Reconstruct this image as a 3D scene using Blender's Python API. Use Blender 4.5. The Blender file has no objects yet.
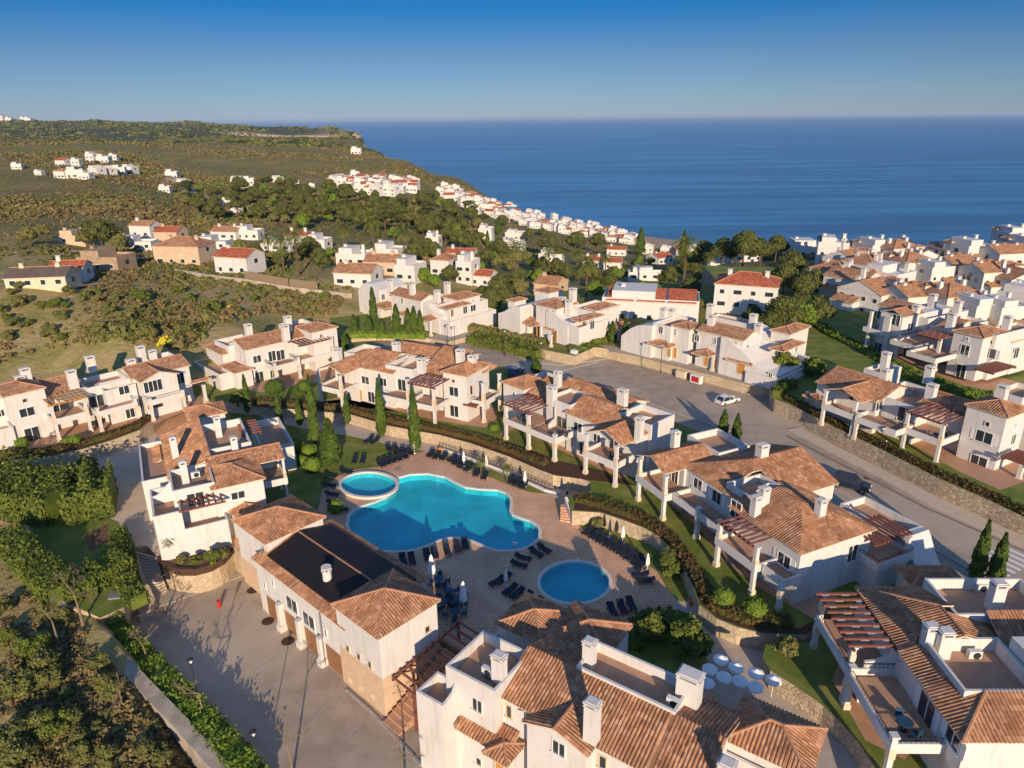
import bpy, math, random
import numpy as np
from mathutils import Vector, Matrix
from mathutils.geometry import tessellate_polygon

# ------------------------------------------------------------------ camera, sky, sun
SC = bpy.context.scene
H = 48.0
F = 710.0
PITCH = math.atan((384 - 118) / F)
ROLL = math.radians(0.62)
cam_d = bpy.data.cameras.new('camera')
cam = bpy.data.objects.new('camera', cam_d)
SC.collection.objects.link(cam)
SC.camera = cam
cam_d.sensor_width = 36.0
cam_d.lens = 36.0 * F / 1024.0
cam_d.clip_start = 0.5
cam_d.clip_end = 200000.0
fw = np.array([0, math.cos(PITCH), -math.sin(PITCH)])
r0 = np.array([1.0, 0, 0])
u0_ = np.array([0, math.sin(PITCH), math.cos(PITCH)])
up = u0_ * math.cos(ROLL) + r0 * math.sin(ROLL)
rt = r0 * math.cos(ROLL) - u0_ * math.sin(ROLL)
cam.matrix_world = Matrix(((rt[0], up[0], -fw[0], 0), (rt[1], up[1], -fw[1], 0), (rt[2], up[2], -fw[2], H), (0, 0, 0, 1)))

SUN_EL = math.radians(16.0)
SUN_AZ = math.radians(-81.0)          # direction towards the sun in the ground plane, measured from +X
sdir = Vector((math.cos(SUN_AZ) * math.cos(SUN_EL), math.sin(SUN_AZ) * math.cos(SUN_EL), math.sin(SUN_EL)))
W = bpy.data.worlds.new('World')
SC.world = W
W.use_nodes = True
wn = W.node_tree
bg = wn.nodes['Background']
sky = wn.nodes.new('ShaderNodeTexSky')
sky.sky_type = 'NISHITA'
sky.sun_disc = False
sky.sun_elevation = SUN_EL
sky.sun_rotation = math.atan2(sdir.x, sdir.y)
sky.altitude = 100
sky.air_density = 1.0
sky.dust_density = 0.0
sky.ozone_density = 3.0
# clear deep blue evening sky: cooler towards the zenith, grey blue at the horizon
tcw = wn.nodes.new('ShaderNodeTexCoord')
sxw = wn.nodes.new('ShaderNodeSeparateXYZ')
wn.links.new(tcw.outputs['Generated'], sxw.inputs[0])
rw = wn.nodes.new('ShaderNodeValToRGB')
ew = rw.color_ramp.elements
ew[0].position, ew[0].color = 0.0, (0.16, 0.22, 0.42, 1)
ew[1].position, ew[1].color = 1.0, (0.80, 0.82, 0.90, 1)
for p_, c_ in ((0.03, (0.15, 0.21, 0.36, 1)), (0.075, (0.12, 0.18, 0.30, 1)), (0.13, (0.024, 0.15, 0.30, 1)), (0.22, (0.10, 0.24, 0.42, 1)), (0.4, (0.62, 0.72, 0.90, 1))):
    k_ = ew.new(p_)
    k_.color = c_
wn.links.new(sxw.outputs['Z'], rw.inputs['Fac'])
mw = wn.nodes.new('ShaderNodeVectorMath')
mw.operation = 'MULTIPLY'
wn.links.new(sky.outputs[0], mw.inputs[0])
wn.links.new(rw.outputs['Color'], mw.inputs[1])
wn.links.new(mw.outputs[0], bg.inputs[0])
bg.inputs[1].default_value = 0.15
sl = bpy.data.lights.new('sun', 'SUN')
sl.energy = 3.9
sl.angle = math.radians(0.5)
sl.color = (1.0, 0.79, 0.56)
so = bpy.data.objects.new('sun', sl)
SC.collection.objects.link(so)
so.rotation_euler = sdir.to_track_quat('Z', 'Y').to_euler()
SC.view_settings.view_transform = 'Standard'
SC.view_settings.look = 'None'
SC.view_settings.exposure = 0.56
SC.view_settings.gamma = 1.0
SC.view_settings.use_curve_mapping = False
SC.cycles.max_bounces = 5
SC.cycles.diffuse_bounces = 3
SC.cycles.transparent_max_bounces = 12
SC.cycles.volume_bounces = 0

rng = random.Random(7)
nr = np.random.RandomState(5)


# ------------------------------------------------------------------ measuring: a photo point to a place at a known height
def ray(px, py):
    return fw + rt * ((px - 512) / F) + up * ((384 - py) / F)


def P(px, py, z=0.0):
    d = ray(px, py)
    t = (z - H) / d[2]
    return (d[0] * t, d[1] * t, z)


# ------------------------------------------------------------------ materials
MATS = {}


def mat(name, col, rough=0.8, col2=None, scale=3.0, bump=0.0, bscale=None, metal=0.0, detail=4.0, spec=0.3, col3=None, scale3=0.3, lo=0.35, hi=0.65, coord='Object', f3=(0.45, 0.65)):
    m = bpy.data.materials.new(name)
    m.use_nodes = True
    nt = m.node_tree
    b = nt.nodes['Principled BSDF']
    b.inputs['Roughness'].default_value = rough
    b.inputs['Metallic'].default_value = metal
    b.inputs['Specular IOR Level'].default_value = spec
    b.inputs['Base Color'].default_value = (*col, 1)
    if col2 or bump:
        tc = nt.nodes.new('ShaderNodeTexCoord') if coord != 'World' else nt.nodes.new('ShaderNodeNewGeometry')
        out = tc.outputs[coord] if coord != 'World' else tc.outputs['Position']
    if col2:
        n = nt.nodes.new('ShaderNodeTexNoise')
        n.inputs['Scale'].default_value = scale
        n.inputs['Detail'].default_value = detail
        n.inputs['Roughness'].default_value = 0.65
        nt.links.new(out, n.inputs['Vector'])
        r = nt.nodes.new('ShaderNodeValToRGB')
        r.color_ramp.elements[0].position = lo
        r.color_ramp.elements[0].color = (*col, 1)
        r.color_ramp.elements[1].position = hi
        r.color_ramp.elements[1].color = (*col2, 1)
        nt.links.new(n.outputs['Fac'], r.inputs['Fac'])
        last = r.outputs['Color']
        if col3:
            n3 = nt.nodes.new('ShaderNodeTexNoise')
            n3.inputs['Scale'].default_value = scale3
            n3.inputs['Detail'].default_value = 3
            nt.links.new(out, n3.inputs['Vector'])
            r3 = nt.nodes.new('ShaderNodeMapRange')
            r3.inputs['From Min'].default_value = f3[0]
            r3.inputs['From Max'].default_value = f3[1]
            nt.links.new(n3.outputs['Fac'], r3.inputs['Value'])
            mx = nt.nodes.new('ShaderNodeMix')
            mx.data_type = 'RGBA'
            nt.links.new(r3.outputs['Result'], mx.inputs['Factor'])
            nt.links.new(last, mx.inputs['A'])
            mx.inputs['B'].default_value = (*col3, 1)
            last = mx.outputs['Result']
        nt.links.new(last, b.inputs['Base Color'])
    if bump:
        nb = nt.nodes.new('ShaderNodeTexNoise')
        nb.inputs['Scale'].default_value = bscale or scale
        nb.inputs['Detail'].default_value = 5
        nt.links.new(out, nb.inputs['Vector'])
        bp = nt.nodes.new('ShaderNodeBump')
        bp.inputs['Strength'].default_value = 0.6
        bp.inputs['Distance'].default_value = bump
        nt.links.new(nb.outputs['Fac'], bp.inputs['Height'])
        nt.links.new(bp.outputs['Normal'], b.inputs['Normal'])
    MATS[name] = m
    return m


def leafmat(name, a, b_, c, scale=1.2):
    m = mat(name, a, rough=0.75, col2=b_, scale=scale, spec=0.15, detail=2, col3=c, scale3=0.5)
    return m


mat('stucco', (0.66, 0.635, 0.60), 0.9, (0.60, 0.565, 0.515), 0.6, bump=0.01, bscale=30, lo=0.45, hi=0.8, col3=(0.55, 0.49, 0.42), scale3=1.7, f3=(0.52, 0.80))
_nt = MATS['stucco'].node_tree          # rain streaks run down the render
_ns = [n for n in _nt.nodes if n.type == 'TEX_NOISE' and abs(n.inputs['Scale'].default_value - 1.7) < 1e-4][0]
_mp = _nt.nodes.new('ShaderNodeMapping')
_mp.inputs['Scale'].default_value = (1.3, 1.3, 0.16)
_src = _ns.inputs['Vector'].links[0].from_socket
_nt.links.new(_src, _mp.inputs['Vector'])
_nt.links.new(_mp.outputs[0], _ns.inputs['Vector'])
_ns.inputs['Detail'].default_value = 5
mat('ochre', (0.64, 0.47, 0.31), 0.9, (0.56, 0.39, 0.25), 1.2)
mat('cream', (0.70, 0.58, 0.42), 0.9, (0.62, 0.50, 0.35), 1.5)
mat('terrace_tile', (0.50, 0.30, 0.19), 0.8, (0.42, 0.245, 0.15), 1.0)
mat('patio_tile', (0.54, 0.31, 0.19), 0.8, (0.46, 0.26, 0.16), 1.0)
mat('glass', (0.03, 0.04, 0.05), 0.08, spec=0.8)
mat('frame_white', (0.75, 0.74, 0.70), 0.6)
mat('garage_door', (0.30, 0.15, 0.07), 0.6, (0.24, 0.12, 0.055), 3)
mat('wood_red', (0.24, 0.085, 0.055), 0.6, (0.17, 0.06, 0.04), 4)
mat('awning', (0.52, 0.44, 0.38), 0.8, (0.42, 0.34, 0.30), 5)
mat('wood_gold', (0.50, 0.24, 0.06), 0.6)
mat('dark_metal', (0.03, 0.03, 0.035), 0.5)
mat('grey_metal', (0.35, 0.36, 0.38), 0.4, metal=0.5)
mat('canvas', (0.82, 0.80, 0.76), 0.8)
mat('canvas_dark', (0.04, 0.045, 0.05), 0.8)
mat('lounger_fabric', (0.012, 0.018, 0.035), 0.7)
mat('chair_blue', (0.02, 0.07, 0.12), 0.7)
mat('plastic_white', (0.78, 0.78, 0.76), 0.5)
mat('asphalt', (0.43, 0.345, 0.26), 0.9, (0.32, 0.255, 0.19), 0.5, bump=0.006, bscale=25, col3=(0.50, 0.405, 0.30), scale3=0.06)
mat('pavement', (0.42, 0.36, 0.29), 0.9, (0.34, 0.29, 0.23), 1.5)
mat('kerb', (0.40, 0.37, 0.33), 0.9, (0.33, 0.30, 0.27), 2)
mat('paint_white', (0.75, 0.74, 0.70), 0.8)
mat('plaza_paving', (0.56, 0.44, 0.32), 0.9, (0.48, 0.37, 0.26), 0.5, col3=(0.60, 0.49, 0.37), scale3=0.15)
mat('path_paving', (0.54, 0.44, 0.35), 0.9, (0.46, 0.37, 0.29), 1.2)
mat('dirt', (0.20, 0.11, 0.06), 0.95, (0.12, 0.07, 0.04), 1.5, bump=0.05)
mat('mulch', (0.10, 0.055, 0.03), 0.95, (0.055, 0.03, 0.02), 2.5, bump=0.06)
mat('lawn', (0.16, 0.20, 0.03), 0.9, (0.11, 0.155, 0.022), 1.0, bump=0.03, bscale=20, col3=(0.24, 0.23, 0.055), scale3=0.35)
mat('lawn_dry', (0.24, 0.20, 0.05), 0.9, (0.17, 0.15, 0.035), 0.6, bump=0.03, bscale=20, col3=(0.10, 0.14, 0.02), scale3=0.2)
mat('pool_rim', (0.72, 0.66, 0.56), 0.7, (0.62, 0.56, 0.47), 4)
mat('car_white', (0.75, 0.75, 0.75), 0.25, spec=0.6)
mat('car_blue', (0.04, 0.12, 0.28), 0.25, spec=0.6)
mat('car_dark', (0.01, 0.02, 0.05), 0.25, spec=0.6)
mat('tyre', (0.02, 0.02, 0.02), 0.8)
mat('ac_white', (0.65, 0.65, 0.62), 0.5)
mat('trunk', (0.16, 0.10, 0.06), 0.95, (0.09, 0.06, 0.04), 4)
mat('twig', (0.26, 0.19, 0.12), 0.9, (0.18, 0.13, 0.08), 3)
mat('red_paint', (0.45, 0.03, 0.03), 0.6)
mat('green_cloth', (0.02, 0.20, 0.14), 0.8)
mat('orange_clay', (0.55, 0.16, 0.04), 0.8)
leafmat('leaf_cypress', (0.055, 0.095, 0.016), (0.095, 0.135, 0.022), (0.035, 0.065, 0.015))
leafmat('leaf_bright', (0.13, 0.20, 0.022), (0.09, 0.15, 0.018), (0.17, 0.23, 0.035))
leafmat('leaf_tree', (0.085, 0.10, 0.025), (0.13, 0.135, 0.035), (0.055, 0.07, 0.02))
leafmat('leaf_pine', (0.040, 0.060, 0.016), (0.075, 0.090, 0.022), (0.025, 0.040, 0.012))
leafmat('leaf_olive', (0.17, 0.165, 0.05), (0.12, 0.13, 0.04), (0.22, 0.19, 0.065))
leafmat('leaf_palm', (0.12, 0.15, 0.03), (0.18, 0.18, 0.04), (0.07, 0.10, 0.02))
leafmat('leaf_hedge', (0.10, 0.135, 0.022), (0.155, 0.18, 0.03), (0.065, 0.095, 0.018))
leafmat('leaf_brown', (0.13, 0.075, 0.03), (0.085, 0.06, 0.02), (0.08, 0.08, 0.02))
leafmat('leaf_scrub', (0.18, 0.14, 0.058), (0.24, 0.175, 0.078), (0.12, 0.105, 0.04), 0.04)
leafmat('leaf_scrub_green', (0.135, 0.145, 0.04), (0.19, 0.185, 0.055), (0.09, 0.10, 0.03), 0.04)
mat('leaf_yellow', (0.5, 0.42, 0.02), 0.8)


def tile_mat():
    m = bpy.data.materials.new('roof_tiles')
    m.use_nodes = True
    nt = m.node_tree
    b = nt.nodes['Principled BSDF']
    b.inputs['Roughness'].default_value = 0.85
    b.inputs['Specular IOR Level'].default_value = 0.2
    uv = nt.nodes.new('ShaderNodeUVMap')
    uv.uv_map = 'UVMap'
    # one colour per tile: brick cells 0.3 x 0.42 m
    mp = nt.nodes.new('ShaderNodeVectorMath')
    mp.operation = 'MULTIPLY'
    mp.inputs[1].default_value = (1 / 0.31, 1 / 0.42, 1)
    nt.links.new(uv.outputs[0], mp.inputs[0])
    fl = nt.nodes.new('ShaderNodeVectorMath')
    fl.operation = 'FLOOR'
    nt.links.new(mp.outputs[0], fl.inputs[0])
    wn_ = nt.nodes.new('ShaderNodeTexWhiteNoise')
    wn_.noise_dimensions = '2D'
    nt.links.new(fl.outputs[0], wn_.inputs['Vector'])
    r = nt.nodes.new('ShaderNodeValToRGB')
    e = r.color_ramp.elements
    e[0].position = 0.0
    e[0].color = (0.30, 0.14, 0.075, 1)
    e[1].position = 1.0
    e[1].color = (0.56, 0.335, 0.20, 1)
    for p, c in ((0.2, (0.38, 0.185, 0.095, 1)), (0.6, (0.44, 0.225, 0.12, 1)), (0.85, (0.50, 0.27, 0.15, 1))):
        k = e.new(p)
        k.color = c
    nt.links.new(wn_.outputs['Value'], r.inputs['Fac'])
    # weather stains
    n = nt.nodes.new('ShaderNodeTexNoise')
    n.inputs['Scale'].default_value = 0.5
    n.inputs['Detail'].default_value = 6
    tc = nt.nodes.new('ShaderNodeTexCoord')
    nt.links.new(tc.outputs['Object'], n.inputs['Vector'])
    mr = nt.nodes.new('ShaderNodeMapRange')
    mr.inputs['From Min'].default_value = 0.35
    mr.inputs['From Max'].default_value = 0.7
    mr.inputs['To Min'].default_value = 1.08
    mr.inputs['To Max'].default_value = 0.80
    nt.links.new(n.outputs['Fac'], mr.inputs['Value'])
    mx = nt.nodes.new('ShaderNodeVectorMath')
    mx.operation = 'SCALE'
    nt.links.new(r.outputs['Color'], mx.inputs[0])
    nt.links.new(mr.outputs['Result'], mx.inputs['Scale'])
    nt.links.new(mx.outputs[0], b.inputs['Base Color'])
    # rounded rows: height from the tile coordinate
    sx = nt.nodes.new('ShaderNodeSeparateXYZ')
    nt.links.new(mp.outputs[0], sx.inputs[0])
    fr = nt.nodes.new('ShaderNodeMath')
    fr.operation = 'PINGPONG'
    fr.inputs[1].default_value = 0.5
    nt.links.new(sx.outputs['X'], fr.inputs[0])
    fy = nt.nodes.new('ShaderNodeMath')
    fy.operation = 'FRACT'
    nt.links.new(sx.outputs['Y'], fy.inputs[0])
    ad = nt.nodes.new('ShaderNodeMath')
    ad.operation = 'MULTIPLY_ADD'
    ad.inputs[1].default_value = 2.2
    nt.links.new(fr.outputs[0], ad.inputs[0])
    nt.links.new(fy.outputs[0], ad.inputs[2])
    bp = nt.nodes.new('ShaderNodeBump')
    bp.inputs['Strength'].default_value = 0.7
    bp.inputs['Distance'].default_value = 0.06
    nt.links.new(ad.outputs[0], bp.inputs['Height'])
    nt.links.new(bp.outputs['Normal'], b.inputs['Normal'])
    MATS['roof_tiles'] = m
    m2 = m.copy()
    m2.name = 'roof_tiles_red'
    for nd in m2.node_tree.nodes:
        if nd.type == 'VALTORGB':
            for el in nd.color_ramp.elements:
                c = el.color
                el.color = (c[0] * 1.0, c[1] * 0.55, c[2] * 0.55, 1)
    MATS['roof_tiles_red'] = m2
    mat('ridge_tile', (0.50, 0.27, 0.15), 0.9, (0.38, 0.18, 0.10), 3)


tile_mat()


def brick_mat(name, c1, c2, mortar, w, h, msize=0.02, bump=0.0, coord='Object', rough=0.9, extra=None):
    m = bpy.data.materials.new(name)
    m.use_nodes = True
    nt = m.node_tree
    b = nt.nodes['Principled BSDF']
    b.inputs['Roughness'].default_value = rough
    b.inputs['Specular IOR Level'].default_value = 0.2
    tc = nt.nodes.new('ShaderNodeUVMap') if coord == 'UV' else nt.nodes.new('ShaderNodeNewGeometry')
    src = tc.outputs[0]
    bt = nt.nodes.new('ShaderNodeTexBrick')
    bt.inputs['Scale'].default_value = 1.0
    bt.inputs['Brick Width'].default_value = w
    bt.inputs['Row Height'].default_value = h
    bt.inputs['Mortar Size'].default_value = msize
    bt.inputs['Color1'].default_value = (*c1, 1)
    bt.inputs['Color2'].default_value = (*c2, 1)
    bt.inputs['Mortar'].default_value = (*mortar, 1)
    nt.links.new(src, bt.inputs['Vector'])
    n = nt.nodes.new('ShaderNodeTexNoise')
    n.inputs['Scale'].default_value = 0.25
    n.inputs['Detail'].default_value = 6
    nt.links.new(src, n.inputs['Vector'])
    mr = nt.nodes.new('ShaderNodeMapRange')
    mr.inputs['From Min'].default_value = 0.3
    mr.inputs['From Max'].default_value = 0.7
    mr.inputs['To Min'].default_value = 0.78
    mr.inputs['To Max'].default_value = 1.15
    nt.links.new(n.outputs['Fac'], mr.inputs['Value'])
    mx = nt.nodes.new('ShaderNodeVectorMath')
    mx.operation = 'SCALE'
    nt.links.new(bt.outputs['Color'], mx.inputs[0])
    nt.links.new(mr.outputs['Result'], mx.inputs['Scale'])
    nt.links.new(mx.outputs[0], b.inputs['Base Color'])
    MATS[name] = m


brick_mat('deck_paving', (0.74, 0.44, 0.27), (0.66, 0.39, 0.235), (0.50, 0.295, 0.18), 0.55, 0.55, 0.035)


def stone_mat(name, ca, cb, cm, scale=2.2):
    m = bpy.data.materials.new(name)
    m.use_nodes = True
    nt = m.node_tree
    b = nt.nodes['Principled BSDF']
    b.inputs['Roughness'].default_value = 0.95
    b.inputs['Specular IOR Level'].default_value = 0.15
    g = nt.nodes.new('ShaderNodeNewGeometry')
    v = nt.nodes.new('ShaderNodeTexVoronoi')
    v.inputs['Scale'].default_value = scale
    nt.links.new(g.outputs['Position'], v.inputs['Vector'])
    v2 = nt.nodes.new('ShaderNodeTexVoronoi')
    v2.feature = 'DISTANCE_TO_EDGE'
    v2.inputs['Scale'].default_value = scale
    nt.links.new(g.outputs['Position'], v2.inputs['Vector'])
    sp = nt.nodes.new('ShaderNodeSeparateColor')
    nt.links.new(v.outputs['Color'], sp.inputs[0])
    r = nt.nodes.new('ShaderNodeValToRGB')
    r.color_ramp.elements[0].color = (*ca, 1)
    r.color_ramp.elements[1].color = (*cb, 1)
    nt.links.new(sp.outputs[0], r.inputs['Fac'])
    mr = nt.nodes.new('ShaderNodeMapRange')
    mr.inputs['From Min'].default_value = 0.0
    mr.inputs['From Max'].default_value = 0.09
    nt.links.new(v2.outputs['Distance'], mr.inputs['Value'])
    mx = nt.nodes.new('ShaderNodeMix')
    mx.data_type = 'RGBA'
    nt.links.new(mr.outputs['Result'], mx.inputs['Factor'])
    mx.inputs['A'].default_value = (*cm, 1)
    nt.links.new(r.outputs['Color'], mx.inputs['B'])
    nt.links.new(mx.outputs['Result'], b.inputs['Base Color'])
    bp = nt.nodes.new('ShaderNodeBump')
    bp.inputs['Strength'].default_value = 0.7
    bp.inputs['Distance'].default_value = 0.05
    nt.links.new(mr.outputs['Result'], bp.inputs['Height'])
    nt.links.new(bp.outputs['Normal'], b.inputs['Normal'])
    MATS[name] = m


stone_mat('stone_wall', (0.40, 0.30, 0.19), (0.60, 0.50, 0.36), (0.30, 0.23, 0.16))
stone_mat('stone_wall_plain', (0.46, 0.36, 0.24), (0.56, 0.45, 0.31), (0.42, 0.33, 0.22), 1.2)


def water_mat(name, tint, rough=0.02, bump=0.02, scale=1.2):
    m = bpy.data.materials.new(name)
    m.use_nodes = True
    nt = m.node_tree
    nt.nodes.remove(nt.nodes['Principled BSDF'])
    out = nt.nodes['Material Output']
    tr = nt.nodes.new('ShaderNodeBsdfTransparent')
    tr.inputs[0].default_value = (*tint, 1)
    gl = nt.nodes.new('ShaderNodeBsdfGlossy')
    gl.inputs['Roughness'].default_value = rough
    fr = nt.nodes.new('ShaderNodeFresnel')
    fr.inputs['IOR'].default_value = 1.33
    n = nt.nodes.new('ShaderNodeTexNoise')
    n.inputs['Scale'].default_value = scale
    n.inputs['Detail'].default_value = 4
    g = nt.nodes.new('ShaderNodeNewGeometry')
    nt.links.new(g.outputs['Position'], n.inputs['Vector'])
    bp = nt.nodes.new('ShaderNodeBump')
    bp.inputs['Distance'].default_value = bump
    nt.links.new(n.outputs['Fac'], bp.inputs['Height'])
    nt.links.new(bp.outputs['Normal'], gl.inputs['Normal'])
    nt.links.new(bp.outputs['Normal'], fr.inputs['Normal'])
    mx = nt.nodes.new('ShaderNodeMixShader')
    inv = nt.nodes.new('ShaderNodeMath')          # no total reflection seen from below the flat sheet
    inv.operation = 'SUBTRACT'
    inv.inputs[0].default_value = 1.0
    nt.links.new(g.outputs['Backfacing'], inv.inputs[1])
    mu = nt.nodes.new('ShaderNodeMath')
    mu.operation = 'MULTIPLY'
    nt.links.new(fr.outputs[0], mu.inputs[0])
    nt.links.new(inv.outputs[0], mu.inputs[1])
    nt.links.new(mu.outputs[0], mx.inputs[0])
    nt.links.new(tr.outputs[0], mx.inputs[1])
    nt.links.new(gl.outputs[0], mx.inputs[2])
    nt.links.new(mx.outputs[0], out.inputs['Surface'])
    MATS[name] = m


water_mat('pool_water', (0.60, 0.93, 0.97))
water_mat('pool_water_shallow', (0.72, 0.93, 0.95))
brick_mat('pool_tiles', (0.05, 0.52, 0.59), (0.045, 0.485, 0.57), (0.035, 0.42, 0.50), 0.4, 0.4, 0.03)
brick_mat('solar_mat', (0.010, 0.009, 0.010), (0.014, 0.011, 0.011), (0.028, 0.022, 0.022), 0.5, 0.14, 0.03, coord='UV', rough=0.6)


# ------------------------------------------------------------------ mesh builder
class MB:
    def __init__(s):
        s.v, s.f, s.m, s.uv = [], [], [], []

    def face(s, pts, mi=0, uv=None):
        k = len(s.v)
        s.v += [tuple(p) for p in pts]
        s.f.append(list(range(k, k + len(pts))))
        s.m.append(mi)
        s.uv.append(uv if uv else [(0, 0)] * len(pts))

    def poly_uv(s, pts, mi=0, off=0.0, base=None):
        """face whose first edge runs along the eave; uv in metres"""
        a, b = (Vector(base[0]), Vector(base[1])) if base else (Vector(pts[0]), Vector(pts[1]))
        u = (b - a).normalized()
        n = Vector((0, 0, 0))
        for i in range(len(pts)):
            p, q = Vector(pts[i]), Vector(pts[(i + 1) % len(pts)])
            n += p.cross(q)
        n.normalize()
        w = n.cross(u)
        s.face(pts, mi, [((Vector(p) - a).dot(u) + off, (Vector(p) - a).dot(w)) for p in pts])

    def box(s, x0, x1, y0, y1, z0, z1, mi=0, bottom=True):
        c = [(x0, y0, z0), (x1, y0, z0), (x1, y1, z0), (x0, y1, z0), (x0, y0, z1), (x1, y0, z1), (x1, y1, z1), (x0, y1, z1)]
        fs = [(0, 1, 5, 4), (1, 2, 6, 5), (2, 3, 7, 6), (3, 0, 4, 7), (4, 5, 6, 7)]
        if bottom:
            fs.append((3, 2, 1, 0))
        k = len(s.v)
        s.v += c
        for f in fs:
            s.f.append([k + i for i in f])
            s.m.append(mi)
            s.uv.append([(0, 0)] * 4)

    def bar(s, a, b, w, h=None, mi=0):
        """box beam from a to b"""
        a, b = Vector(a), Vector(b)
        d = (b - a)
        if d.length < 1e-6:
            return
        d.normalize()
        h = h or w
        z = Vector((0, 0, 1)) if abs(d.z) < 0.95 else Vector((1, 0, 0))
        sd = d.cross(z).normalized() * w / 2
        u = sd.cross(d).normalized() * h / 2
        q = [a - sd - u, a + sd - u, a + sd + u, a - sd + u, b - sd - u, b + sd - u, b + sd + u, b - sd + u]
        k = len(s.v)
        s.v += [tuple(p) for p in q]
        for f in ((0, 1, 2, 3), (7, 6, 5, 4), (0, 4, 5, 1), (1, 5, 6, 2), (2, 6, 7, 3), (3, 7, 4, 0)):
            s.f.append([k + i for i in f])
            s.m.append(mi)
            s.uv.append([(0, 0)] * 4)

    def tube(s, a, b, r1, r2=None, n=8, mi=0, cap=True):
        a, b = Vector(a), Vector(b)
        r2 = r1 if r2 is None else r2
        d = (b - a).normalized()
        z = Vector((0, 0, 1)) if abs(d.z) < 0.9 else Vector((1, 0, 0))
        x = d.cross(z).normalized()
        y = d.cross(x)
        k = len(s.v)
        for c, r in ((a, r1), (b, r2)):
            for i in range(n):
                t = 2 * math.pi * i / n
                s.v.append(tuple(c + x * (math.cos(t) * r) + y * (math.sin(t) * r)))
        for i in range(n):
            j = (i + 1) % n
            s.f.append([k + i, k + j, k + n + j, k + n + i])
            s.m.append(mi)
            s.uv.append([(0, 0)] * 4)
        if cap:
            s.f.append([k + n + i for i in range(n)])
            s.m.append(mi)
            s.uv.append([(0, 0)] * n)
            s.f.append([k + i for i in range(n)][::-1])
            s.m.append(mi)
            s.uv.append([(0, 0)] * n)

    def prism(s, pts, z0, z1, mi=0, top=None, bottom=False):
        n = len(pts)
        for i in range(n):
            a, b = pts[i], pts[(i + 1) % n]
            L = math.hypot(b[0] - a[0], b[1] - a[1])
            s.face([(a[0], a[1], z0), (b[0], b[1], z0), (b[0], b[1], z1), (a[0], a[1], z1)], mi, [(0, 0), (L, 0), (L, z1 - z0), (0, z1 - z0)])
        s.cap([(p[0], p[1], z1) for p in pts], mi if top is None else top)
        if bottom:
            s.cap([(p[0], p[1], z0) for p in pts], mi)

    def cap(s, pts, mi=0, holes=()):
        loops = [[Vector(p) for p in pts]] + [[Vector(p) for p in h] for h in holes]
        flat = [p for l in loops for p in l]
        k = len(s.v)
        s.v += [tuple(p) for p in flat]
        for t in tessellate_polygon(loops):
            a, b, c = [flat[i] for i in t]
            n = (b - a).cross(c - a)
            tt = list(t) if n.z > 0 else list(t)[::-1]
            s.f.append([k + i for i in tt])
            s.m.append(mi)
            s.uv.append([(flat[i].x, flat[i].y) for i in tt])

    def build(s, name, mats, parent=None, loc=None, smooth=False, rot=0.0):
        me = bpy.data.meshes.new(name)
        me.from_pydata(s.v, [], s.f)
        if isinstance(mats, str):
            mats = [mats]
        for m in mats:
            me.materials.append(MATS[m])
        me.polygons.foreach_set('material_index', s.m)
        ul = me.uv_layers.new(name='UVMap')
        ul.data.foreach_set('uv', [c for fu in s.uv for p in fu for c in p])
        if smooth:
            me.polygons.foreach_set('use_smooth', [True] * len(s.f))
        me.update()
        o = bpy.data.objects.new(name, me)
        SC.collection.objects.link(o)
        if parent is not None:
            o.parent = parent
        if loc is not None:
            o.location = loc
        if rot:
            o.rotation_euler.z = rot
        return o


def tag(o, label=None, cat=None, group=None, kind=None):
    if label:
        o['label'] = label
    if cat:
        o['category'] = cat
    if group:
        o['group'] = group
    if kind:
        o['kind'] = kind
    return o


def empty(name, loc, rot=0.0):
    o = bpy.data.objects.new(name, None)
    SC.collection.objects.link(o)
    o.location = loc
    o.rotation_euler.z = rot
    o.empty_display_size = 0.5
    return o


def copy_tree(o, loc=None, rot=None, scale=None):
    c = o.copy()
    SC.collection.objects.link(c)
    for ch in [x for x in KIDS.get(o.name, [])]:
        d = ch.copy()
        SC.collection.objects.link(d)
        d.parent = c
        for g in KIDS.get(ch.name, []):
            e = g.copy()
            SC.collection.objects.link(e)
            e.parent = d
    if loc is not None:
        c.location = loc
    if rot is not None:
        c.rotation_euler.z = rot
    if scale is not None:
        c.scale = scale
    return c


KIDS = {}


def register(o):
    for ch in SC.collection.objects:
        if ch.parent == o:
            KIDS.setdefault(o.name, []).append(ch)
            register(ch)


# ------------------------------------------------------------------ roofs
def clip_half(pts, k, c, keep_low):
    out = []
    n = len(pts)
    for i in range(n):
        p, q = pts[i], pts[(i + 1) % n]
        a, b = (p[k] - c), (q[k] - c)
        ina, inb = (a <= 0) == keep_low or a == 0, (b <= 0) == keep_low or b == 0
        if ina:
            out.append(tuple(p))
        if ina != inb and abs(a - b) > 1e-9:
            t = a / (a - b)
            out.append(tuple(p[j] + (q[j] - p[j]) * t for j in range(3)))
    return out if len(out) > 2 else []


def cut_rects(pts, cuts):
    """a roof face minus rectangles (u0, u1, v0, v1)"""
    polys = [[tuple(p) for p in pts]]
    for u0, u1, v0, v1 in cuts:
        nxt = []
        for p in polys:
            xs, ys = [a[0] for a in p], [a[1] for a in p]
            if max(xs) <= u0 or min(xs) >= u1 or max(ys) <= v0 or min(ys) >= v1:
                nxt.append(p)
                continue
            l = clip_half(p, 0, u0, True)
            r = clip_half(p, 0, u1, False)
            mid = clip_half(p, 0, u0, False)
            mid = clip_half(mid, 0, u1, True) if mid else []
            lo = clip_half(mid, 1, v0, True) if mid else []
            hi = clip_half(mid, 1, v1, False) if mid else []
            nxt += [q for q in (l, r, lo, hi) if q]
        polys = nxt
    return polys


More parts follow.
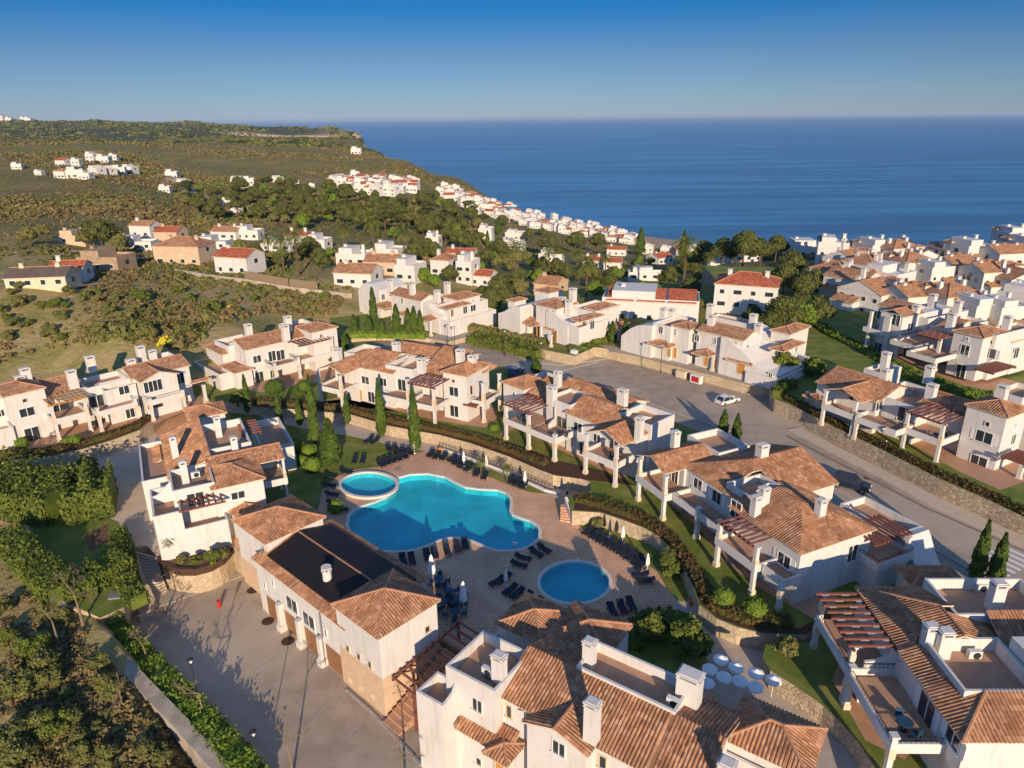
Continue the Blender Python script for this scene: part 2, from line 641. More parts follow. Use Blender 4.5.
def rib_face(mb, pts, sp, mi, base=None):
    """rows of rounded tiles running up a roof face whose first edge is the eave"""
    a = Vector(pts[0] if base is None else base[0])
    u = (Vector(pts[1] if base is None else base[1]) - a).normalized()
    n = Vector((0, 0, 0))
    for i in range(len(pts)):
        n += Vector(pts[i]).cross(Vector(pts[(i + 1) % len(pts)]))
    n.normalize()
    w = n.cross(u)
    q = [((Vector(p) - a).dot(u), (Vector(p) - a).dot(w)) for p in pts]
    x0, x1 = min(p[0] for p in q), max(p[0] for p in q)
    k = math.ceil((x0 + 0.05) / sp)
    while k * sp < x1 - 0.05:
        x = k * sp
        k += 1
        ys = []
        for i in range(len(q)):
            (ax, ay), (bx, by) = q[i], q[(i + 1) % len(q)]
            if (ax - x) * (bx - x) <= 0 and abs(ax - bx) > 1e-9:
                ys.append(ay + (by - ay) * (x - ax) / (bx - ax))
        if len(ys) < 2:
            continue
        y0, y1 = min(ys) - 0.06, max(ys)
        if y1 - y0 < 0.15:
            continue
        hw = sp * 0.32
        hh = sp * 0.24
        prof = [(-hw, 0.0), (-hw * 0.55, hh), (hw * 0.55, hh), (hw, 0.0)]
        for i in range(3):
            (p0, h0), (p1, h1) = prof[i], prof[i + 1]
            c = [a + u * (x + p0) + w * y0 + n * h0, a + u * (x + p1) + w * y0 + n * h1, a + u * (x + p1) + w * y1 + n * h1, a + u * (x + p0) + w * y1 + n * h0]
            mb.face(c, mi, [(x + p0, y0), (x + p1, y0), (x + p1, y1), (x + p0, y1)])
        mb.face([a + u * (x + p) + w * y0 + n * h for p, h in prof], mi, [(x, y0)] * 4)


def roof_mesh(faces, ridges, ribs, th=0.14, red=False, cuts=()):
    """faces: lists of points, first edge the eave; ridges: segment list"""
    mb = MB()
    for i, full in enumerate(faces):
        base = (full[0], full[1])
        for pts in (cut_rects(full, cuts) if cuts else [full]):
            mb.poly_uv(pts, 0, off=0.07 * i, base=base)
            lo = [(p[0], p[1], p[2] - th) for p in pts]
            mb.face(lo[::-1], 2)
            for j in range(len(pts)):
                a, b = pts[j], pts[(j + 1) % len(pts)]
                mb.face([lo[j], lo[(j + 1) % len(pts)], b, a], 2)
            if ribs:
                rib_face(mb, pts, ribs, 0, base)
    for a, b in ridges:
        mb.tube(Vector(a) + Vector((0, 0, 0.02)), Vector(b) + Vector((0, 0, 0.02)), 0.13, n=6, mi=1)
    return mb


def rect_roof(u0, u1, v0, v1, z, kind, pitch, apex=None):
    """returns faces, ridges, gables(list of triangles)"""
    du, dv = u1 - u0, v1 - v0
    A, B, C_, D = (u0, v0, z), (u1, v0, z), (u1, v1, z), (u0, v1, z)
    if kind == 'hip':
        if du >= dv:
            h = dv / 2 * pitch
            R1, R2 = (u0 + dv / 2, (v0 + v1) / 2, z + h), (u1 - dv / 2, (v0 + v1) / 2, z + h)
            if du - dv < 0.6:
                R1 = R2 = ((u0 + u1) / 2, (v0 + v1) / 2, z + h)
                return [[A, B, R1], [B, C_, R1], [C_, D, R1], [D, A, R1]], [(A, R1), (B, R1), (C_, R1), (D, R1)], []
            return [[A, B, R2, R1], [C_, D, R1, R2], [B, C_, R2], [D, A, R1]], [(R1, R2), (A, R1), (D, R1), (B, R2), (C_, R2)], []
        h = du / 2 * pitch
        R1, R2 = ((u0 + u1) / 2, v0 + du / 2, z + h), ((u0 + u1) / 2, v1 - du / 2, z + h)
        if dv - du < 0.6:
            R1 = ((u0 + u1) / 2, (v0 + v1) / 2, z + h)
            return [[A, B, R1], [B, C_, R1], [C_, D, R1], [D, A, R1]], [(A, R1), (B, R1), (C_, R1), (D, R1)], []
        return [[A, B, R1], [B, C_, R2, R1], [C_, D, R2], [D, A, R1, R2]], [(R1, R2), (A, R1), (B, R1), (C_, R2), (D, R2)], []
    if kind in ('gu', 'hu0', 'hu1'):
        h = dv / 2 * pitch
        R1, R2 = (u0, (v0 + v1) / 2, z + h), (u1, (v0 + v1) / 2, z + h)
        ex, gs, rg = [], [], []
        if kind == 'hu0':
            R1 = (u0 + dv / 2, R1[1], R1[2])
            ex.append([D, A, R1])
            rg += [(D, R1), (A, R1)]
        else:
            gs.append([D, A, R1])
        if kind == 'hu1':
            R2 = (u1 - dv / 2, R2[1], R2[2])
            ex.append([B, C_, R2])
            rg += [(B, R2), (C_, R2)]
        else:
            gs.append([B, C_, R2])
        return [[A, B, R2, R1], [C_, D, R1, R2]] + ex, [(R1, R2)] + rg, gs
    if kind in ('gv', 'hv0', 'hv1'):
        h = du / 2 * pitch
        R1, R2 = ((u0 + u1) / 2, v0, z + h), ((u0 + u1) / 2, v1, z + h)
        ex, gs, rg = [], [], []
        if kind == 'hv0':
            R1 = (R1[0], v0 + du / 2, R1[2])
            ex.append([A, B, R1])
            rg += [(A, R1), (B, R1)]
        else:
            gs.append([A, B, R1])
        if kind == 'hv1':
            R2 = (R2[0], v1 - du / 2, R2[2])
            ex.append([C_, D, R2])
            rg += [(C_, R2), (D, R2)]
        else:
            gs.append([C_, D, R2])
        return [[B, C_, R2, R1], [D, A, R1, R2]] + ex, [(R1, R2)] + rg, gs
    # sheds: low side named
    if kind == 'sv0':
        h = dv * pitch
        return [[A, B, (u1, v1, z + h), (u0, v1, z + h)]], [], [[B, (u1, v1, z), (u1, v1, z + h)], [(u0, v1, z), A, (u0, v1, z + h)], [C_, D, (u0, v1, z + h), (u1, v1, z + h)]]
    if kind == 'sv1':
        h = dv * pitch
        return [[C_, D, (u0, v0, z + h), (u1, v0, z + h)]], [], [[B, C_, (u1, v0, z + h)], [D, A, (u0, v0, z + h)], [A, B, (u1, v0, z + h), (u0, v0, z + h)]]
    if kind == 'su0':
        h = du * pitch
        return [[D, A, (u1, v0, z + h), (u1, v1, z + h)]], [], [[A, B, (u1, v0, z + h)], [C_, D, (u1, v1, z + h)], [B, C_, (u1, v1, z + h), (u1, v0, z + h)]]
    if kind == 'su1':
        h = du * pitch
        return [[B, C_, (u0, v1, z + h), (u0, v0, z + h)]], [], [[A, B, (u0, v0, z + h)], [C_, D, (u0, v1, z + h)], [D, A, (u0, v0, z + h), (u0, v1, z + h)]]
    raise ValueError(kind)


class Bld:
    n = 0

    def __init__(s, name, label, cat, org, zb, deg, group=None, ribs=0.0, tiles='roof_tiles', wall='stucco', ohang=0.3):
        """org: photo point of a ground corner at height zb; deg: direction of the u axis"""
        s.o = P(org[0], org[1], zb)
        s.th = math.radians(deg)
        s.zb = zb
        s.root = tag(empty(name, s.o, s.th), label, cat, group)
        s.ribs = ribs
        s.tiles = tiles
        s.wall = wall
        s.oh = ohang
        s.boxes = []
        s.W = MB()
        s.k = 0
        s.c, s.sn = math.cos(s.th), math.sin(s.th)
        Bld.n += 1

    def L(s, p):
        x, y = p[0] - s.o[0], p[1] - s.o[1]
        return (x * s.c + y * s.sn, -x * s.sn + y * s.c)

    def R(s, pts, z, ext=(0, 0, 0, 0)):
        q = [s.L(P(a, b, z)) for a, b in pts]
        return (min(p[0] for p in q) - ext[0], max(p[0] for p in q) + ext[1], min(p[1] for p in q) - ext[2], max(p[1] for p in q) + ext[3])

    def j(s):
        s.k += 1
        return 0.004 * s.k + 0.0011 * (Bld.n % 3)

    def vol(s, pts, z, roof='hip', pitch=0.42, ext=(0, 0, 0, 0), zb=None, par=1.0, rect=None, floor='terrace_tile', mi=0, band=None, nowall=False, roofname='roof', cuts=()):
        u0, u1, v0, v1 = rect or s.R(pts, z, ext)
        zb = (s.zb if zb is None else zb) - s.o[2]
        z = z - s.o[2] + s.j()
        e = s.oh if roof != 'flat' else 0.0
        w0, w1, x0, x1 = u0 + e, u1 - e, v0 + e, v1 - e
        jj = 0.003 * s.k
        w0 += jj; w1 -= jj; x0 += jj; x1 -= jj
        if roof == 'flat':
            t = 0.22
            zf = z - par
            if not nowall:
                s.W.box(w0, w1, x0, x1, zb, zf, 0)
            for b in ((w0, w1, x0, x0 + t), (w0, w1, x1 - t, x1), (w0, w0 + t, x0 + t, x1 - t), (w1 - t, w1, x0 + t, x1 - t)):
                s.W.box(*b, zf, z, 0)
            if floor:
                m = MB()
                m.box(w0 + t, w1 - t, x0 + t, x1 - t, zf - 0.02, zf + 0.03, 0)
                m.build('terrace_floor', floor, s.root)
            s.boxes.append((w0, w1, x0, x1, zb, z))
            return (u0, u1, v0, v1)
        if not nowall:
            s.W.box(w0, w1, x0, x1, zb, z - 0.1, 0)
            s.boxes.append((w0, w1, x0, x1, zb, z))
            if band:
                s.W.box(w0 - 0.04, w1 + 0.04, x0 - 0.04, x1 + 0.04, zb, zb + band, 1)
        fs, rg, gs = rect_roof(u0, u1, v0, v1, z, roof, pitch)
        if not nowall:
            for g in gs:
                # gable walls stand in the wall plane, under the tiles
                cx, cy = (u0 + u1) / 2, (v0 + v1) / 2
                gg = []
                for p in g:
                    gx = min(max(p[0], w0), w1)
                    gy = min(max(p[1], x0), x1)
                    gg.append((gx, gy, p[2] - 0.1 if p[2] <= z + 0.01 else p[2] - 0.13 - e * pitch * 0.3))
                s.W.face(gg, 0)
        if cuts:
            rg = []
        mb = roof_mesh(fs, rg, s.ribs, cuts=cuts)
        mb.build(roofname, [s.tiles, 'ridge_tile', 'cream'], s.root)
        return (u0, u1, v0, v1)

    def face_roof(s, polys, ridges=(), name='roof'):
        """roof faces given as lists of (px, py, z)"""
        def loc(p):
            q = s.L(P(*p))
            return (q[0], q[1], p[2] - s.o[2])
        mb = roof_mesh([[loc(p) for p in f] for f in polys], [(loc(a), loc(b)) for a, b in ridges], s.ribs)
        mb.build(name, [s.tiles, 'ridge_tile', 'cream'], s.root)

    def box(s, pts, z1, z0, m='stucco', name='wall_block', ext=(0, 0, 0, 0), rect=None, wall=False):
        u0, u1, v0, v1 = rect or s.R(pts, z1, ext)
        j = s.j()
        if wall:
            s.W.box(u0 + j, u1 - j, v0 + j, v1 - j, z0 - s.o[2], z1 - s.o[2] + j, 0)
            s.boxes.append((u0, u1, v0, v1, z0 - s.o[2], z1 - s.o[2]))
            return
        mb = MB()
        mb.box(u0, u1, v0, v1, z0 - s.o[2], z1 - s.o[2] + j)
        return mb.build(name, m, s.root)

    def faces_local(s, polys, ridges=(), name='roof'):
        """roof faces in the building's own frame, heights above sea-level zero of the scene"""
        z0 = s.o[2]
        mb = roof_mesh([[(p[0], p[1], p[2] - z0) for p in f] for f in polys], [((a[0], a[1], a[2] - z0), (b[0], b[1], b[2] - z0)) for a, b in ridges], s.ribs)
        mb.build(name, [s.tiles, 'ridge_tile', 'cream'], s.root)

    def wedge(s, zs, pts=None, z=9.0, rect=None, axis='u', zb=None):
        """block with a curved or sloping top: heights zs from the low to the high end of the axis"""
        u0, u1, v0, v1 = rect or s.R(pts, z)
        zb = (s.zb if zb is None else zb) - s.o[2]
        n = 10
        xs = [i / n for i in range(n + 1)]
        hs = [float(np.interp(x, np.linspace(0, 1, len(zs)), zs)) - s.o[2] for x in xs]
        for i in range(n):
            a, c = xs[i], xs[i + 1]
            if axis == 'u':
                q = [(u0 + (u1 - u0) * a, v0), (u0 + (u1 - u0) * c, v0), (u0 + (u1 - u0) * c, v1), (u0 + (u1 - u0) * a, v1)]
                h = [hs[i], hs[i + 1], hs[i + 1], hs[i]]
            else:
                q = [(u1, v0 + (v1 - v0) * a), (u1, v0 + (v1 - v0) * c), (u0, v0 + (v1 - v0) * c), (u0, v0 + (v1 - v0) * a)]
                h = [hs[i], hs[i + 1], hs[i + 1], hs[i]]
            t = [(p[0], p[1], k) for p, k in zip(q, h)]
            s.W.face(t)
            s.W.face([(*q[0], zb), (*q[1], zb), t[1], t[0]])
            s.W.face([(*q[2], zb), (*q[3], zb), t[3], t[2]])
            if i == 0:
                s.W.face([(*q[3], zb), (*q[0], zb), t[0], t[3]])
            if i == n - 1:
                s.W.face([(*q[1], zb), (*q[2], zb), t[2], t[1]])
        s.boxes.append((u0, u1, v0, v1, zb, min(hs)))

    def chim(s, px, py, z, w=0.9, d=None, h=2.2):
        """photo point of the centre of the chimney's top at height z"""
        d = d or w
        u, v = s.L(P(px, py, z))
        z = z - s.o[2]
        mb = MB()
        mb.box(u - w / 2, u + w / 2, v - d / 2, v + d / 2, z - h, z - 0.42)
        o = mb.build('chimney', 'stucco', s.root)
        c = MB()
        c.box(u - w / 2 - 0.06, u + w / 2 + 0.06, v - d / 2 - 0.06, v + d / 2 + 0.06, z - 0.42, z - 0.34)
        for a in (-1, 1):
            for b in (-1, 1):
                c.box(u + a * (w / 2 - 0.09) - 0.09, u + a * (w / 2 - 0.09) + 0.09, v + b * (d / 2 - 0.09) - 0.09, v + b * (d / 2 - 0.09) + 0.09, z - 0.34, z - 0.12)
        c.box(u - w / 2 - 0.08, u + w / 2 + 0.08, v - d / 2 - 0.08, v + d / 2 + 0.08, z - 0.12, z - 0.02)
        c.box(u - w / 2 + 0.06, u + w / 2 - 0.06, v - d / 2 + 0.06, v + d / 2 - 0.06, z - 0.02, z + 0.06)
        c.build('chimney_cap', 'stucco', o)
        k = MB()
        k.box(u - w / 2 + 0.12, u + w / 2 - 0.12, v - d / 2 + 0.12, v + d / 2 - 0.12, z - 0.34, z - 0.13)
        k.build('flue', 'dark_metal', o)

    def hit(s, px, py):
        d = ray(px, py)
        dl = (d[0] * s.c + d[1] * s.sn, -d[0] * s.sn + d[1] * s.c, d[2])
        ox, oy = s.L((0, 0))
        O = (ox, oy, H - s.o[2])
        best = None
        for (a0, a1, b0, b1, c0, c1) in s.boxes:
            tn, tf, ax = -1e9, 1e9, None
            ok = True
            for k, (lo, hi) in enumerate(((a0, a1), (b0, b1), (c0, c1))):
                if abs(dl[k]) < 1e-9:
                    if not lo <= O[k] <= hi:
                        ok = False
                    continue
                t1, t2 = (lo - O[k]) / dl[k], (hi - O[k]) / dl[k]
                if t1 > t2:
                    t1, t2 = t2, t1
                if t1 > tn:
                    tn, ax = t1, k
                tf = min(tf, t2)
            if ok and tn < tf and tn > 0 and (best is None or tn < best[0]):
                best = (tn, ax)
        if not best or best[1] == 2:
            return None
        t, ax = best
        p = [O[k] + dl[k] * t for k in range(3)]
        return p, ax, (-1 if dl[ax] > 0 else 1)

    def win(s, px, py, w=1.3, h=1.3, kind='window', surround='frame_white', pane='glass', sill=True, panes=2):
        r = s.hit(px, py)
        if r is None:
            print('window misses', s.root.name, px, py)
            return None
        p, ax, sg = r
        t = 1 - ax
        def bx(mb, a0, a1, z0, z1, d0, d1, mi=0):
            lo, hi = sorted((p[ax] + sg * d0, p[ax] + sg * d1))
            if ax == 0:
                mb.box(lo, hi, p[1] + a0, p[1] + a1, z0, z1, mi)
            else:
                mb.box(p[0] + a0, p[0] + a1, lo, hi, z0, z1, mi)
        z0, z1 = p[2] - h / 2, p[2] + h / 2
        mb = MB()
        f = 0.09
        bx(mb, -w / 2 - f, -w / 2, z0 - f, z1 + f, -0.02, 0.09)
        bx(mb, w / 2, w / 2 + f, z0 - f, z1 + f, -0.02, 0.09)
        bx(mb, -w / 2, w / 2, z1, z1 + f, -0.02, 0.09)
        if sill:
            bx(mb, -w / 2 - 0.18, w / 2 + 0.18, z0 - 0.12, z0, -0.02, 0.16)
        if panes > 1:
            for i in range(1, panes):
                c = -w / 2 + w * i / panes
                bx(mb, c - 0.045, c + 0.045, z0, z1, 0.0, 0.05)
        name = 'door' if kind == 'door' else 'window'
        o = mb.build(name, surround, s.root)
        q = MB()
        bx(q, -w / 2, w / 2, z0, z1, -0.03, 0.03)
        q.build('pane' if pane == 'glass' else 'door_leaf', pane, o)
        if kind == 'shutters':
            for sg2 in (-1, 1):
                q = MB()
                a = sg2 * (w / 2 + f + 0.3)
                bx(q, a - 0.28, a + 0.28, z0, z1, 0.0, 0.05)
                q.build('shutter', 'frame_white', o)
        return o

    def col(s, px, py, zf, zt, w=0.55, m='cream'):
        """column whose foot stands at photo point (px, py) at height zf"""
        u, v = s.L(P(px, py, zf))
        a, b = zf - s.o[2], zt - s.o[2]
        mb = MB()
        mb.box(u - w / 2 - 0.12, u + w / 2 + 0.12, v - w / 2 - 0.12, v + w / 2 + 0.12, a, a + 0.5, 1)
        mb.box(u - w / 2, u + w / 2, v - w / 2, v + w / 2, a + 0.5, b - 0.15, 0)
        mb.box(u - w / 2 - 0.08, u + w / 2 + 0.08, v - w / 2 - 0.08, v + w / 2 + 0.08, b - 0.15, b + 0.02, 0)
        mb.build('column', ['stucco', m], s.root)
        return u, v

    def balcony(s, pts, z, ext=(0, 0, 0, 0), th=0.9, rect=None, sides='0123', rail=True, floor='terrace_tile', cols=(), zc=None):
        """raised balcony: floor slab with a white band on the given sides (0:v0 1:u1 2:v1 3:u0)"""
        u0, u1, v0, v1 = rect or s.R(pts, z, ext)
        zz = z - s.o[2]
        j = s.j()
        mb = MB()
        mb.box(u0 + 0.2, u1 - 0.2, v0 + 0.2, v1 - 0.2, zz - 0.3, zz + j)
        o = mb.build('balcony', floor, s.root)
        b = MB()
        B = {'0': (u0, u1, v0, v0 + 0.2), '1': (u1 - 0.2, u1, v0 + 0.2, v1 - 0.2), '2': (u0, u1, v1 - 0.2, v1), '3': (u0, u0 + 0.2, v0 + 0.2, v1 - 0.2)}
        for k in sides:
            b.box(*B[k], zz - 0.35, zz + th - 0.35)
        b.build('parapet', 'stucco', o)
        if rail:
            r = MB()
            for k in sides:
                a0, a1, c0, c1 = B[k]
                if k in '02':
                    y = (c0 + c1) / 2
                    A, C_ = (a0, y), (a1, y)
                else:
                    x = (a0 + a1) / 2
                    A, C_ = (x, c0), (x, c1)
                zt = zz + 1.0
                r.bar((A[0], A[1], zt), (C_[0], C_[1], zt), 0.05)
                n = max(2, int(math.hypot(A[0] - C_[0], A[1] - C_[1]) / 0.35))
                for i in range(n + 1):
                    x = A[0] + (C_[0] - A[0]) * i / n
                    y = A[1] + (C_[1] - A[1]) * i / n
                    r.bar((x, y, zz + th - 0.36), (x, y, zt), 0.025)
            r.build('railing', 'dark_metal', o)
        s.lastrect = (u0, u1, v0, v1)
        # corner columns
        for k in cols:
            cu = u0 + 0.25 if k[0] == '0' else (u1 - 0.25 if k[0] == '1' else (u0 + u1) / 2)
            cv = v0 + 0.25 if k[1] == '0' else (v1 - 0.25 if k[1] == '1' else (v0 + v1) / 2)
            s.colat(cu, cv, s.zb, zc if zc else z + 1.0)
        return (u0, u1, v0, v1)

    def colat(s, u, v, zf, zt, w=0.5):
        w *= 0.84
        a, b = zf - s.o[2], zt - s.o[2]
        m = MB()
        m.box(u - w / 2 - 0.08, u + w / 2 + 0.08, v - w / 2 - 0.08, v + w / 2 + 0.08, a, a + 0.5, 1)
        m.box(u - w / 2, u + w / 2, v - w / 2, v + w / 2, a + 0.5, a + (b - a) * 0.5, 0)
        m.box(u - w / 2 - 0.05, u + w / 2 + 0.05, v - w / 2 - 0.05, v + w / 2 + 0.05, a + (b - a) * 0.5, a + (b - a) * 0.72, 1)
        m.box(u - w / 2, u + w / 2, v - w / 2, v + w / 2, a + (b - a) * 0.72, b - 0.2, 0)
        m.box(u - w / 2 - 0.08, u + w / 2 + 0.08, v - w / 2 - 0.08, v + w / 2 + 0.08, b - 0.2, b - 0.02 * s.k / 10, 0)
        m.build('column', ['stucco', 'cream'], s.root)

    def pergola(s, pts, z, n=7, along='u', ext=(0, 0, 0, 0), rect=None, m='wood_red', panels=False, w=0.20):
        u0, u1, v0, v1 = rect or s.R(pts, z, ext)
        zz = z - s.o[2]
        mb = MB()
        if along == 'u':       # slats run along v, beams along u
            mb.bar((u0, v0 + 0.1, zz - 0.15), (u1, v0 + 0.1, zz - 0.15), 0.18, 0.22)
            mb.bar((u0, v1 - 0.1, zz - 0.15), (u1, v1 - 0.1, zz - 0.15), 0.18, 0.22)
            for i in range(n):
                x = u0 + (u1 - u0) * (i + 0.5) / n
                mb.bar((x, v0 - 0.3, zz + 0.05), (x, v1 + 0.1, zz + 0.05), w, 0.18)
        else:
            mb.bar((u0 + 0.1, v0, zz - 0.15), (u0 + 0.1, v1, zz - 0.15), 0.18, 0.22)
            mb.bar((u1 - 0.1, v0, zz - 0.15), (u1 - 0.1, v1, zz - 0.15), 0.18, 0.22)
            for i in range(n):
                y = v0 + (v1 - v0) * (i + 0.5) / n
                mb.bar((u0 - 0.3, y, zz + 0.05), (u1 + 0.1, y, zz + 0.05), w, 0.18)
        o = mb.build('pergola', m, s.root)
        if panels:
            c = MB()
            k = 0
            nv = 4
            for i in range(n):
                for jx in range(nv):
                    if (i + jx) % 2:
                        continue
                    if along == 'u':
                        x0 = u0 + (u1 - u0) * (i + 0.20) / n
                        x1 = u0 + (u1 - u0) * (i + 0.80) / n
                        y0 = v0 + (v1 - v0) * (jx + 0.12) / nv
                        y1 = v0 + (v1 - v0) * (jx + 0.88) / nv
                    else:
                        y0 = v0 + (v1 - v0) * (i + 0.20) / n
                        y1 = v0 + (v1 - v0) * (i + 0.80) / n
                        x0 = u0 + (u1 - u0) * (jx + 0.12) / nv
                        x1 = u0 + (u1 - u0) * (jx + 0.88) / nv
                    c.box(x0, x1, y0, y1, zz + 0.02, zz + 0.05)
            c.build('awning_cloth', 'awning', o)

    def curvewall(s, pts, th=0.22, zb=None):
        """parapet wall with a curved top; pts are (px, py, z) of its top edge, run in a straight line"""
        q = [(*s.L(P(*p)), p[2] - s.o[2]) for p in pts]
        a, b = q[0], q[-1]
        du, dv = b[0] - a[0], b[1] - a[1]
        if abs(du) > abs(dv):
            q = [(p[0], a[1], p[2]) for p in q]
            off = (0, th)
        else:
            q = [(a[0], p[1], p[2]) for p in q]
            off = (th, 0)
        zb = (s.zb if zb is None else zb) - s.o[2]
        for i in range(len(q) - 1):
            p0, p1 = q[i], q[i + 1]
            r0_ = (p0[0] + off[0], p0[1] + off[1], p0[2])
            r1_ = (p1[0] + off[0], p1[1] + off[1], p1[2])
            s.W.face([(p0[0], p0[1], zb), (p1[0], p1[1], zb), p1, p0])
            s.W.face([(r1_[0], r1_[1], zb), (r0_[0], r0_[1], zb), r0_, r1_])
            s.W.face([p0, p1, r1_, r0_])
        for p in (q[0], q[-1]):
            r_ = (p[0] + off[0], p[1] + off[1], p[2])
            s.W.face([(p[0], p[1], zb), p, r_, (r_[0], r_[1], zb)])

    def ac(s, px, py, z, rot=0):
        u, v = s.L(P(px, py, z))
        zz = z - s.o[2]
        mb = MB()
        mb.box(u - 0.5, u + 0.5, v - 0.2, v + 0.2, zz + 0.1, zz + 0.85, 0)
        mb.box(u - 0.4, u + 0.4, v - 0.22, v + 0.22, zz, zz + 0.1, 1)
        mb.tube((u + 0.1, v - 0.2, zz + 0.48), (u + 0.1, v - 0.23, zz + 0.48), 0.3, n=14, mi=1)
        mb.build('air_conditioner', ['ac_white', 'dark_metal'], s.root)

    def done(s):
        o = s.W.build('walls', [s.wall, 'ochre', 'terrace_tile'], s.root)
        return s.root


# ------------------------------------------------------------------ land form
def _col(px, items):
    """profile of the land along one bearing: (photo row, distance) pairs give heights"""
    d = ray(px, 200)
    az = math.atan2(d[0], d[1])
    pts = []
    for it in items:
        if it[0] == 'z':
            pts.append((math.log(it[1]), it[2]))
        else:
            y, r = it
            dd = ray(px, y)
            h = math.hypot(dd[0], dd[1])
            pts.append((math.log(r), H + dd[2] / h * r))
    pts.sort()
    return az, pts


SEA = -60.0
BERM = [('z', 3, -5), ('z', 60, -5), ('z', 90, -2.0), ('z', 110, 0.2), ('z', 130, 1.6)]
BER2 = [('z', 3, -5), ('z', 75, -5), ('z', 100, -1.0), ('z', 160, 1.0)]
COLS = [
    _col(-500, [('z', 3, -4), ('z', 48, -3.2), ('z', 65, -2.2), ('z', 80, -1.0), ('z', 155, 3), ('z', 240, 2), (200, 430), (175, 600), (150, 1000), (130, 2000), (119, 4200), ('z', 6000, -20)]),
    _col(0, [('z', 3, -4), ('z', 48, -3.0), ('z', 62, -1.6), ('z', 72, -0.5), ('z', 100, -0.3), ('z', 125, 1.6), ('z', 155, 3), (290, 195), (265, 235), (235, 290), (212, 360), (195, 440), (178, 580), (160, 800), (146, 1200), (139, 1450), ('z', 2100, -25), (132, 2700), (121.5, 4300), ('z', 6000, -20)]),
    _col(90, BERM + [(330, 155), (290, 195), (265, 235), (240, 290), (215, 360), (190, 470), (176, 600), (160, 800), (146, 1200), (141, 1450), ('z', 2100, -30), (130, 2900), (121, 4300), ('z', 6000, -20)]),
    _col(200, BERM + [(330, 155), (290, 190), (265, 235), (245, 290), (228, 360), (205, 480), (180, 680), (160, 900), (142, 1350), (136, 1600), ('z', 2200, -40), (130, 2900), (122, 4000), ('z', 6000, -40)]),
    _col(300, BER2 + [(280, 200), (260, 240), (240, 300), (220, 380), (198, 500), (176, 720), (158, 1000), (143, 1350), (137.5, 1600), ('z', 2300, -50), ('z', 2900, -48), (137, 3000), (126.5, 3250), ('z', 4600, -62), ('z', 6000, -62)]),
    _col(345, BER2 + [(280, 200), (260, 240), (240, 300), (220, 380), (198, 500), (178, 720), (160, 1000), (147, 1300), (140.5, 1550), ('z', 2200, -55), ('z', 2930, -52), (139, 2980), (127.5, 3180), ('z', 3350, -64), ('z', 6000, -64)]),
    _col(364, BER2 + [(280, 200), (260, 240), (240, 300), (220, 380), (198, 500), (178, 720), (162, 950), (149, 1300), (143, 1480), ('z', 1900, -62), ('z', 2900, -64), (140, 3000), (130, 3100), ('z', 3200, -66), ('z', 6000, -68)]),
    _col(372, BER2 + [(280, 200), (260, 240), (240, 300), (220, 380), (198, 500), (178, 720), (163, 950), (150, 1350), ('z', 1700, -45), ('z', 2000, -66), ('z', 6000, -70)]),
    _col(400, BER2 + [(280, 200), (260, 240), (240, 300), (220, 380), (198, 500), (183, 680), (168, 900), (160, 1150), ('z', 1500, -66), ('z', 6000, -70)]),
    _col(445, BER2 + [(280, 210), (258, 270), (240, 330), (222, 410), (205, 530), (190, 760), (181, 980), ('z', 1150, -66), ('z', 6000, -70)]),
    _col(520, BER2 + [('z', 190, 1.3), (282, 230), (262, 320), (245, 420), (230, 600), (220, 775), ('z', 800, -57.2), ('z', 868, -60.2), ('z', 950, -66), ('z', 6000, -70)]),
    _col(600, BER2 + [('z', 190, 2.0), (285, 230), (265, 320), (250, 450), (242, 590), ('z', 660, -56.2), ('z', 760, -60.4), ('z', 850, -66), ('z', 6000, -70)]),
    _col(680, BER2 + [('z', 190, 2.0), (285, 230), (268, 310), (255, 430), (249, 540), ('z', 590, -56.0), ('z', 695, -60.4), ('z', 760, -66), ('z', 6000, -70)]),
    _col(745, [('z', 3, -5), ('z', 75, -5), ('z', 100, -1.0), ('z', 160, 2.0), ('z', 200, 2), (265, 270), (252, 330), ('z', 400, -25), ('z', 500, -62), ('z', 600, -66), ('z', 6000, -70)]),
    _col(850, [('z', 3, -5), ('z', 75, -5), ('z', 100, 1.0), ('z', 150, 4.0), ('z', 200, 3), (262, 270), (252, 310), ('z', 400, -25), ('z', 460, -62), ('z', 600, -66), ('z', 6000, -70)]),
    _col(1024, [('z', 3, -5), ('z', 60, -5), ('z', 90, 2.0), ('z', 120, 4.2), ('z', 200, 3), (262, 280), (255, 310), ('z', 400, -25), ('z', 460, -62), ('z', 600, -66), ('z', 6000, -70)]),
    _col(1600, [('z', 3, -5), ('z', 60, -5), ('z', 90, 2.0), ('z', 120, 4.2), ('z', 200, 3), ('z', 300, -4), ('z', 400, -25), ('z', 460, -62), ('z', 600, -66), ('z', 6000, -70)]),
]
CA = np.array([c[0] for c in COLS])


def wob(x, y, r):
    a = np.minimum(1.0, np.maximum(0, (r - 200) / 500.0)) * np.clip(1.6 - r / 1600.0, 0.35, 1)
    s = 0.0
    for i, (f, amp) in enumerate(((0.011, 3.0), (0.023, 1.8), (0.05, 0.8), (0.004, 7.0))):
        s = s + amp * np.sin(x * f + 1.3 * i + 2.0 * np.sin(y * f * 0.7 + i)) * np.cos(y * f * 1.2 + 0.7 * i)
    return s * a


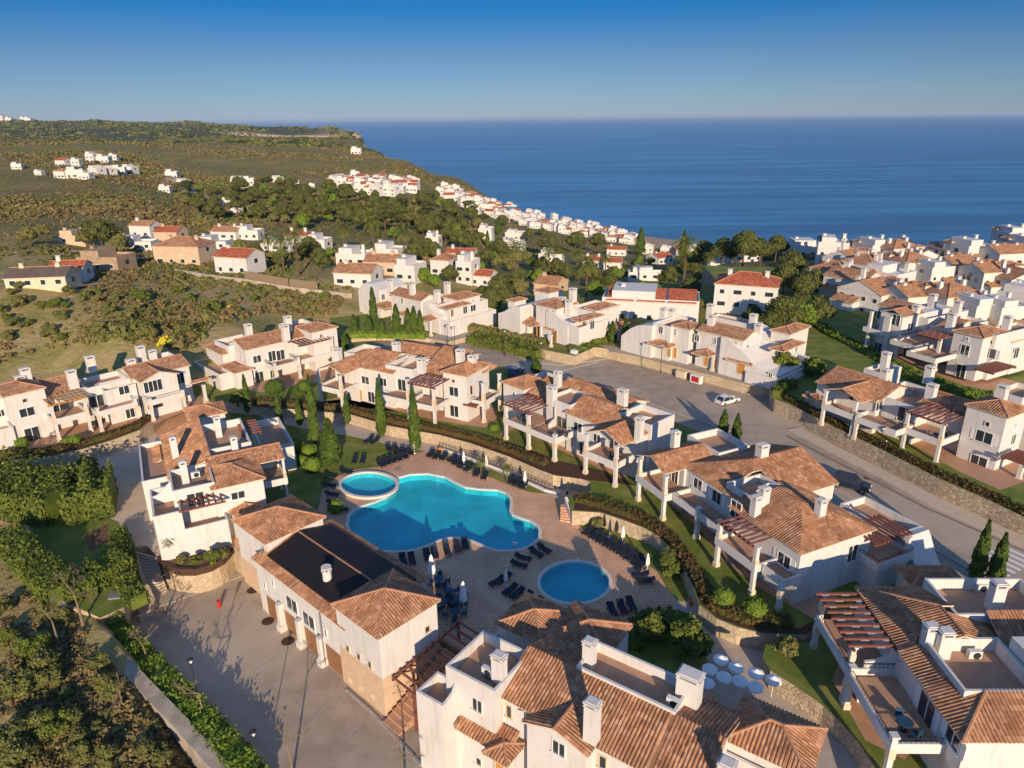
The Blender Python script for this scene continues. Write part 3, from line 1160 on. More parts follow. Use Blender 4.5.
def hz(x, y):
    x = np.asarray(x, float)
    y = np.asarray(y, float)
    az = np.arctan2(x, y)
    r = np.maximum(np.hypot(x, y), 3.0)
    lr = np.log(r)
    H_ = np.stack([np.interp(lr, [p[0] for p in c[1]], [p[1] for p in c[1]]) for c in COLS])
    i = np.clip(np.searchsorted(CA, az) - 1, 0, len(CA) - 2)
    t = np.clip((az - CA[i]) / (CA[i + 1] - CA[i]), 0, 1)
    t = t * t * (3 - 2 * t)
    a = np.take_along_axis(H_, i[None, ...], 0)[0]
    b_ = np.take_along_axis(H_, (i + 1)[None, ...], 0)[0]
    z = a * (1 - t) + b_ * t
    w = wob(x, y, r)
    k = np.clip((z + 56) / 25.0, 0, 1)
    return z + w * k


def onland(px, py, off=0.0):
    """where the line of sight through a photo point meets the land"""
    d = ray(px, py)
    ts = np.exp(np.linspace(math.log(30), math.log(5500), 500))
    xs, ys, zs = d[0] * ts, d[1] * ts, H + d[2] * ts
    g = hz(xs, ys) - zs
    k = np.argmax(g > 0)
    if g[k] <= 0:
        return None
    t0, t1 = ts[max(k - 1, 0)], ts[k]
    for _ in range(18):
        tm = (t0 + t1) / 2
        if hz(d[0] * tm, d[1] * tm) > H + d[2] * tm:
            t1 = tm
        else:
            t0 = tm
    return (d[0] * t1, d[1] * t1, float(hz(d[0] * t1, d[1] * t1)))


# land sheet on a bearing / distance grid
def land_material():
    m = bpy.data.materials.new('land')
    m.use_nodes = True
    nt = m.node_tree
    b = nt.nodes['Principled BSDF']
    b.inputs['Roughness'].default_value = 0.95
    b.inputs['Specular IOR Level'].default_value = 0.1
    g = nt.nodes.new('ShaderNodeNewGeometry')
    def noise(s, d=6, rough=0.6):
        n = nt.nodes.new('ShaderNodeTexNoise')
        n.inputs['Scale'].default_value = s
        n.inputs['Detail'].default_value = d
        n.inputs['Roughness'].default_value = rough
        nt.links.new(g.outputs['Position'], n.inputs['Vector'])
        return n.outputs['Fac']
    def ramp(fac, els):
        r = nt.nodes.new('ShaderNodeValToRGB')
        e = r.color_ramp.elements
        e[0].position, e[0].color = els[0][0], (*els[0][1], 1)
        e[1].position, e[1].color = els[-1][0], (*els[-1][1], 1)
        for p, c in els[1:-1]:
            k = e.new(p)
            k.color = (*c, 1)
        nt.links.new(fac, r.inputs['Fac'])
        return r.outputs['Color']
    c1 = ramp(noise(0.022), [(0.3, (0.11, 0.105, 0.04)), (0.42, (0.25, 0.195, 0.08)), (0.52, (0.17, 0.17, 0.055)), (0.62, (0.31, 0.225, 0.11)), (0.8, (0.46, 0.31, 0.18))])
    c2 = ramp(noise(0.35, 10, 0.8), [(0.32, (0.08, 0.085, 0.028)), (0.5, (0.21, 0.185, 0.062)), (0.7, (0.35, 0.27, 0.12))])
    mx = nt.nodes.new('ShaderNodeMix')
    mx.data_type = 'RGBA'
    mx.inputs['Factor'].default_value = 0.5
    nt.links.new(c1, mx.inputs['A'])
    nt.links.new(c2, mx.inputs['B'])
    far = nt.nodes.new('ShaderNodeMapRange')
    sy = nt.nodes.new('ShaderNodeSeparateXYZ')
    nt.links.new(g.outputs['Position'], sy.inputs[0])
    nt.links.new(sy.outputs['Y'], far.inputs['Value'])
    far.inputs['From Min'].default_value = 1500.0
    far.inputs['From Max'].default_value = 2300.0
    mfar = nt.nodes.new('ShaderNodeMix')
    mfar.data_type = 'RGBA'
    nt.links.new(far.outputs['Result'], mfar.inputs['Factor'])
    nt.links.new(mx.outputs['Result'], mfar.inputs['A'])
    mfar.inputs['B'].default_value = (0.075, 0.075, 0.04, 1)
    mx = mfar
    # open grass near the estate
    ngr = nt.nodes.new('ShaderNodeMapRange')
    nt.links.new(sy.outputs['Y'], ngr.inputs['Value'])
    ngr.inputs['From Min'].default_value = 270.0
    ngr.inputs['From Max'].default_value = 200.0
    gcol = ramp(noise(0.12, 10, 0.75), [(0.32, (0.19, 0.20, 0.055)), (0.46, (0.33, 0.28, 0.10)), (0.58, (0.44, 0.33, 0.16)), (0.72, (0.25, 0.24, 0.07))])
    mgr = nt.nodes.new('ShaderNodeMix')
    mgr.data_type = 'RGBA'
    nt.links.new(ngr.outputs['Result'], mgr.inputs['Factor'])
    nt.links.new(mfar.outputs['Result'], mgr.inputs['A'])
    nt.links.new(gcol, mgr.inputs['B'])
    mx = mgr
    # beach sand low down by the sea
    sx = nt.nodes.new('ShaderNodeSeparateXYZ')
    nt.links.new(g.outputs['Position'], sx.inputs[0])
    mr = nt.nodes.new('ShaderNodeMapRange')
    mr.inputs['From Min'].default_value = -53.0
    mr.inputs['From Max'].default_value = -56.0
    nt.links.new(sx.outputs['Z'], mr.inputs['Value'])
    m2 = nt.nodes.new('ShaderNodeMix')
    m2.data_type = 'RGBA'
    nt.links.new(mr.outputs['Result'], m2.inputs['Factor'])
    nt.links.new(mx.outputs['Result'], m2.inputs['A'])
    m2.inputs['B'].default_value = (0.46, 0.33, 0.22, 1)
    # bare rock on steep faces
    nz = nt.nodes.new('ShaderNodeSeparateXYZ')
    nt.links.new(g.outputs['Normal'], nz.inputs[0])
    mr2 = nt.nodes.new('ShaderNodeMapRange')
    mr2.inputs['From Min'].default_value = 0.80
    mr2.inputs['From Max'].default_value = 0.68
    nt.links.new(nz.outputs['Z'], mr2.inputs['Value'])
    m3 = nt.nodes.new('ShaderNodeMix')
    m3.data_type = 'RGBA'
    nt.links.new(mr2.outputs['Result'], m3.inputs['Factor'])
    nt.links.new(m2.outputs['Result'], m3.inputs['A'])
    m3.inputs['B'].default_value = (0.45, 0.30, 0.18, 1)
    # the sandstone cliffs of the far headland
    mr3 = nt.nodes.new('ShaderNodeMapRange')
    mr3.inputs['From Min'].default_value = 0.990
    mr3.inputs['From Max'].default_value = 0.975
    nt.links.new(nz.outputs['Z'], mr3.inputs['Value'])
    gt = nt.nodes.new('ShaderNodeMath')
    gt.operation = 'GREATER_THAN'
    gt.inputs[1].default_value = 2750.0
    nt.links.new(sx.outputs['Y'], gt.inputs[0])
    mm = nt.nodes.new('ShaderNodeMath')
    mm.operation = 'MULTIPLY'
    nt.links.new(mr3.outputs['Result'], mm.inputs[0])
    nt.links.new(gt.outputs[0], mm.inputs[1])
    m4 = nt.nodes.new('ShaderNodeMix')
    m4.data_type = 'RGBA'
    nt.links.new(mm.outputs[0], m4.inputs['Factor'])
    nt.links.new(m3.outputs['Result'], m4.inputs['A'])
    m4.inputs['B'].default_value = (0.60, 0.42, 0.28, 1)
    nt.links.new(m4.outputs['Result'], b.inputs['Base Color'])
    bpl = nt.nodes.new('ShaderNodeBump')
    bpl.inputs['Distance'].default_value = 0.8
    bpl.inputs['Strength'].default_value = 0.7
    nt.links.new(noise(0.8, 8, 0.7), bpl.inputs['Height'])
    nt.links.new(bpl.outputs['Normal'], b.inputs['Normal'])
    MATS['land'] = m


land_material()
na, nrad = 560, 560
azs = np.linspace(-1.15, 1.15, na)
rs = np.exp(np.linspace(math.log(6), math.log(5600), nrad))
AZ, RR = np.meshgrid(azs, rs)
X = RR * np.sin(AZ)
Y = RR * np.cos(AZ)
Z = hz(X, Y)
def inpoly(x, y, poly):
    r = np.zeros(np.shape(x), bool)
    n = len(poly)
    j = n - 1
    for i in range(n):
        xi, yi = poly[i]
        xj, yj = poly[j]
        c = ((yi > y) != (yj > y)) & (x < (xj - xi) * (y - yi) / (yj - yi + 1e-12) + xi)
        r ^= c
        j = i
    return r


# the ground is cut down under the car park and the terraces
CUT = [P(x, y, -3.3)[:2] for x, y in ((136, 610), (106, 640), (150, 686), (218, 770), (262, 835), (300, 1000), (900, 1400), (1400, 900), (1100, 560), (640, 360), (420, 420), (235, 430), (90, 560))]
Z = np.where(inpoly(X, Y, CUT), np.minimum(Z, -4.6), Z)
CUT2 = [P(x, y, 0)[:2] for x, y in ((-60, 466), (100, 440), (150, 400), (250, 392), (500, 400), (640, 480), (420, 600), (200, 620), (140, 606), (98, 618), (68, 603), (18, 551), (-60, 505))]
Z = np.where(inpoly(X, Y, CUT2), np.minimum(Z, -0.6), Z)
verts = np.stack([X, Y, Z], -1).reshape(-1, 3)
ii, jj = np.meshgrid(np.arange(nrad - 1), np.arange(na - 1), indexing='ij')
a = ii * na + jj
faces = np.stack([a, a + 1, a + na + 1, a + na], -1).reshape(-1, 4)


def np_mesh(name, verts, faces, mats, mi=None, parent=None, smooth=False, k=None):
    me = bpy.data.meshes.new(name)
    verts = np.asarray(verts, np.float32)
    faces = np.asarray(faces, np.int32)
    k = faces.shape[1]
    me.vertices.add(len(verts))
    me.vertices.foreach_set('co', verts.ravel())
    me.loops.add(faces.size)
    me.loops.foreach_set('vertex_index', faces.ravel())
    me.polygons.add(len(faces))
    me.polygons.foreach_set('loop_start', np.arange(0, faces.size, k, dtype=np.int32))
    me.polygons.foreach_set('loop_total', np.full(len(faces), k, np.int32))
    for m in ([mats] if isinstance(mats, str) else mats):
        me.materials.append(MATS[m])
    if mi is not None:
        me.polygons.foreach_set('material_index', np.asarray(mi, np.int32))
    if smooth:
        me.polygons.foreach_set('use_smooth', np.ones(len(faces), bool))
    me.update(calc_edges=True)
    return me


def link(name, me, parent=None, loc=None):
    o = bpy.data.objects.new(name, me)
    SC.collection.objects.link(o)
    if parent:
        o.parent = parent
    if loc is not None:
        o.location = loc
    return o


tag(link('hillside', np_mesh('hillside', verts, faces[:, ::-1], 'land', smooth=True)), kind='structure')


# sea
def sea_material():
    m = bpy.data.materials.new('sea')
    m.use_nodes = True
    nt = m.node_tree
    b = nt.nodes['Principled BSDF']
    b.inputs['Roughness'].default_value = 0.25
    b.inputs['Specular IOR Level'].default_value = 0.4
    g = nt.nodes.new('ShaderNodeNewGeometry')
    mp = nt.nodes.new('ShaderNodeMapping')
    mp.inputs['Scale'].default_value = (0.0022, 0.022, 0.01)
    mp.inputs['Rotation'].default_value = (0, 0, 0.18)
    nt.links.new(g.outputs['Position'], mp.inputs['Vector'])
    n = nt.nodes.new('ShaderNodeTexNoise')
    n.inputs['Scale'].default_value = 1.0
    n.inputs['Detail'].default_value = 7
    nt.links.new(mp.outputs[0], n.inputs['Vector'])
    r = nt.nodes.new('ShaderNodeValToRGB')
    r.color_ramp.elements[0].position = 0.42
    r.color_ramp.elements[0].color = (0.004, 0.085, 0.19, 1)
    r.color_ramp.elements[1].position = 0.62
    r.color_ramp.elements[1].color = (0.025, 0.20, 0.37, 1)
    nt.links.new(n.outputs['Fac'], r.inputs['Fac'])
    nt.links.new(r.outputs['Color'], b.inputs['Base Color'])
    n2 = nt.nodes.new('ShaderNodeTexNoise')
    n2.inputs['Scale'].default_value = 1.0
    n2.inputs['Detail'].default_value = 6
    mp2 = nt.nodes.new('ShaderNodeMapping')
    mp2.inputs['Scale'].default_value = (0.012, 0.085, 0.1)
    mp2.inputs['Rotation'].default_value = (0, 0, 0.3)
    nt.links.new(g.outputs['Position'], mp2.inputs['Vector'])
    nt.links.new(mp2.outputs[0], n2.inputs['Vector'])
    bp = nt.nodes.new('ShaderNodeBump')
    bp.inputs['Strength'].default_value = 0.8
    bp.inputs['Distance'].default_value = 5.0
    nt.links.new(n2.outputs['Fac'], bp.inputs['Height'])
    nt.links.new(bp.outputs['Normal'], b.inputs['Normal'])
    MATS['sea'] = m


sea_material()
m = MB()
m.face([(-90000, -500, SEA), (90000, -500, SEA), (90000, 90000, SEA), (-90000, 90000, SEA)])
tag(m.build('sea', 'sea'), kind='structure')


# ------------------------------------------------------------------ levelled ground, roads, paving, lawns, pools
def px3(pts, z):
    return [P(x, y, z) for x, y in pts]


def slab(name, pts, z, zlow, mats, world=(), skirt=0):
    q = [(p[0], p[1]) for p in px3(pts, z)] if not world else list(world)
    area = sum(q[i][0] * q[(i + 1) % len(q)][1] - q[(i + 1) % len(q)][0] * q[i][1] for i in range(len(q)))
    if area < 0:
        q = q[::-1]
    m = MB()
    m.prism(q, zlow, z, 1, top=0)
    return tag(m.build(name, mats), kind='structure')


def sheet(name, pts, z, mat_, holes=(), kind='structure'):
    m = MB()
    m.cap(px3(pts, z), 0, [px3(h, z) for h in holes])
    return tag(m.build(name, mat_), kind=kind)


def ell(cx, cy, rx, ry, n=40):
    return [(cx + rx * math.cos(2 * math.pi * i / n), cy + ry * math.sin(2 * math.pi * i / n)) for i in range(n)]


POOL = [(398.8, 477.5), (410, 474.5), (427.5, 473.7), (445, 477), (455, 482.5), (465, 487.3), (480, 489.2), (497.5, 490), (505.5, 493), (510, 498), (510.5, 503.5), (509.5, 511), (512, 514.5), (517.5, 517), (530, 521), (536, 525), (539, 530), (538.7, 537.5), (530, 545), (522, 548.5), (509, 550), (497.5, 550), (485, 546), (472.5, 540.5), (463, 538), (455, 537), (447, 537.7), (440, 539.5), (425, 546), (415, 549.3), (402, 551), (385, 550.5), (367.5, 546), (360, 541), (353.7, 536), (350, 530), (348, 523.7), (350, 515), (356, 509.5), (362.5, 506), (375, 502), (387, 497), (396, 489.5), (398.5, 483)]
KID = ell(574.7, 582.3, 34.8, 20.7)
SPA = ell(368.7, 486.0, 27.7, 12.2)

# car park in front of the clubhouse
slab('car_park', [(150, 596), (140, 612), (105, 640), (150, 690), (215, 775), (260, 840), (900, 860), (620, 640), (420, 560), (240, 520), (226, 560), (200, 575), (165, 570)], -3.5, -7, ['asphalt', 'stone_wall'])
# plaza, deck and path level, with holes for the pools
wd = [P(-60, 500), P(15, 550), P(65, 606), P(98, 614), P(122, 600), P(131, 578), P(133, 547), P(147, 546), P(158.7, 557.5), P(162, 561), P(166.5, 563.7), P(172, 566), P(179, 567.6), P(187, 568.2), P(194.7, 567.6), P(203, 566), P(210, 563.7), P(218, 560), P(224.4, 555), P(232, 546.5)]
wd += [(-28.0, 68.0, 0), (-20.0, 60.5, 0), (-13, 55.5, 0), (-7.2, 57.0, 0), (-4.6, 54.8, 0), (2, 49.5, 0), (12, 44, 0), (18, 36, 0), (30, 20, 0), (50, 20, 0), (60, 60, 0), (50, 90, 0), (10, 130, 0), (-60, 150, 0), (-95, 120, 0)]
m = MB()
m.cap(wd, 0, [px3(POOL, 0), px3(KID, 0), px3(SPA, 0)])
n = len(wd)
for i in range(n):
    a_, b_ = wd[i], wd[(i + 1) % n]
    m.face([(a_[0], a_[1], -6), (b_[0], b_[1], -6), (b_[0], b_[1], 0), (a_[0], a_[1], 0)], 1)
tag(m.build('pool_terrace', ['deck_paving', 'stone_wall_plain']), kind='structure')


def pool(name, label, pts, depth, water='pool_water', rim=0.35, rimh=0.05):
    q = px3(pts, 0)
    cx = sum(p[0] for p in q) / len(q)
    cy = sum(p[1] for p in q) / len(q)
    area = sum(q[i][0] * q[(i + 1) % len(q)][1] - q[(i + 1) % len(q)][0] * q[i][1] for i in range(len(q)))
    if area < 0:
        q = q[::-1]
    q = [(p[0] - cx, p[1] - cy) for p in q]
    root = tag(empty(name, (cx, cy, 0)), label, 'swimming pool')
    n = len(q)
    m = MB()
    for i in range(n):
        a, b = q[i], q[(i + 1) % n]
        m.face([(b[0], b[1], -depth), (a[0], a[1], -depth), (a[0], a[1], 0.0), (b[0], b[1], 0.0)])
    m.cap([(p[0], p[1], -depth) for p in q])
    m.build('basin', 'pool_tiles', root)
    m = MB()
    m.cap([(p[0], p[1], rimh - 0.14) for p in q])
    m.build('water', water, root)
    # rim
    def off(d):
        out = []
        for i in range(n):
            a, b, c = Vector(q[i - 1]), Vector(q[i]), Vector(q[(i + 1) % n])
            n1 = (b - a).normalized()
            n2 = (c - b).normalized()
            t = (n1 + n2).normalized()
            nn = Vector((t.y, -t.x))
            out.append((b.x + nn.x * d, b.y + nn.y * d))
        return out
    o1 = off(rim)
    o0 = off(-0.05)
    m = MB()
    for i in range(n):
        j = (i + 1) % n
        m.face([(*o0[i], rimh), (*o1[i], rimh), (*o1[j], rimh), (*o0[j], rimh)])
        m.face([(*o1[i], 0), (*o1[j], 0), (*o1[j], rimh), (*o1[i], rimh)])
        m.face([(*o0[j], rimh - 0.3), (*o0[i], rimh - 0.3), (*o0[i], rimh), (*o0[j], rimh)])
    m.build('rim', 'pool_rim', root)
    return root


pr = pool('swimming_pool', 'large free form turquoise swimming pool in the middle of the deck', POOL, 1.0)
pool('swimming_pool', 'small round blue pool among the loungers on the right of the deck', KID, 0.9)
sp = pool('swimming_pool', 'round pale pool with raised rim touching the big pool', SPA, 0.6, 'pool_water_shallow', rim=0.38, rimh=0.32)
# paving of the plaza and the paths on the same level
sheet('plaza', [(-60, 480), (0, 474), (70, 462), (125, 440), (150, 425), (160, 440), (150, 500), (160, 556), (158.5, 557), (147, 545.5), (133, 546), (118, 533), (100, 520), (-60, 520)], 0.004, 'plaza_paving')
sheet('garden_path', [(672, 606), (690, 595), (700, 606), (720, 620), (760, 636), (764, 645), (763, 659), (772, 671), (795, 686), (826, 708), (850, 732), (900, 800), (800, 830), (770, 768), (730, 720), (700, 665), (690, 640)], 0.006, 'path_paving')
sheet('walkway', [(230, 396), (272, 412), (317, 417), (350, 421), (390, 434), (440, 444), (470, 452), (510, 467), (545, 484), (570, 492), (560, 500), (545, 494), (520, 482), (480, 466), (440, 455), (400, 447), (350, 436), (300, 428), (240, 415)], 0.02, 'path_paving')
sheet('side_lane', [(196, 385), (215, 378), (235, 395), (244, 415), (232, 425), (214, 408)], 0.03, 'pavement')
sheet('driveway_yard', [(220, 380), (235, 388), (244, 400), (240, 412), (225, 400)], 0.035, 'pavement')

# lawns on the pool level
sheet('lawn', [(238, 400), (262, 418), (300, 428), (350, 436), (400, 447), (425, 451), (402, 456), (384, 466), (352, 470), (335, 478), (322, 490), (316, 520), (340, 560), (270, 520), (250, 470), (225, 440), (215, 425)], 0.05, 'lawn')
sheet('lawn', [(428, 450), (470, 461), (505, 475), (540, 490), (548, 494), (530, 492), (512, 486), (492, 478), (470, 470), (462, 464), (444, 460)], 0.05, 'lawn')
sheet('lawn', [(576, 523), (600, 522), (625, 530), (645, 539), (664, 550), (678, 570), (690, 600), (680, 602), (668, 590), (658, 572), (640, 560), (612, 545), (592, 536)], 0.05, 'lawn')
sheet('lawn', [(628, 622), (660, 616), (690, 625), (705, 650), (712, 690), (690, 690), (640, 672), (625, 650)], 0.05, 'lawn')
sheet('compound_lawn', [(30, 520), (60, 500), (118, 522), (135, 560), (140, 600), (100, 618), (62, 600), (30, 560)], 0.05, 'lawn')
sheet('bare_soil', [(84, 535), (108, 524), (112, 540), (90, 552)], 0.056, 'dirt')

# villa garden level around the pool, held by the stone wall
V = [(160, 380), (175, 395), (205, 402), (226, 402), (243, 404), (272, 405), (317, 410), (350, 413), (390, 425), (440, 434), (470, 442), (510, 456), (540, 469), (553, 475), (576, 477), (590, 482), (592, 490), (570, 496), (566, 498), (572, 511), (600, 512.5), (620, 519), (642, 527), (660, 536), (672, 545), (682, 562), (692, 584.5), (699, 605), (717, 618.7), (738, 627.6), (765, 634), (806, 635), (836, 624.6)]
vq = [P(x, y, 2.0) for x, y in V] + [P(880, 600, 2), P(1100, 700, 2)] + [(90, 40, 2), (110, 90, 2), (90, 180, 2), (40, 210, 2), (-30, 175, 2), (-62, 150, 2)]
slab('villa_garden', None, 2.0, -6, ['lawn', 'stone_wall_plain'], world=[(p[0], p[1]) for p in vq])
slab('corner_garden', None, 2.0, -6, ['lawn', 'stone_wall'], world=[P(x, y, 2)[:2] for x, y in [(766, 644), (763.5, 652), (763, 658.7), (770.6, 670.6), (794, 685.5), (824, 706), (848, 730), (860, 745), (880, 775), (900, 830), (1200, 830), (1100, 660), (840, 642)]])
# western row garden
wq = [P(x, y, 2.0) for x, y in [(-80, 462), (0, 461), (40, 459), (80, 450), (110, 441), (140, 430), (152, 422), (170, 405), (160, 380)]] + [(-62, 150, 2), (-130, 140, 2), (-140, 100, 2)]
slab('western_garden', None, 1.996, -6, ['lawn', 'stone_wall_plain'], world=[(p[0], p[1]) for p in wq])
# planting beds and paved patios on the 2 m level
BED = [(243, 405.2), (317, 411.2), (350, 414.2), (390, 426), (440, 435), (470, 443), (510, 457), (540, 470), (556, 475.6), (590, 480), (640, 486), (600, 470), (560, 461), (520, 446), (480, 434), (440, 426), (400, 419), (350, 408), (300, 402), (250, 399)]
sheet('planting_bed', BED, 2.004, 'mulch')
sheet('planting_bed', [(576, 500), (600, 503), (640, 515), (670, 532), (690, 556), (700, 580), (712, 603), (735, 618), (770, 628), (800, 628), (830, 612), (840, 622), (806, 634), (765, 633), (738, 626), (717, 617.5), (700, 603), (693, 584), (683, 562), (673, 545), (660, 535), (642, 526), (620, 518), (600, 511.5), (573, 510)], 2.004, 'mulch')
sheet('planting_bed', [(0, 460), (40, 458), (80, 449), (110, 440), (140, 429), (150, 421), (145, 419), (110, 430), (75, 441), (40, 450), (0, 452)], 2.004, 'mulch')
for pts in ([(316, 402), (345, 396), (400, 412), (440, 421), (485, 428), (497, 418), (494, 405), (470, 400), (380, 395)], [(500, 436), (516, 428), (560, 450), (620, 478), (660, 470), (650, 455), (560, 420), (505, 425)],
            [(628, 498), (650, 488), (700, 530), (722, 560), (760, 588), (812, 618), (840, 600), (800, 560), (720, 500), (660, 480)], [(236, 388), (262, 392), (300, 385), (340, 378), (330, 366), (240, 374)],
            [(0, 440), (20, 449), (56, 452), (95, 442), (130, 430), (155, 424), (200, 405), (205, 396), (150, 400), (0, 430)], [(865, 740), (905, 760), (930, 720), (880, 680), (840, 660), (832, 680)]):
    sheet('patio', pts, 2.008, 'patio_tile')

# road level
RB = [(500, 352), (540, 360), (580, 374), (640, 398), (680, 412), (722, 428), (760, 448), (800, 470), (850, 500), (900, 530), (950, 560), (1030, 610), (1200, 720)]
RT = [(1200, 600), (1100, 560), (1024, 530), (990, 514), (940, 493), (880, 462), (840, 442), (800, 424), (782, 413), (772, 404), (766, 395), (720, 386), (680, 377), (640, 366), (600, 356), (578, 360), (560, 362), (530, 358), (500, 346), (470, 338), (440, 334), (420, 333), (360, 345), (350, 352), (420, 350), (470, 350)]
sheet('road', [(350, 352), (360, 345), (420, 333), (440, 334), (470, 338), (500, 346), (530, 358), (560, 362), (600, 354), (640, 364), (680, 376), (720, 386), (775, 392), (800, 404), (820, 415), (860, 433), (900, 452), (950, 476), (1000, 498), (1040, 518), (1110, 545), (1300, 640), (1200, 740), (1030, 625), (950, 572), (900, 542), (850, 512), (800, 482), (760, 458), (722, 440), (680, 424), (640, 408), (580, 388), (540, 378), (500, 366), (440, 362)], 2.012, 'asphalt')


def strip(name, line, w, z0, z1, m_, flip=1, kind='structure'):
    """kerb or pavement running along a photo line, w metres wide"""
    q = [Vector(P(x, y, z1)[:2]) for x, y in line]
    m = MB()
    o = []
    for i in range(len(q)):
        d = (q[min(i + 1, len(q) - 1)] - q[max(i - 1, 0)]).normalized()
        o.append(q[i] + Vector((-d.y, d.x)) * w * flip)
    for i in range(len(q) - 1):
        a, b, c, d = q[i], q[i + 1], o[i + 1], o[i]
        m.face([(*a, z1), (*b, z1), (*c, z1), (*d, z1)])
        m.face([(*a, z0), (*b, z0), (*b, z1), (*a, z1)])
        m.face([(*d, z1), (*c, z1), (*c, z0), (*d, z0)])
    for i, s_ in ((0, 1), (-1, 1)):
        m.face([(*q[i], z0), (*q[i], z1), (*o[i], z1), (*o[i], z0)])
    return tag(m.build(name, m_), kind=kind)


mat('paving_pale', (0.60, 0.50, 0.38), 0.9, (0.52, 0.43, 0.32), 1.5)
mat('kerb_dark', (0.26, 0.22, 0.18), 0.9, (0.2, 0.17, 0.14), 2)
KR = [(777, 408), (786, 418), (800, 426), (840, 444.5), (880, 465), (940, 496), (990, 518), (1024, 534), (1100, 566)]
PW = [(800, 427), (840, 448), (880, 468), (940, 499), (990, 521), (1040, 543), (1100, 568)]
strip('pavement', PW, 2.3, 1.99, 2.13, 'paving_pale', flip=-1)
strip('kerb', [(x - 11, y + 9) for x, y in PW], 0.3, 1.99, 2.15, 'kerb_dark', flip=-1)
strip('pavement', [(722, 436), (760, 455), (800, 478), (850, 508), (900, 537), (950, 566), (1030, 616), (1100, 660)], 2.0, 1.99, 2.13, 'pavement', flip=-1)
strip('kerb', [(640, 399), (680, 413), (722, 429), (760, 449), (800, 470), (850, 499), (900, 528), (950, 557), (1030, 604), (1100, 645)], 0.25, 1.99, 2.145, 'kerb', flip=-1)
strip('kerb', [(470, 341), (500, 349), (530, 361), (560, 365), (590, 361), (610, 358)], 0.3, 1.99, 2.145, 'kerb', flip=1)
strip('kerb', [(160, 603), (190, 591), (246, 572)], 0.3, -3.52, -3.38, 'kerb', flip=1)
strip('pavement', [(140, 614), (160, 606), (200, 592), (246, 574)], 2.5, -3.52, -3.40, 'pavement', flip=1)
strip('kerb', [(345, 690), (370, 712), (392, 735), (420, 765)], 0.25, -3.52, -3.38, 'kerb', flip=1)
# painted markings: zebra crossing and give way lines
m = MB()
o = P(985, 545, 2.02)
rd = Vector((P(1000, 522, 2)[0] - P(880, 470, 2)[0], P(1000, 522, 2)[1] - P(880, 470, 2)[1])).normalized()
nd = Vector((-rd.y, rd.x))
o = Vector(P(1010, 541, 2.0)[:2])
for k in range(8):
    a = o - nd * (1.05 * k)
    m.face([(*(a), 2.02), (*(a + rd * 3.6), 2.02), (*(a + rd * 3.6 + nd * 0.5), 2.02), (*(a + nd * 0.5), 2.02)])
a, b_ = Vector(P(556, 373, 2.0)[:2]), Vector(P(600, 362, 2.0)[:2])
d = (b_ - a).normalized()
m.face([(*a, 2.02), (*b_, 2.02), (*(b_ + Vector((-d.y, d.x)) * 0.3), 2.02), (*(a + Vector((-d.y, d.x)) * 0.3), 2.02)])
tag(m.build('road_marking', 'paint_white'), kind='structure')
m = MB()
for x, y in ((268, 621), (253, 590), (288, 641)):  # the first dark disc is a lamp head's cast shadow, painted on the asphalt
    p = P(x, y, -3.49)
    m.tube((p[0], p[1], -3.495), (p[0], p[1], -3.488), 0.7, n=20)
for x, y in ((867, 478), (892, 480)):
    p = P(x, y, 2.02)
    m.tube((p[0], p[1], 2.015), (p[0], p[1], 2.022), 0.5, n=16)
tag(m.build('drain_cover_and_lamp_shadow', 'mulch'), kind='structure')
m = MB()
for a_, c_ in (((345, 738), (362, 722)), ((338, 700), (352, 690)), ((258, 668), (290, 650)), ((300, 735), (330, 700))):
    a_, c_ = Vector(P(*a_, -3.49)), Vector(P(*c_, -3.49))
    m.bar(a_, c_, 0.14, 0.012)
tag(m.build('drain_channel', 'kerb'), kind='structure')

# level of the row right of the road, held by the rubble wall
eq = [P(x, y, 4.4)[:2] for x, y in [(771, 391), (775, 399), (790, 405), (803, 411), (840, 430), (880, 449), (940, 479), (990, 501), (1024, 517), (1110, 556), (1300, 640)]]
slab('roadside_garden', None, 4.4, -6, ['lawn', 'stone_wall'], world=eq + [(150, 60), (150, 200), (60, 220), (54, 150)])
sheet('patio', [(790, 412), (803, 404), (860, 428), (905, 440), (960, 472), (1000, 490), (1030, 480), (1030, 455), (960, 430), (880, 405), (820, 392)], 4.404, 'patio_tile')
sheet('patio', [(870, 352), (900, 360), (940, 376), (975, 390), (1030, 400), (1030, 385), (980, 372), (900, 345)], 4.404, 'patio_tile')
# level north of the road
nq = [P(x, y, 4.0)[:2] for x, y in [(608, 349), (620, 352), (640, 356), (680, 366), (720, 376), (762, 387), (790, 389), (820, 370), (850, 340), (830, 300), (700, 285), (560, 300), (500, 320), (503, 331), (520, 339), (545, 350), (575, 356), (595, 347)]]
slab('north_garden', None, 4.0, -6, ['lawn_dry', 'stone_wall_plain'], world=nq)
sheet('service_lane', [(612, 351.5), (640, 357), (680, 367), (720, 377), (762, 388), (775, 382), (740, 372), (640, 349), (600, 345)], 4.004, 'pavement')
n2 = [P(x, y, 3.0)[:2] for x, y in [(330, 327), (345, 338), (380, 336), (430, 338), (448, 342), (470, 336), (500, 322), (500, 300), (370, 290), (330, 300)]]
slab('north_garden', None, 3.0, -6, ['lawn', 'stone_wall_plain'], world=n2)
sheet('forecourt', [(425, 338), (448, 341.5), (470, 336), (490, 326), (470, 326), (440, 333)], 3.01, 'pavement')
# the round planter, parapets and the boundary wall strip


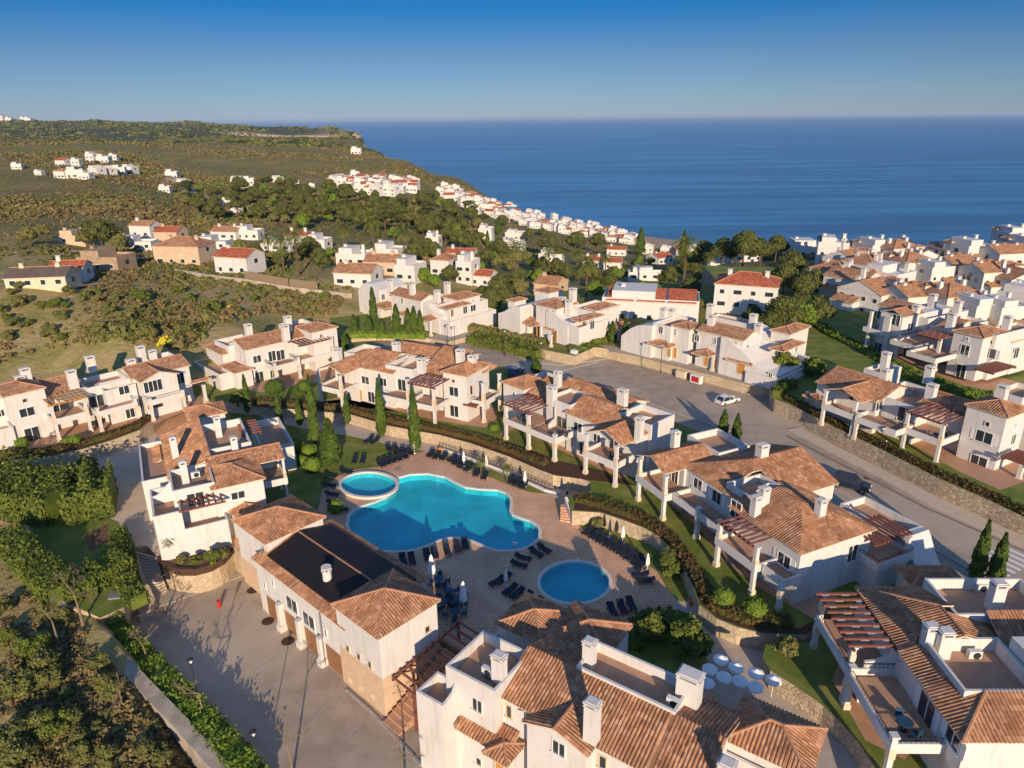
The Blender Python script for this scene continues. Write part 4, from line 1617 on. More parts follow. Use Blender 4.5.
def drape(name, pts, w, mat_, lift=0.25):
    q = [onland(x, y) for x, y in pts]
    r_ = []
    for i in range(len(q) - 1):
        a, b_ = q[i], q[i + 1]
        k = max(2, int(math.hypot(a[0] - b_[0], a[1] - b_[1]) / 8))
        for j in range(k):
            t = j / k
            r_.append((a[0] + (b_[0] - a[0]) * t, a[1] + (b_[1] - a[1]) * t))
    r_.append(q[-1][:2])
    m = MB()
    e = []
    for i in range(len(r_)):
        a, b_ = r_[max(i - 1, 0)], r_[min(i + 1, len(r_) - 1)]
        L = math.hypot(b_[0] - a[0], b_[1] - a[1]) + 1e-6
        nx, ny = -(b_[1] - a[1]) / L * w / 2, (b_[0] - a[0]) / L * w / 2
        p, s_ = (r_[i][0] + nx, r_[i][1] + ny), (r_[i][0] - nx, r_[i][1] - ny)
        zz = max(float(hz(*p)), float(hz(*s_)), float(hz(*r_[i]))) + lift
        e.append(((*p, zz), (*s_, zz)))
    for i in range(len(e) - 1):
        m.face([e[i][1], e[i + 1][1], e[i + 1][0], e[i][0]])
    return tag(m.build(name, mat_), kind='structure')


mat('track_earth', (0.52, 0.38, 0.25), 0.95, (0.44, 0.31, 0.2), 0.3)
drape('dirt_road', [(163, 176), (172, 181), (182, 186), (190, 193), (197, 201), (206, 210)], 9, 'track_earth', 0.8)
drape('dirt_road', [(60, 292), (90, 286), (120, 281), (150, 276), (175, 272)], 3, 'track_earth', 0.2)
drape('dirt_road', [(60, 250), (100, 254), (130, 258), (160, 262)], 3, 'track_earth', 0.2)

# pool ladders
for x, y, a in ((513, 549, 1.2), (399, 476, -1.9)):
    p = P(x, y, 0)
    m = MB()
    for e in (-0.25, 0.25):
        c, t_ = math.cos(a), math.sin(a)
        ox, oy = e * c, e * t_
        nx, ny = -t_, c
        m.tube((ox - nx * 0.4, oy - ny * 0.4, 0), (ox - nx * 0.35, oy - ny * 0.35, 0.8), 0.03, n=6)
        m.tube((ox - nx * 0.35, oy - ny * 0.35, 0.8), (ox + nx * 0.15, oy + ny * 0.15, 0.75), 0.03, n=6)
        m.tube((ox + nx * 0.15, oy + ny * 0.15, 0.75), (ox + nx * 0.2, oy + ny * 0.2, -0.7), 0.03, n=6)
    tag(m.build('pool_ladder', 'grey_metal', loc=p), 'steel ladder on the %s rim of the big pool' % ('near' if y > 500 else 'far'), 'pool ladder')

# ------------------------------------------------------------------ the villas and the clubhouse
def wins(b, lst):
    for t in lst:
        b.win(*t)


# clubhouse beside the pool
b = Bld('clubhouse', 'clubhouse with black solar roof and a hipped corner tower beside the big pool', 'clubhouse', (385, 718), -3.5, -43, ribs=0.29)
b.vol(None, 5.6, 'hip', 0.42, rect=(-6.95, 0.25, -0.15, 7.2), band=4.3)
b.vol(None, 3.3, 'gu', 0.27, rect=(-23.0, -5.2, 0.1, 10.5), band=0.02)
b.vol(None, 5.0, 'hip', 0.40, rect=(-29.2, -21.6, 1.25, 9.0), band=3.5)
zr = 3.3 + 3.5
# solar sheets on both slopes
for v0, v1, za, zb_ in ((1.2, 5.1, 0, 0), (9.4, 5.6, 0, 0)):
    m = MB()
    def sz(v):
        return 3.3 + 3.5 + 0.02 + 0.27 * (v - 0.1 if v < 5.3 else 10.5 - v) + 0.17
    a = [(-21.4, v0, sz(v0)), (-8.4 if v0 < 5 else -6.0, v0, sz(v0)), (-8.4 if v0 < 5 else -6.0, v1, sz(v1)), (-21.4, v1, sz(v1))]
    if v0 > v1:
        a = [a[1], a[0], a[3], a[2]]
    m.poly_uv(a)
    lo = [(p[0], p[1], p[2] - 0.15) for p in a]
    for i in range(4):
        m.face([lo[i], lo[(i + 1) % 4], a[(i + 1) % 4], a[i]])
    m.build('solar_sheet', 'solar_mat', b.root)
# low roof towards the villa and its ochre balcony
b.vol([(222, 507), (252, 500), (270, 508), (240, 519)], 3.6, 'hip', 0.35)
m = MB()
m.tube((-12.3, 2.9, 6.8), (-12.3, 2.9, 8.7), 0.46, n=14)
o = m.build('chimney', 'stucco', b.root)
m = MB()
m.tube((-12.3, 2.9, 8.7), (-12.3, 2.9, 8.8), 0.55, n=14)
for i in range(6):
    t = i * math.pi / 3
    m.bar((-12.3 + .42 * math.cos(t), 2.9 + .42 * math.sin(t), 8.8), (-12.3 + .42 * math.cos(t), 2.9 + .42 * math.sin(t), 9.1), 0.1)
m.tube((-12.3, 2.9, 9.1), (-12.3, 2.9, 9.18), 0.52, n=14)
m.build('chimney_cap', 'stucco', o)
for uu in (-19.7, -15.95, -12.05, -8.2):
    wx, wy = b.o[0] + uu * b.c - 0.3 * b.sn, b.o[1] + uu * b.sn + 0.3 * b.c
    dv = np.array([wx, wy, -2.0 - H])
    x, y = 512 + F * (dv @ rt) / (dv @ fw), 384 - F * (dv @ up) / (dv @ fw)
    b.win(x, y, 2.8, 2.9, 'door', 'stucco', 'garage_door', sill=False, panes=1)
for x, y in ((292, 604), (309, 620)):
    b.win(x, y, 2.1, 1.5, 'window', 'frame_white', 'glass')
for x, y in ((348, 648), (359, 656), (370, 664)):
    b.win(x, y, 0.5, 0.6, 'window', 'cream', 'glass', panes=1)
for x, y in ((350.5, 680), (361.5, 688), (373, 696)):
    b.win(x, y, 0.28, 0.4, 'window', 'cream', 'glass', sill=False, panes=1)
for x, y in ((273, 583), (326, 633), (265, 560 + 25)):
    b.win(x, y, 0.35, 0.9, 'window', 'frame_white', 'glass', sill=False, panes=1)
b.win(427, 629, 0.5, 0.6, 'window', 'cream', 'glass', panes=1)
for u in (-17.85, -14.0, -10.1):
    m = MB()
    m.box(u - 0.28, u + 0.28, -0.25, 0.45, 0, 3.4)
    m.box(u - 0.42, u + 0.42, -0.4, 0.45, 0, 0.8)
    m.build('buttress', 'stucco', b.root)
m = MB()
m.tube((-22.0, 0.9, 3.0), (-22.0, 0.9, 8.0), 0.07, n=6)
m.tube((-9.7, 0.05, 0.2), (-9.7, 0.05, 6.6), 0.06, n=6)
m.build('drainpipe', 'grey_metal', b.root)
b.done()

# apartment house at the bottom centre
b = Bld('apartment_house', 'big apartment house with long tiled roof and sunken roof terraces, nearest to the camera', 'apartment house', (419, 768), -3.5, -35, ribs=0.29)
b.vol(None, 4.7, 'flat', rect=(0.1, 2.9, 0.2, 2.9), par=0.9, band=1)
b.vol(None, 6.8, 'flat', rect=(1.8, 6.7, 2.0, 7.1), par=1.0)
b.vol(None, 5.6, 'gu', 0.37, rect=(6.3, 23.0, 2.8, 11.7), cuts=[(11.0, 19.1, 7.2, 10.6)])
b.vol(None, 7.5, 'flat', rect=(10.9, 19.2, 7.15, 10.7), par=0.95)
b.vol(None, 5.45, 'gv', 0.34, rect=(9.3, 15.0, 1.8, 7.0))
b.vol(None, 5.6, 'hip', 0.40, rect=(22.3, 28.4, 8.6, 13.8))
b.vol(None, 4.6, 'flat', rect=(22.4, 27.9, 3.4, 8.7), par=0.8)
b.vol(None, 5.4, 'hip', 0.36, rect=(1.0, 6.2, 9.6, 15.0))
b.vol(None, 5.6, 'hip', 0.36, rect=(5.6, 11.6, 10.8, 16.3))
b.vol(None, 4.0, 'flat', rect=(0.9, 7.0, 7.0, 11.2), par=0.6)
b.vol(None, 2.0, 'sv0', 0.40, rect=(3.2, 8.4, 1.0, 2.95), nowall=True, roofname='porch_roof')
b.vol(None, 2.05, 'hip', 0.40, rect=(6.6, 9.0, 0.3, 2.9), nowall=True, roofname='porch_roof')
b.curvewall([(444.7, 701, 4.7), (450, 690, 5.0), (456, 679, 5.8), (462, 674, 6.75)])
b.chim(499, 654, 8.9, 1.0, 0.8, 2.6)
b.chim(590, 640, 9.2, 0.9, 0.8, 3.0)
b.chim(593, 701, 9.6, 1.0, 0.8, 3.6)
b.chim(691, 673, 9.3, 1.7, 1.2, 2.8)
b.chim(728, 762, 8.2, 1.0, 0.9, 2.6)
b.ac(488, 676, 5.95)
b.ac(673, 707, 6.7)
wins(b, [(477.5, 705, 0.9, 1.2), (509.3, 711, 0.45, 1.1, 'window', 'cream', 'glass', True, 1), (559, 748, 1.0, 1.2), (603, 762, 0.5, 1.1, 'window', 'cream', 'glass', True, 1), (479, 761, 0.5, 0.7, 'window', 'frame_white', 'glass', True, 1)])
wins(b, [(499, 763, 1.1, 2.2, 'door', 'cream', 'wood_gold', False, 1)])
b.done()

# left villa with the round planter
b = Bld('villa', 'villa with pergola balcony and laundry terrace above the round stone planter', 'villa', (159.5, 555), 0, 28, ribs=0.29)
b.vol(None, 6.0, 'flat', rect=(0.2, 3.2, -1.8, 5.6), par=1.1)
b.vol(None, 3.6, 'flat', rect=(3.0, 7.9, -2.0, 0.8), par=0.7)
b.vol(None, 7.5, 'flat', rect=(2.6, 7.3, 0.6, 6.6), par=0.9)
b.pergola(None, 6.1, 7, 'u', rect=(2.9, 8.0, -2.0, 0.6), m='wood_red')
b.vol(None, 7.0, 'hip', 0.36, rect=(6.7, 13.0, -0.4, 6.6))
b.vol(None, 7.05, 'gu', 0.36, rect=(6.9, 16.2, 4.0, 9.6), nowall=True)
b.box(None, 7.0, 0, rect=(7.2, 13.2, 4.3, 9.3), wall=True)
b.balcony(None, 3.6, rect=(12.8, 16.2, 4.2, 9.4), sides='012')
for v in (4.5, 9.1):
    b.colat(15.95, v, 0, 7.0, 0.35)
b.vol(None, 6.2, 'su0', 0.36, rect=(2.4, 7.7, 6.4, 22.0))
b.vol(None, 7.9, 'flat', rect=(7.6, 13.0, 9.4, 18.6), par=1.1)
b.vol([(184, 409), (220, 402), (227, 412), (193, 419)], 7.0, 'hip', 0.36)
b.vol(None, 5.6, 'flat', rect=(-0.6, 2.7, 9.0, 21.5), par=0.7)
b.vol([(144, 450), (160, 447), (162, 464), (146, 467)], 4.6, 'su0', 0.3)
b.vol([(149, 472), (163, 470), (166, 485), (151, 488)], 3.2, 'su0', 0.3)
b.vol([(257, 421), (286, 429), (290, 438), (262, 450)], 4.2, 'flat', par=1.2)
b.pergola([(238, 422), (255, 420), (258, 432), (244, 436)], 7.2, 6, 'v', m='wood_red')
b.chim(172, 437, 9.6, 0.8, 0.8, 3.0)
b.chim(182, 461, 9.6, 0.8, 0.8, 3.2)
b.chim(216, 417, 9.8, 0.8, 0.8, 3.0)
b.chim(233, 437, 9.6, 0.8, 0.8, 2.6)
b.curvewall([(151, 498, 6.0), (158, 500, 6.2), (170, 478, 7.6)], zb=5.0)
wins(b, [(238, 495, 1.5, 0.9), (196, 517 - 17, 1.8, 1.9, 'door', 'frame_white', 'glass', False, 2), (160, 466, 0.6, 0.8, 'window', 'frame_white', 'glass', True, 1), (152, 459, 0.6, 0.8, 'window', 'frame_white', 'glass', True, 1)])
b.ac(196, 488 - 10, 7.0)
b.done()

# right bottom villa
b = Bld('villa', 'villa with slatted pergola and two big roof terraces at the bottom right corner', 'villa', (858, 588), 2, -1, ribs=0.29)
b.box(None, 7.9, 2, rect=(-4.4, 9.0, -24.7, -8.2), wall=True)
b.faces_local([[(-4.7, -7.9, 8), (-4.7, -16.3, 8), (0, -16.3, 9.6), (0, -12.6, 9.6)], [(1.2, -7.9, 8), (-4.7, -7.9, 8), (0, -12.6, 9.6), (1.2, -12.6, 9.6)], [(4.7, -16.3, 8), (4.7, -13.3, 8), (0, -13.3, 9.6), (0, -16.3, 9.6)]],
              [((-4.7, -7.9, 8), (0, -12.6, 9.6)), ((0, -12.6, 9.6), (0, -16.3, 9.6))])
b.faces_local([[(3.4, -16.7, 8.0), (16, -16.7, 8.0), (16, -13.3, 9.7), (3.4, -13.3, 9.7)]])
b.faces_local([[(-4.9, -16.0, 8.02), (-4.9, -25, 8.02), (-1.6, -21.7, 9.3), (-3.1, -21.7, 8.72), (-3.1, -16.0, 8.72)], [(-4.9, -25, 8.02), (9, -25, 8.02), (9, -19.0, 10.4), (2.7, -19.0, 10.4), (2.7, -21.7, 9.3), (-1.6, -21.7, 9.3)]],
              [((-4.9, -25, 8.02), (-1.6, -21.7, 9.3))])
b.vol(None, 9.3, 'flat', rect=(1.0, 9.5, -13.4, -8.4), par=1.1)
b.vol(None, 9.3, 'flat', rect=(-3.15, 2.7, -21.75, -16.1), par=1.2)
b.box(None, 10.3, 2, rect=(2.8, 8.8, -24, -17.2), wall=True)
b.balcony(None, 5.1, rect=(-8.2, -4.3, -15.6, -8.6), sides='03', cols=('00', '01'), zc=5.2)
b.balcony(None, 5.1, rect=(-8.3, -4.3, -23.0, -15.7), sides='03', cols=('00', '01'), zc=6.3)
b.colat(-7.9, -9.0, 5.0, 7.7, 0.45)
b.colat(-7.9, -15.2, 5.0, 7.7, 0.45)
b.pergola(None, 7.8, 9, 'v', rect=(-8.2, -4.6, -15.8, -8.3), panels=True)
b.curvewall([(865, 662, 6.2), (880, 668, 6.3), (893, 662, 6.8), (900, 652, 7.6), (909, 644, 8.3), (925, 642.5, 8.6)])
b.chim(932.5, 625, 10.6, 1.0, 0.8, 3.0)
b.chim(946.5, 630, 10.6, 1.0, 0.9, 3.0)
b.chim(1000, 582, 11.0, 1.0, 0.9, 3.4)
b.ac(973, 659, 7.95)
b.ac(980, 592, 8.05)
b.vol([(903, 577), (930, 566), (960, 577), (925, 588)], 5.2, 'hip', 0.34)
wins(b, [(927, 709, 1.9, 2.1, 'shutters', 'frame_white', 'glass', False, 2), (953.5, 738, 1.5, 1.3, 'shutters')])
m = MB()      # spiral stair between the balconies
c = b.L(P(911, 668, 6))
for i in range(16):
    t = i * 0.42
    z = 3.2 + i * 0.2
    m.bar((c[0], c[1], z), (c[0] + 1.1 * math.cos(t), c[1] + 1.1 * math.sin(t), z), 0.32, 0.05)
m.tube((c[0], c[1], 3.0), (c[0], c[1], 7.2), 0.06)
m.build('spiral_stair', 'dark_metal', b.root)
b.done()

# villa right of the small pool
b = Bld('villa', 'villa with large cross gabled roof and red pergola overlooking the small round pool', 'villa', (698, 540), 2, 25, ribs=0.29)
b.vol(None, 8.0, 'gu', 0.40, rect=(-0.9, 8.0, 5.9, 11.7), nowall=True, cuts=[(7.2, 8.1, 5.8, 11.8)])
b.box(None, 8.0, 2, rect=(2.4, 8.0, 6.2, 11.4), wall=True)
b.vol(None, 8.02, 'hu0', 0.34, rect=(2.4, 15.8, -4.9, 7.2), cuts=[(3.1, 7.9, -4.7, -0.5)])
b.vol(None, 9.0, 'flat', rect=(7.2, 12.2, 5.8, 11.9), par=0.95)
b.vol(None, 9.0, 'flat', rect=(3.0, 8.0, -4.75, -0.4), par=1.0)
b.vol(None, 8.05, 'hv0', 0.34, rect=(0.8, 11.3, -13.7, -3.2), cuts=[(3.1, 7.9, -4.7, -3.0)])

b.vol(None, 6.4, 'flat', rect=(14.6, 18.6, -13.8, -6.4), par=0.9)
b.wedge([3.2, 4.6, 6.6, 6.4], rect=(14.9, 18.3, -16.8, -13.7), axis='v')
b.vol([(788, 478), (829, 486), (808, 468)], 7.6, 'hip', 0.3)
b.balcony(None, 5.1, rect=(-1.3, 2.6, 5.0, 11.0), sides='023', rail=False)
b.colat(-1.0, 10.6, 2, 8.0, 0.5)
b.colat(-1.0, 5.4, 2, 8.0, 0.5)
b.balcony(None, 5.1, rect=(-0.2, 2.6, -4.6, 5.0), sides='03', rail=True)
b.colat(0.0, 0.3, 2, 6.2, 0.55)
b.balcony(None, 5.1, rect=(-1.8, 1.2, -10.6, -4.6), sides='023', rail=False)
b.colat(-1.5, -4.9, 2, 7.7, 0.5)
b.colat(-1.5, -10.3, 2, 7.7, 0.5)
b.colat(-0.9, -13.4, 2, 5.1, 0.5)
b.balcony(None, 5.1, rect=(-1.0, 1.2, -13.7, -10.6), sides='03', rail=False)
b.pergola(None, 7.8, 8, 'v', rect=(-1.9, 1.7, -10.2, -5.0), panels=True)
b.balcony(None, 5.0, rect=(9.5, 14.8, -15.8, -11.5), sides='013', rail=True)
b.box(None, 4.6, 2, rect=(9.7, 14.6, -15.6, -11.6), wall=True)
b.pergola(None, 7.4, 9, 'u', rect=(9.6, 15.0, -15.0, -11.2))
b.colat(14.4, -15.2, 2, 7.2, 0.45)
b.chim(676, 431, 11.2, 0.9, 0.8, 3.0)
b.chim(763, 444, 11.6, 1.2, 1.0, 2.6)
b.chim(765, 487, 11.0, 1.0, 0.8, 3.0)
b.chim(757, 496, 10.6, 0.9, 0.8, 2.6)
b.chim(822, 499, 11.0, 0.9, 0.8, 2.8)
b.curvewall([(741, 517, 7.0), (746, 507, 8.0), (752, 501, 8.7), (762, 498, 9.0)], zb=5)
wins(b, [(698, 484, 1.5, 1.3, 'shutters'), (717, 497, 1.4, 1.5, 'shutters'), (736, 510, 1.5, 2.0, 'door', 'frame_white', 'glass', False), (784, 560, 1.6, 1.3, 'shutters'), (675, 476, 1.2, 1.9, 'door', 'frame_white', 'glass', False),
         (772, 597, 1.5, 1.9, 'door', 'frame_white', 'glass', False), (852, 553, 1.3, 1.9, 'door', 'frame_white', 'glass', False), (852, 598, 0.9, 1.9, 'door', 'cream', 'frame_white', False, 1), (845, 591, 0.8, 1.7, 'window', 'cream', 'frame_white', False, 1), (700, 520, 1.3, 1.7), (686, 505, 1.2, 1.8)])
b.done()

# centre villa
b = Bld('villa', 'villa with chequered red pergola between the big pool and the road', 'villa', (618, 480), 2, -47, ribs=0.29)
b.vol(None, 8.0, 'gv', 0.42, rect=(-4.8, 1.4, -1.3, 7.5), nowall=True, cuts=[(-3.9, 1.5, 4.5, 9.8)])
b.box(None, 7.95, 2, rect=(-4.5, 1.15, 2.0, 8), wall=True)
b.vol(None, 8.03, 'gu', 0.40, rect=(-11.6, -0.6, 1.6, 9.8), cuts=[(-3.9, 1.5, 4.5, 9.8)])
b.vol(None, 9.2, 'flat', rect=(-4.0, 1.7, 4.4, 9.9), par=1.0)
b.vol(None, 9.0, 'flat', rect=(-15.8, -11.0, 2.3, 7.6), par=0.6)
b.vol(None, 8.0, 'hip', 0.36, rect=(-27.4, -22.0, 3.6, 9.6))
b.vol(None, 7.0, 'sv0', 0.36, rect=(-22.2, -15.0, 3.4, 9.0))
b.vol(None, 7.6, 'gu', 0.34, rect=(-20.0, -6.0, 8.6, 14.6))
b.vol(None, 7.2, 'flat', rect=(-27.5, -20.0, 8.5, 14.0), par=0.8)
b.balcony(None, 5.1, rect=(-4.6, 1.2, -2.0, 2.1), sides='013', rail=False)
b.colat(-4.3, -1.75, 2, 8.0, 0.5)
b.colat(0.9, -1.75, 2, 8.0, 0.5)
b.balcony(None, 5.1, rect=(-15.2, -9.6, -2.3, 2.4), sides='01', rail=True)
b.colat(-9.9, -2.0, 2, 6.2, 0.55)
b.balcony(None, 5.1, rect=(-20.4, -15.3, -2.3, 3.5), sides='0', rail=False)
b.colat(-15.2, -2.0, 2, 7.6, 0.55)
b.colat(-20.1, -2.0, 2, 7.6, 0.5)
b.pergola(None, 7.8, 7, 'u', rect=(-20.6, -14.9, -2.0, 3.4), panels=True)
b.curvewall([(548, 424, 5.8), (549, 414, 6.5), (551, 405, 8.2), (553, 401, 9.0)], zb=5)
b.chim(558, 371, 11.4, 1.0, 0.9, 2.6)
b.chim(552, 386, 11.0, 1.3, 1.0, 3.0)
b.chim(623, 389, 11.6, 1.3, 1.0, 2.6)
b.chim(640, 417, 11.4, 0.9, 0.9, 3.2)
b.chim(700, 430, 9.8, 0.9, 0.8, 3.0) if False else None
wins(b, [(562, 424, 1.9, 2.2, 'door', 'cream', 'glass', False, 2), (578, 427, 1.5, 1.3), (583, 449, 1.3, 1.9, 'door', 'frame_white', 'glass', False), (614, 446, 1.6, 1.8, 'door', 'frame_white', 'glass', False), (514, 394, 0.5, 0.6, 'window', 'frame_white', 'glass', True, 1), (597, 438, 1.2, 1.1), (513, 431, 1.3, 1.0)])
b.done()

# villa left of it
b = Bld('villa', 'villa with rows of windows and corner porch behind the tall cypresses', 'villa', (411, 421), 2, -30, ribs=0.32)
b.vol(None, 8.3, 'gv', 0.38, rect=(-18.4, -12.6, -1.4, 9.0), nowall=True)
b.box(None, 8.2, 2, rect=(-18.1, -12.9, 2.4, 9), wall=True)
b.vol(None, 8.35, 'gu', 0.36, rect=(-13.4, -5.3, 2.7, 13.0), cuts=[(-7.5, -1.9, 3.7, 9.4)])
b.vol(None, 9.2, 'flat', rect=(-19.0, -15.2, 6.0, 11.5), par=0.8)
b.vol(None, 9.4, 'flat', rect=(-7.6, -1.8, 3.6, 9.5), par=0.8)
b.vol(None, 8.4, 'sv0', 0.36, rect=(-2.2, 4.0, 5.8, 13.0))
b.vol(None, 9.9, 'hip', 0.34, rect=(3.5, 8.7, 3.8, 11.2))
b.vol(None, 9.0, 'gu', 0.30, rect=(-12, 3.0, 11.0, 17.0))
b.vol([(475, 372), (484, 364), (497, 366)], 9.0, 'hip', 0.34, nowall=True)
b.balcony(None, 5.1, rect=(-18.2, -12.8, -1.9, 2.5), sides='013', rail=False, cols=('00', '10'), zc=8.2)
b.balcony(None, 5.1, rect=(-6.0, 0.0, -0.2, 3.8), sides='01', rail=True, cols=('10',), zc=9.2)
b.balcony(None, 5.1, rect=(0.1, 5.2, -0.4, 4.0), sides='01', rail=False, cols=('10',), zc=8.6)
b.pergola(None, 8.8, 8, 'u', rect=(0, 5.4, -0.3, 4.6), panels=True)
b.pergola([(468, 405), (480, 394), (492, 397)], 5.0, 7, 'u')
b.balcony(None, 5.1, rect=(8.6, 11.0, 5.0, 10.5), sides='012', rail=True, cols=('10', '11'), zc=8.8)
for x, y, z in ((337, 348, 11.2), (396, 342, 11.5), (460, 349, 12.6), (472, 355, 11.8), (421, 358, 11.4)):
    b.chim(x, y, z, 1.2, 1.0, 2.6)
wins(b, [(365.5, 380, 1.6, 1.3), (383.5, 382, 1.3, 1.3), (361.5, 395, 0.8, 1.9, 'door', 'cream', 'wood_gold', False, 1), (371.5, 397, 1.4, 1.9), (454, 391.5, 1.7, 1.5), (454.5, 411, 1.6, 1.9), (471, 390, 0.7, 1.4, 'window', 'cream', 'glass', True, 1), (453.7, 381, 0.5, 0.5, 'window', 'cream', 'glass', False, 1), (341, 379, 1.5, 1.8, 'door', 'frame_white', 'glass', False), (402, 385, 1.6, 2.0, 'door', 'frame_white', 'glass', False)])
b.done()

# villa upper left of the garden
b = Bld('villa', 'villa with ochre base and pergola terrace between the scrub field and the cypress garden', 'villa', (240, 386), 2, 45)
b.vol(None, 8.7, 'gu', 0.36, rect=(1.4, 14.5, -0.8, 6.6))
b.vol([(311, 333), (333, 328), (322, 321), (300, 326)], 10.0, 'hip', 0.34)
b.vol([(216, 341), (233, 336), (256, 340)], 8.6, 'flat', par=0.9)
b.vol([(209, 349), (222, 355), (232, 349), (218, 343)], 7.2, 'hip', 0.34)
b.vol([(222, 366), (233, 373), (249, 370), (238, 361)], 5.2, 'hip', 0.34)
b.vol(None, 9.4, 'flat', rect=(13.5, 19.0, 4, 9), par=0.8)
b.vol(None, 5.1, 'flat', rect=(-3.5, 2.0, 0, 11), par=0.8)
b.balcony(None, 5.1, rect=(4.9, 10.2, -4.6, -0.6), sides='013', rail=True, cols=('00', '10'), zc=6.2)
b.balcony(None, 5.1, rect=(10.4, 17.5, -4.8, -0.4), sides='01', rail=False, cols=('10',), zc=8.6)
b.pergola(None, 8.4, 8, 'u', rect=(10.2, 17.5, -4.6, -0.5), panels=True)
for x, y, z in ((247.5, 324, 11.5), (287, 316, 12.6), (284.5, 325, 12.2)):
    b.chim(x, y, z, 1.2, 1.0, 3.0)
wins(b, [(257, 359, 1.5, 1.3), (259.5, 377, 1.5, 2.0, 'door', 'frame_white', 'glass', False), (272, 356, 1.4, 1.9), (280.5, 355, 1.6, 1.9, 'door', 'frame_white', 'glass', False), (272.5, 374, 0.9, 1.5), (321, 336, 0.6, 0.8), (241, 357, 0.7, 0.8)])
b.done()

# left row
b = Bld('villa', 'left end villa of the western row with a white chimney stack and pergola', 'villa', (56, 445), 2, 46)
b.vol(None, 9.9, 'hip', 0.34, rect=(-4.2, 1.5, 4.2, 10.8))
b.vol(None, 8.0, 'gu', 0.36, rect=(1.2, 7.0, 5.9, 14.0))
b.vol([(0, 401), (12, 408), (-20, 400)], 5.2, 'hip', 0.3)
b.vol(None, 9.0, 'flat', rect=(-9.0, -3.5, 7.0, 13.0), par=0.7)
b.vol(None, 5.2, 'flat', rect=(-9.0, -4.0, 4.0, 9.0), par=0.7)
b.balcony(None, 5.1, rect=(0.6, 5.6, 1.0, 6.2), sides='013', rail=False, cols=('00', '10'), zc=7.8)
b.pergola(None, 8.0, 8, 'u', rect=(0.4, 6.0, 1.2, 6.4), m='wood_gold')
for x, y, z in ((24, 368, 12.0), (70, 370, 12.0), (19, 376, 11.0)):
    b.chim(x, y, z, 1.3, 1.0, 3.0)
wins(b, [(27, 412, 1.9, 1.3), (32.5, 434, 1.9, 2.1, 'door', 'frame_white', 'glass', False), (24.5, 400.5, 0.5, 0.5, 'window', 'cream', 'glass', False, 1), (60, 409, 2.6, 1.6, 'door', 'frame_white', 'glass', False), (1, 413, 0.8, 1.0)])
b.done()
b = Bld('villa', 'right end villa of the western row with a wide gabled porch', 'villa', (92, 434), 2, 46)
b.vol([(82, 385), (130, 378), (110, 372)], 8.4, 'flat', par=0.9)
b.vol([(100, 388), (134, 384), (125, 377)], 7.8, 'flat', par=0.4)
oL = b.L(P(56, 445, 2))
b.vol(None, 8.5, 'gv', 0.38, rect=(oL[0] + 13.4, oL[0] + 19.6, oL[1] - 0.4, oL[1] + 6.0))
b.vol(None, 8.5, 'gu', 0.34, rect=(oL[0] + 13.0, oL[0] + 22.8, oL[1] + 2.4, oL[1] + 9.5))
b.vol(None, 9.2, 'flat', rect=(oL[0] + 18.0, oL[0] + 22.5, oL[1] + 7.5, oL[1] + 11.0), par=0.8)
b.vol([(191, 384), (204, 380), (209, 377)], 5.2, 'hip', 0.3, nowall=True)
b.col(206, 401, 2, 5.0, 0.45)
b.balcony(None, 5.1, rect=(oL[0] + 6.2, oL[0] + 12.3, oL[1] - 0.6, oL[1] + 3.6), sides='013', rail=True, cols=('00', '10'), zc=6.3)
b.balcony(None, 5.1, rect=(oL[0] + 13.6, oL[0] + 19.4, oL[1] - 1.8, oL[1] + 0.6), sides='013', rail=True, cols=('00', '10'), zc=6.0)
for x, y, z in ((89, 356, 11.5), (139.5, 346, 11.8), (130, 359, 10.6), (151, 350, 10.6)):
    b.chim(x, y, z, 1.3, 1.0, 2.8)
wins(b, [(97, 401, 2.4, 1.9, 'door', 'frame_white', 'glass', False), (124, 390, 1.5, 1.3), (153, 386, 2.8, 1.8, 'door', 'frame_white', 'glass', False, 4), (180, 378, 1.4, 1.9), (130, 412, 1.3, 1.9), (98, 424, 2.4, 1.6, 'door', 'frame_white', 'glass', False), (155, 404, 2.4, 1.4), (183, 397, 1.0, 1.4)])
m = MB()
c = b.L(P(100, 427, 2))
m.bar((c[0], c[1], 0.3), (c[0], c[1], 2.2), 0.1)
m.build('awning_post', 'dark_metal', b.root)
b.done()


def porchroof(b, pts, z, colpts=()):
    b.vol(pts, z, 'hip', 0.32, nowall=True, roofname='porch_roof', ext=(0, 0, 1.7, 0))
    for c in colpts:
        b.col(c[0], c[1], b.zb, z, 0.4)


# villas north of the road
b = Bld('villa', 'villa with a curved stair wall behind the thick cypress clump', 'villa', (448, 338), 3, -43)
b.vol([(389, 294), (423, 301), (436, 296)], 9.7, 'gu', 0.38)
b.vol([(452, 299), (480, 295), (465, 291)], 10.0, 'hip', 0.34)
b.wedge([8.6, 10.2, 11.0, 11.0, 10.4, 9.8], [(371, 288), (386, 279), (401, 285)], 10)
b.wedge([9.8, 9.0, 7.8, 6.8], rect=(-10.0, -3.5, 0.8, 4.5))
b.vol([(423, 301), (450, 302), (440, 293)], 9.3, 'flat', par=0.6)
b.vol([(444, 307), (450, 309), (478, 297)], 8.6, 'flat', par=0.4)
b.vol([(440, 318), (450, 322), (482, 306)], 6.4, 'flat', par=0.8)
porchroof(b, [(376, 304), (394, 307), (392, 302)], 6.6, [(393, 325)])
porchroof(b, [(401, 312), (410, 314), (408, 311)], 6.0)
porchroof(b, [(422, 317), (434, 320), (433, 314)], 6.4, [(431, 336)])
porchroof(b, [(445, 306), (458, 307), (470, 303)], 9.3)
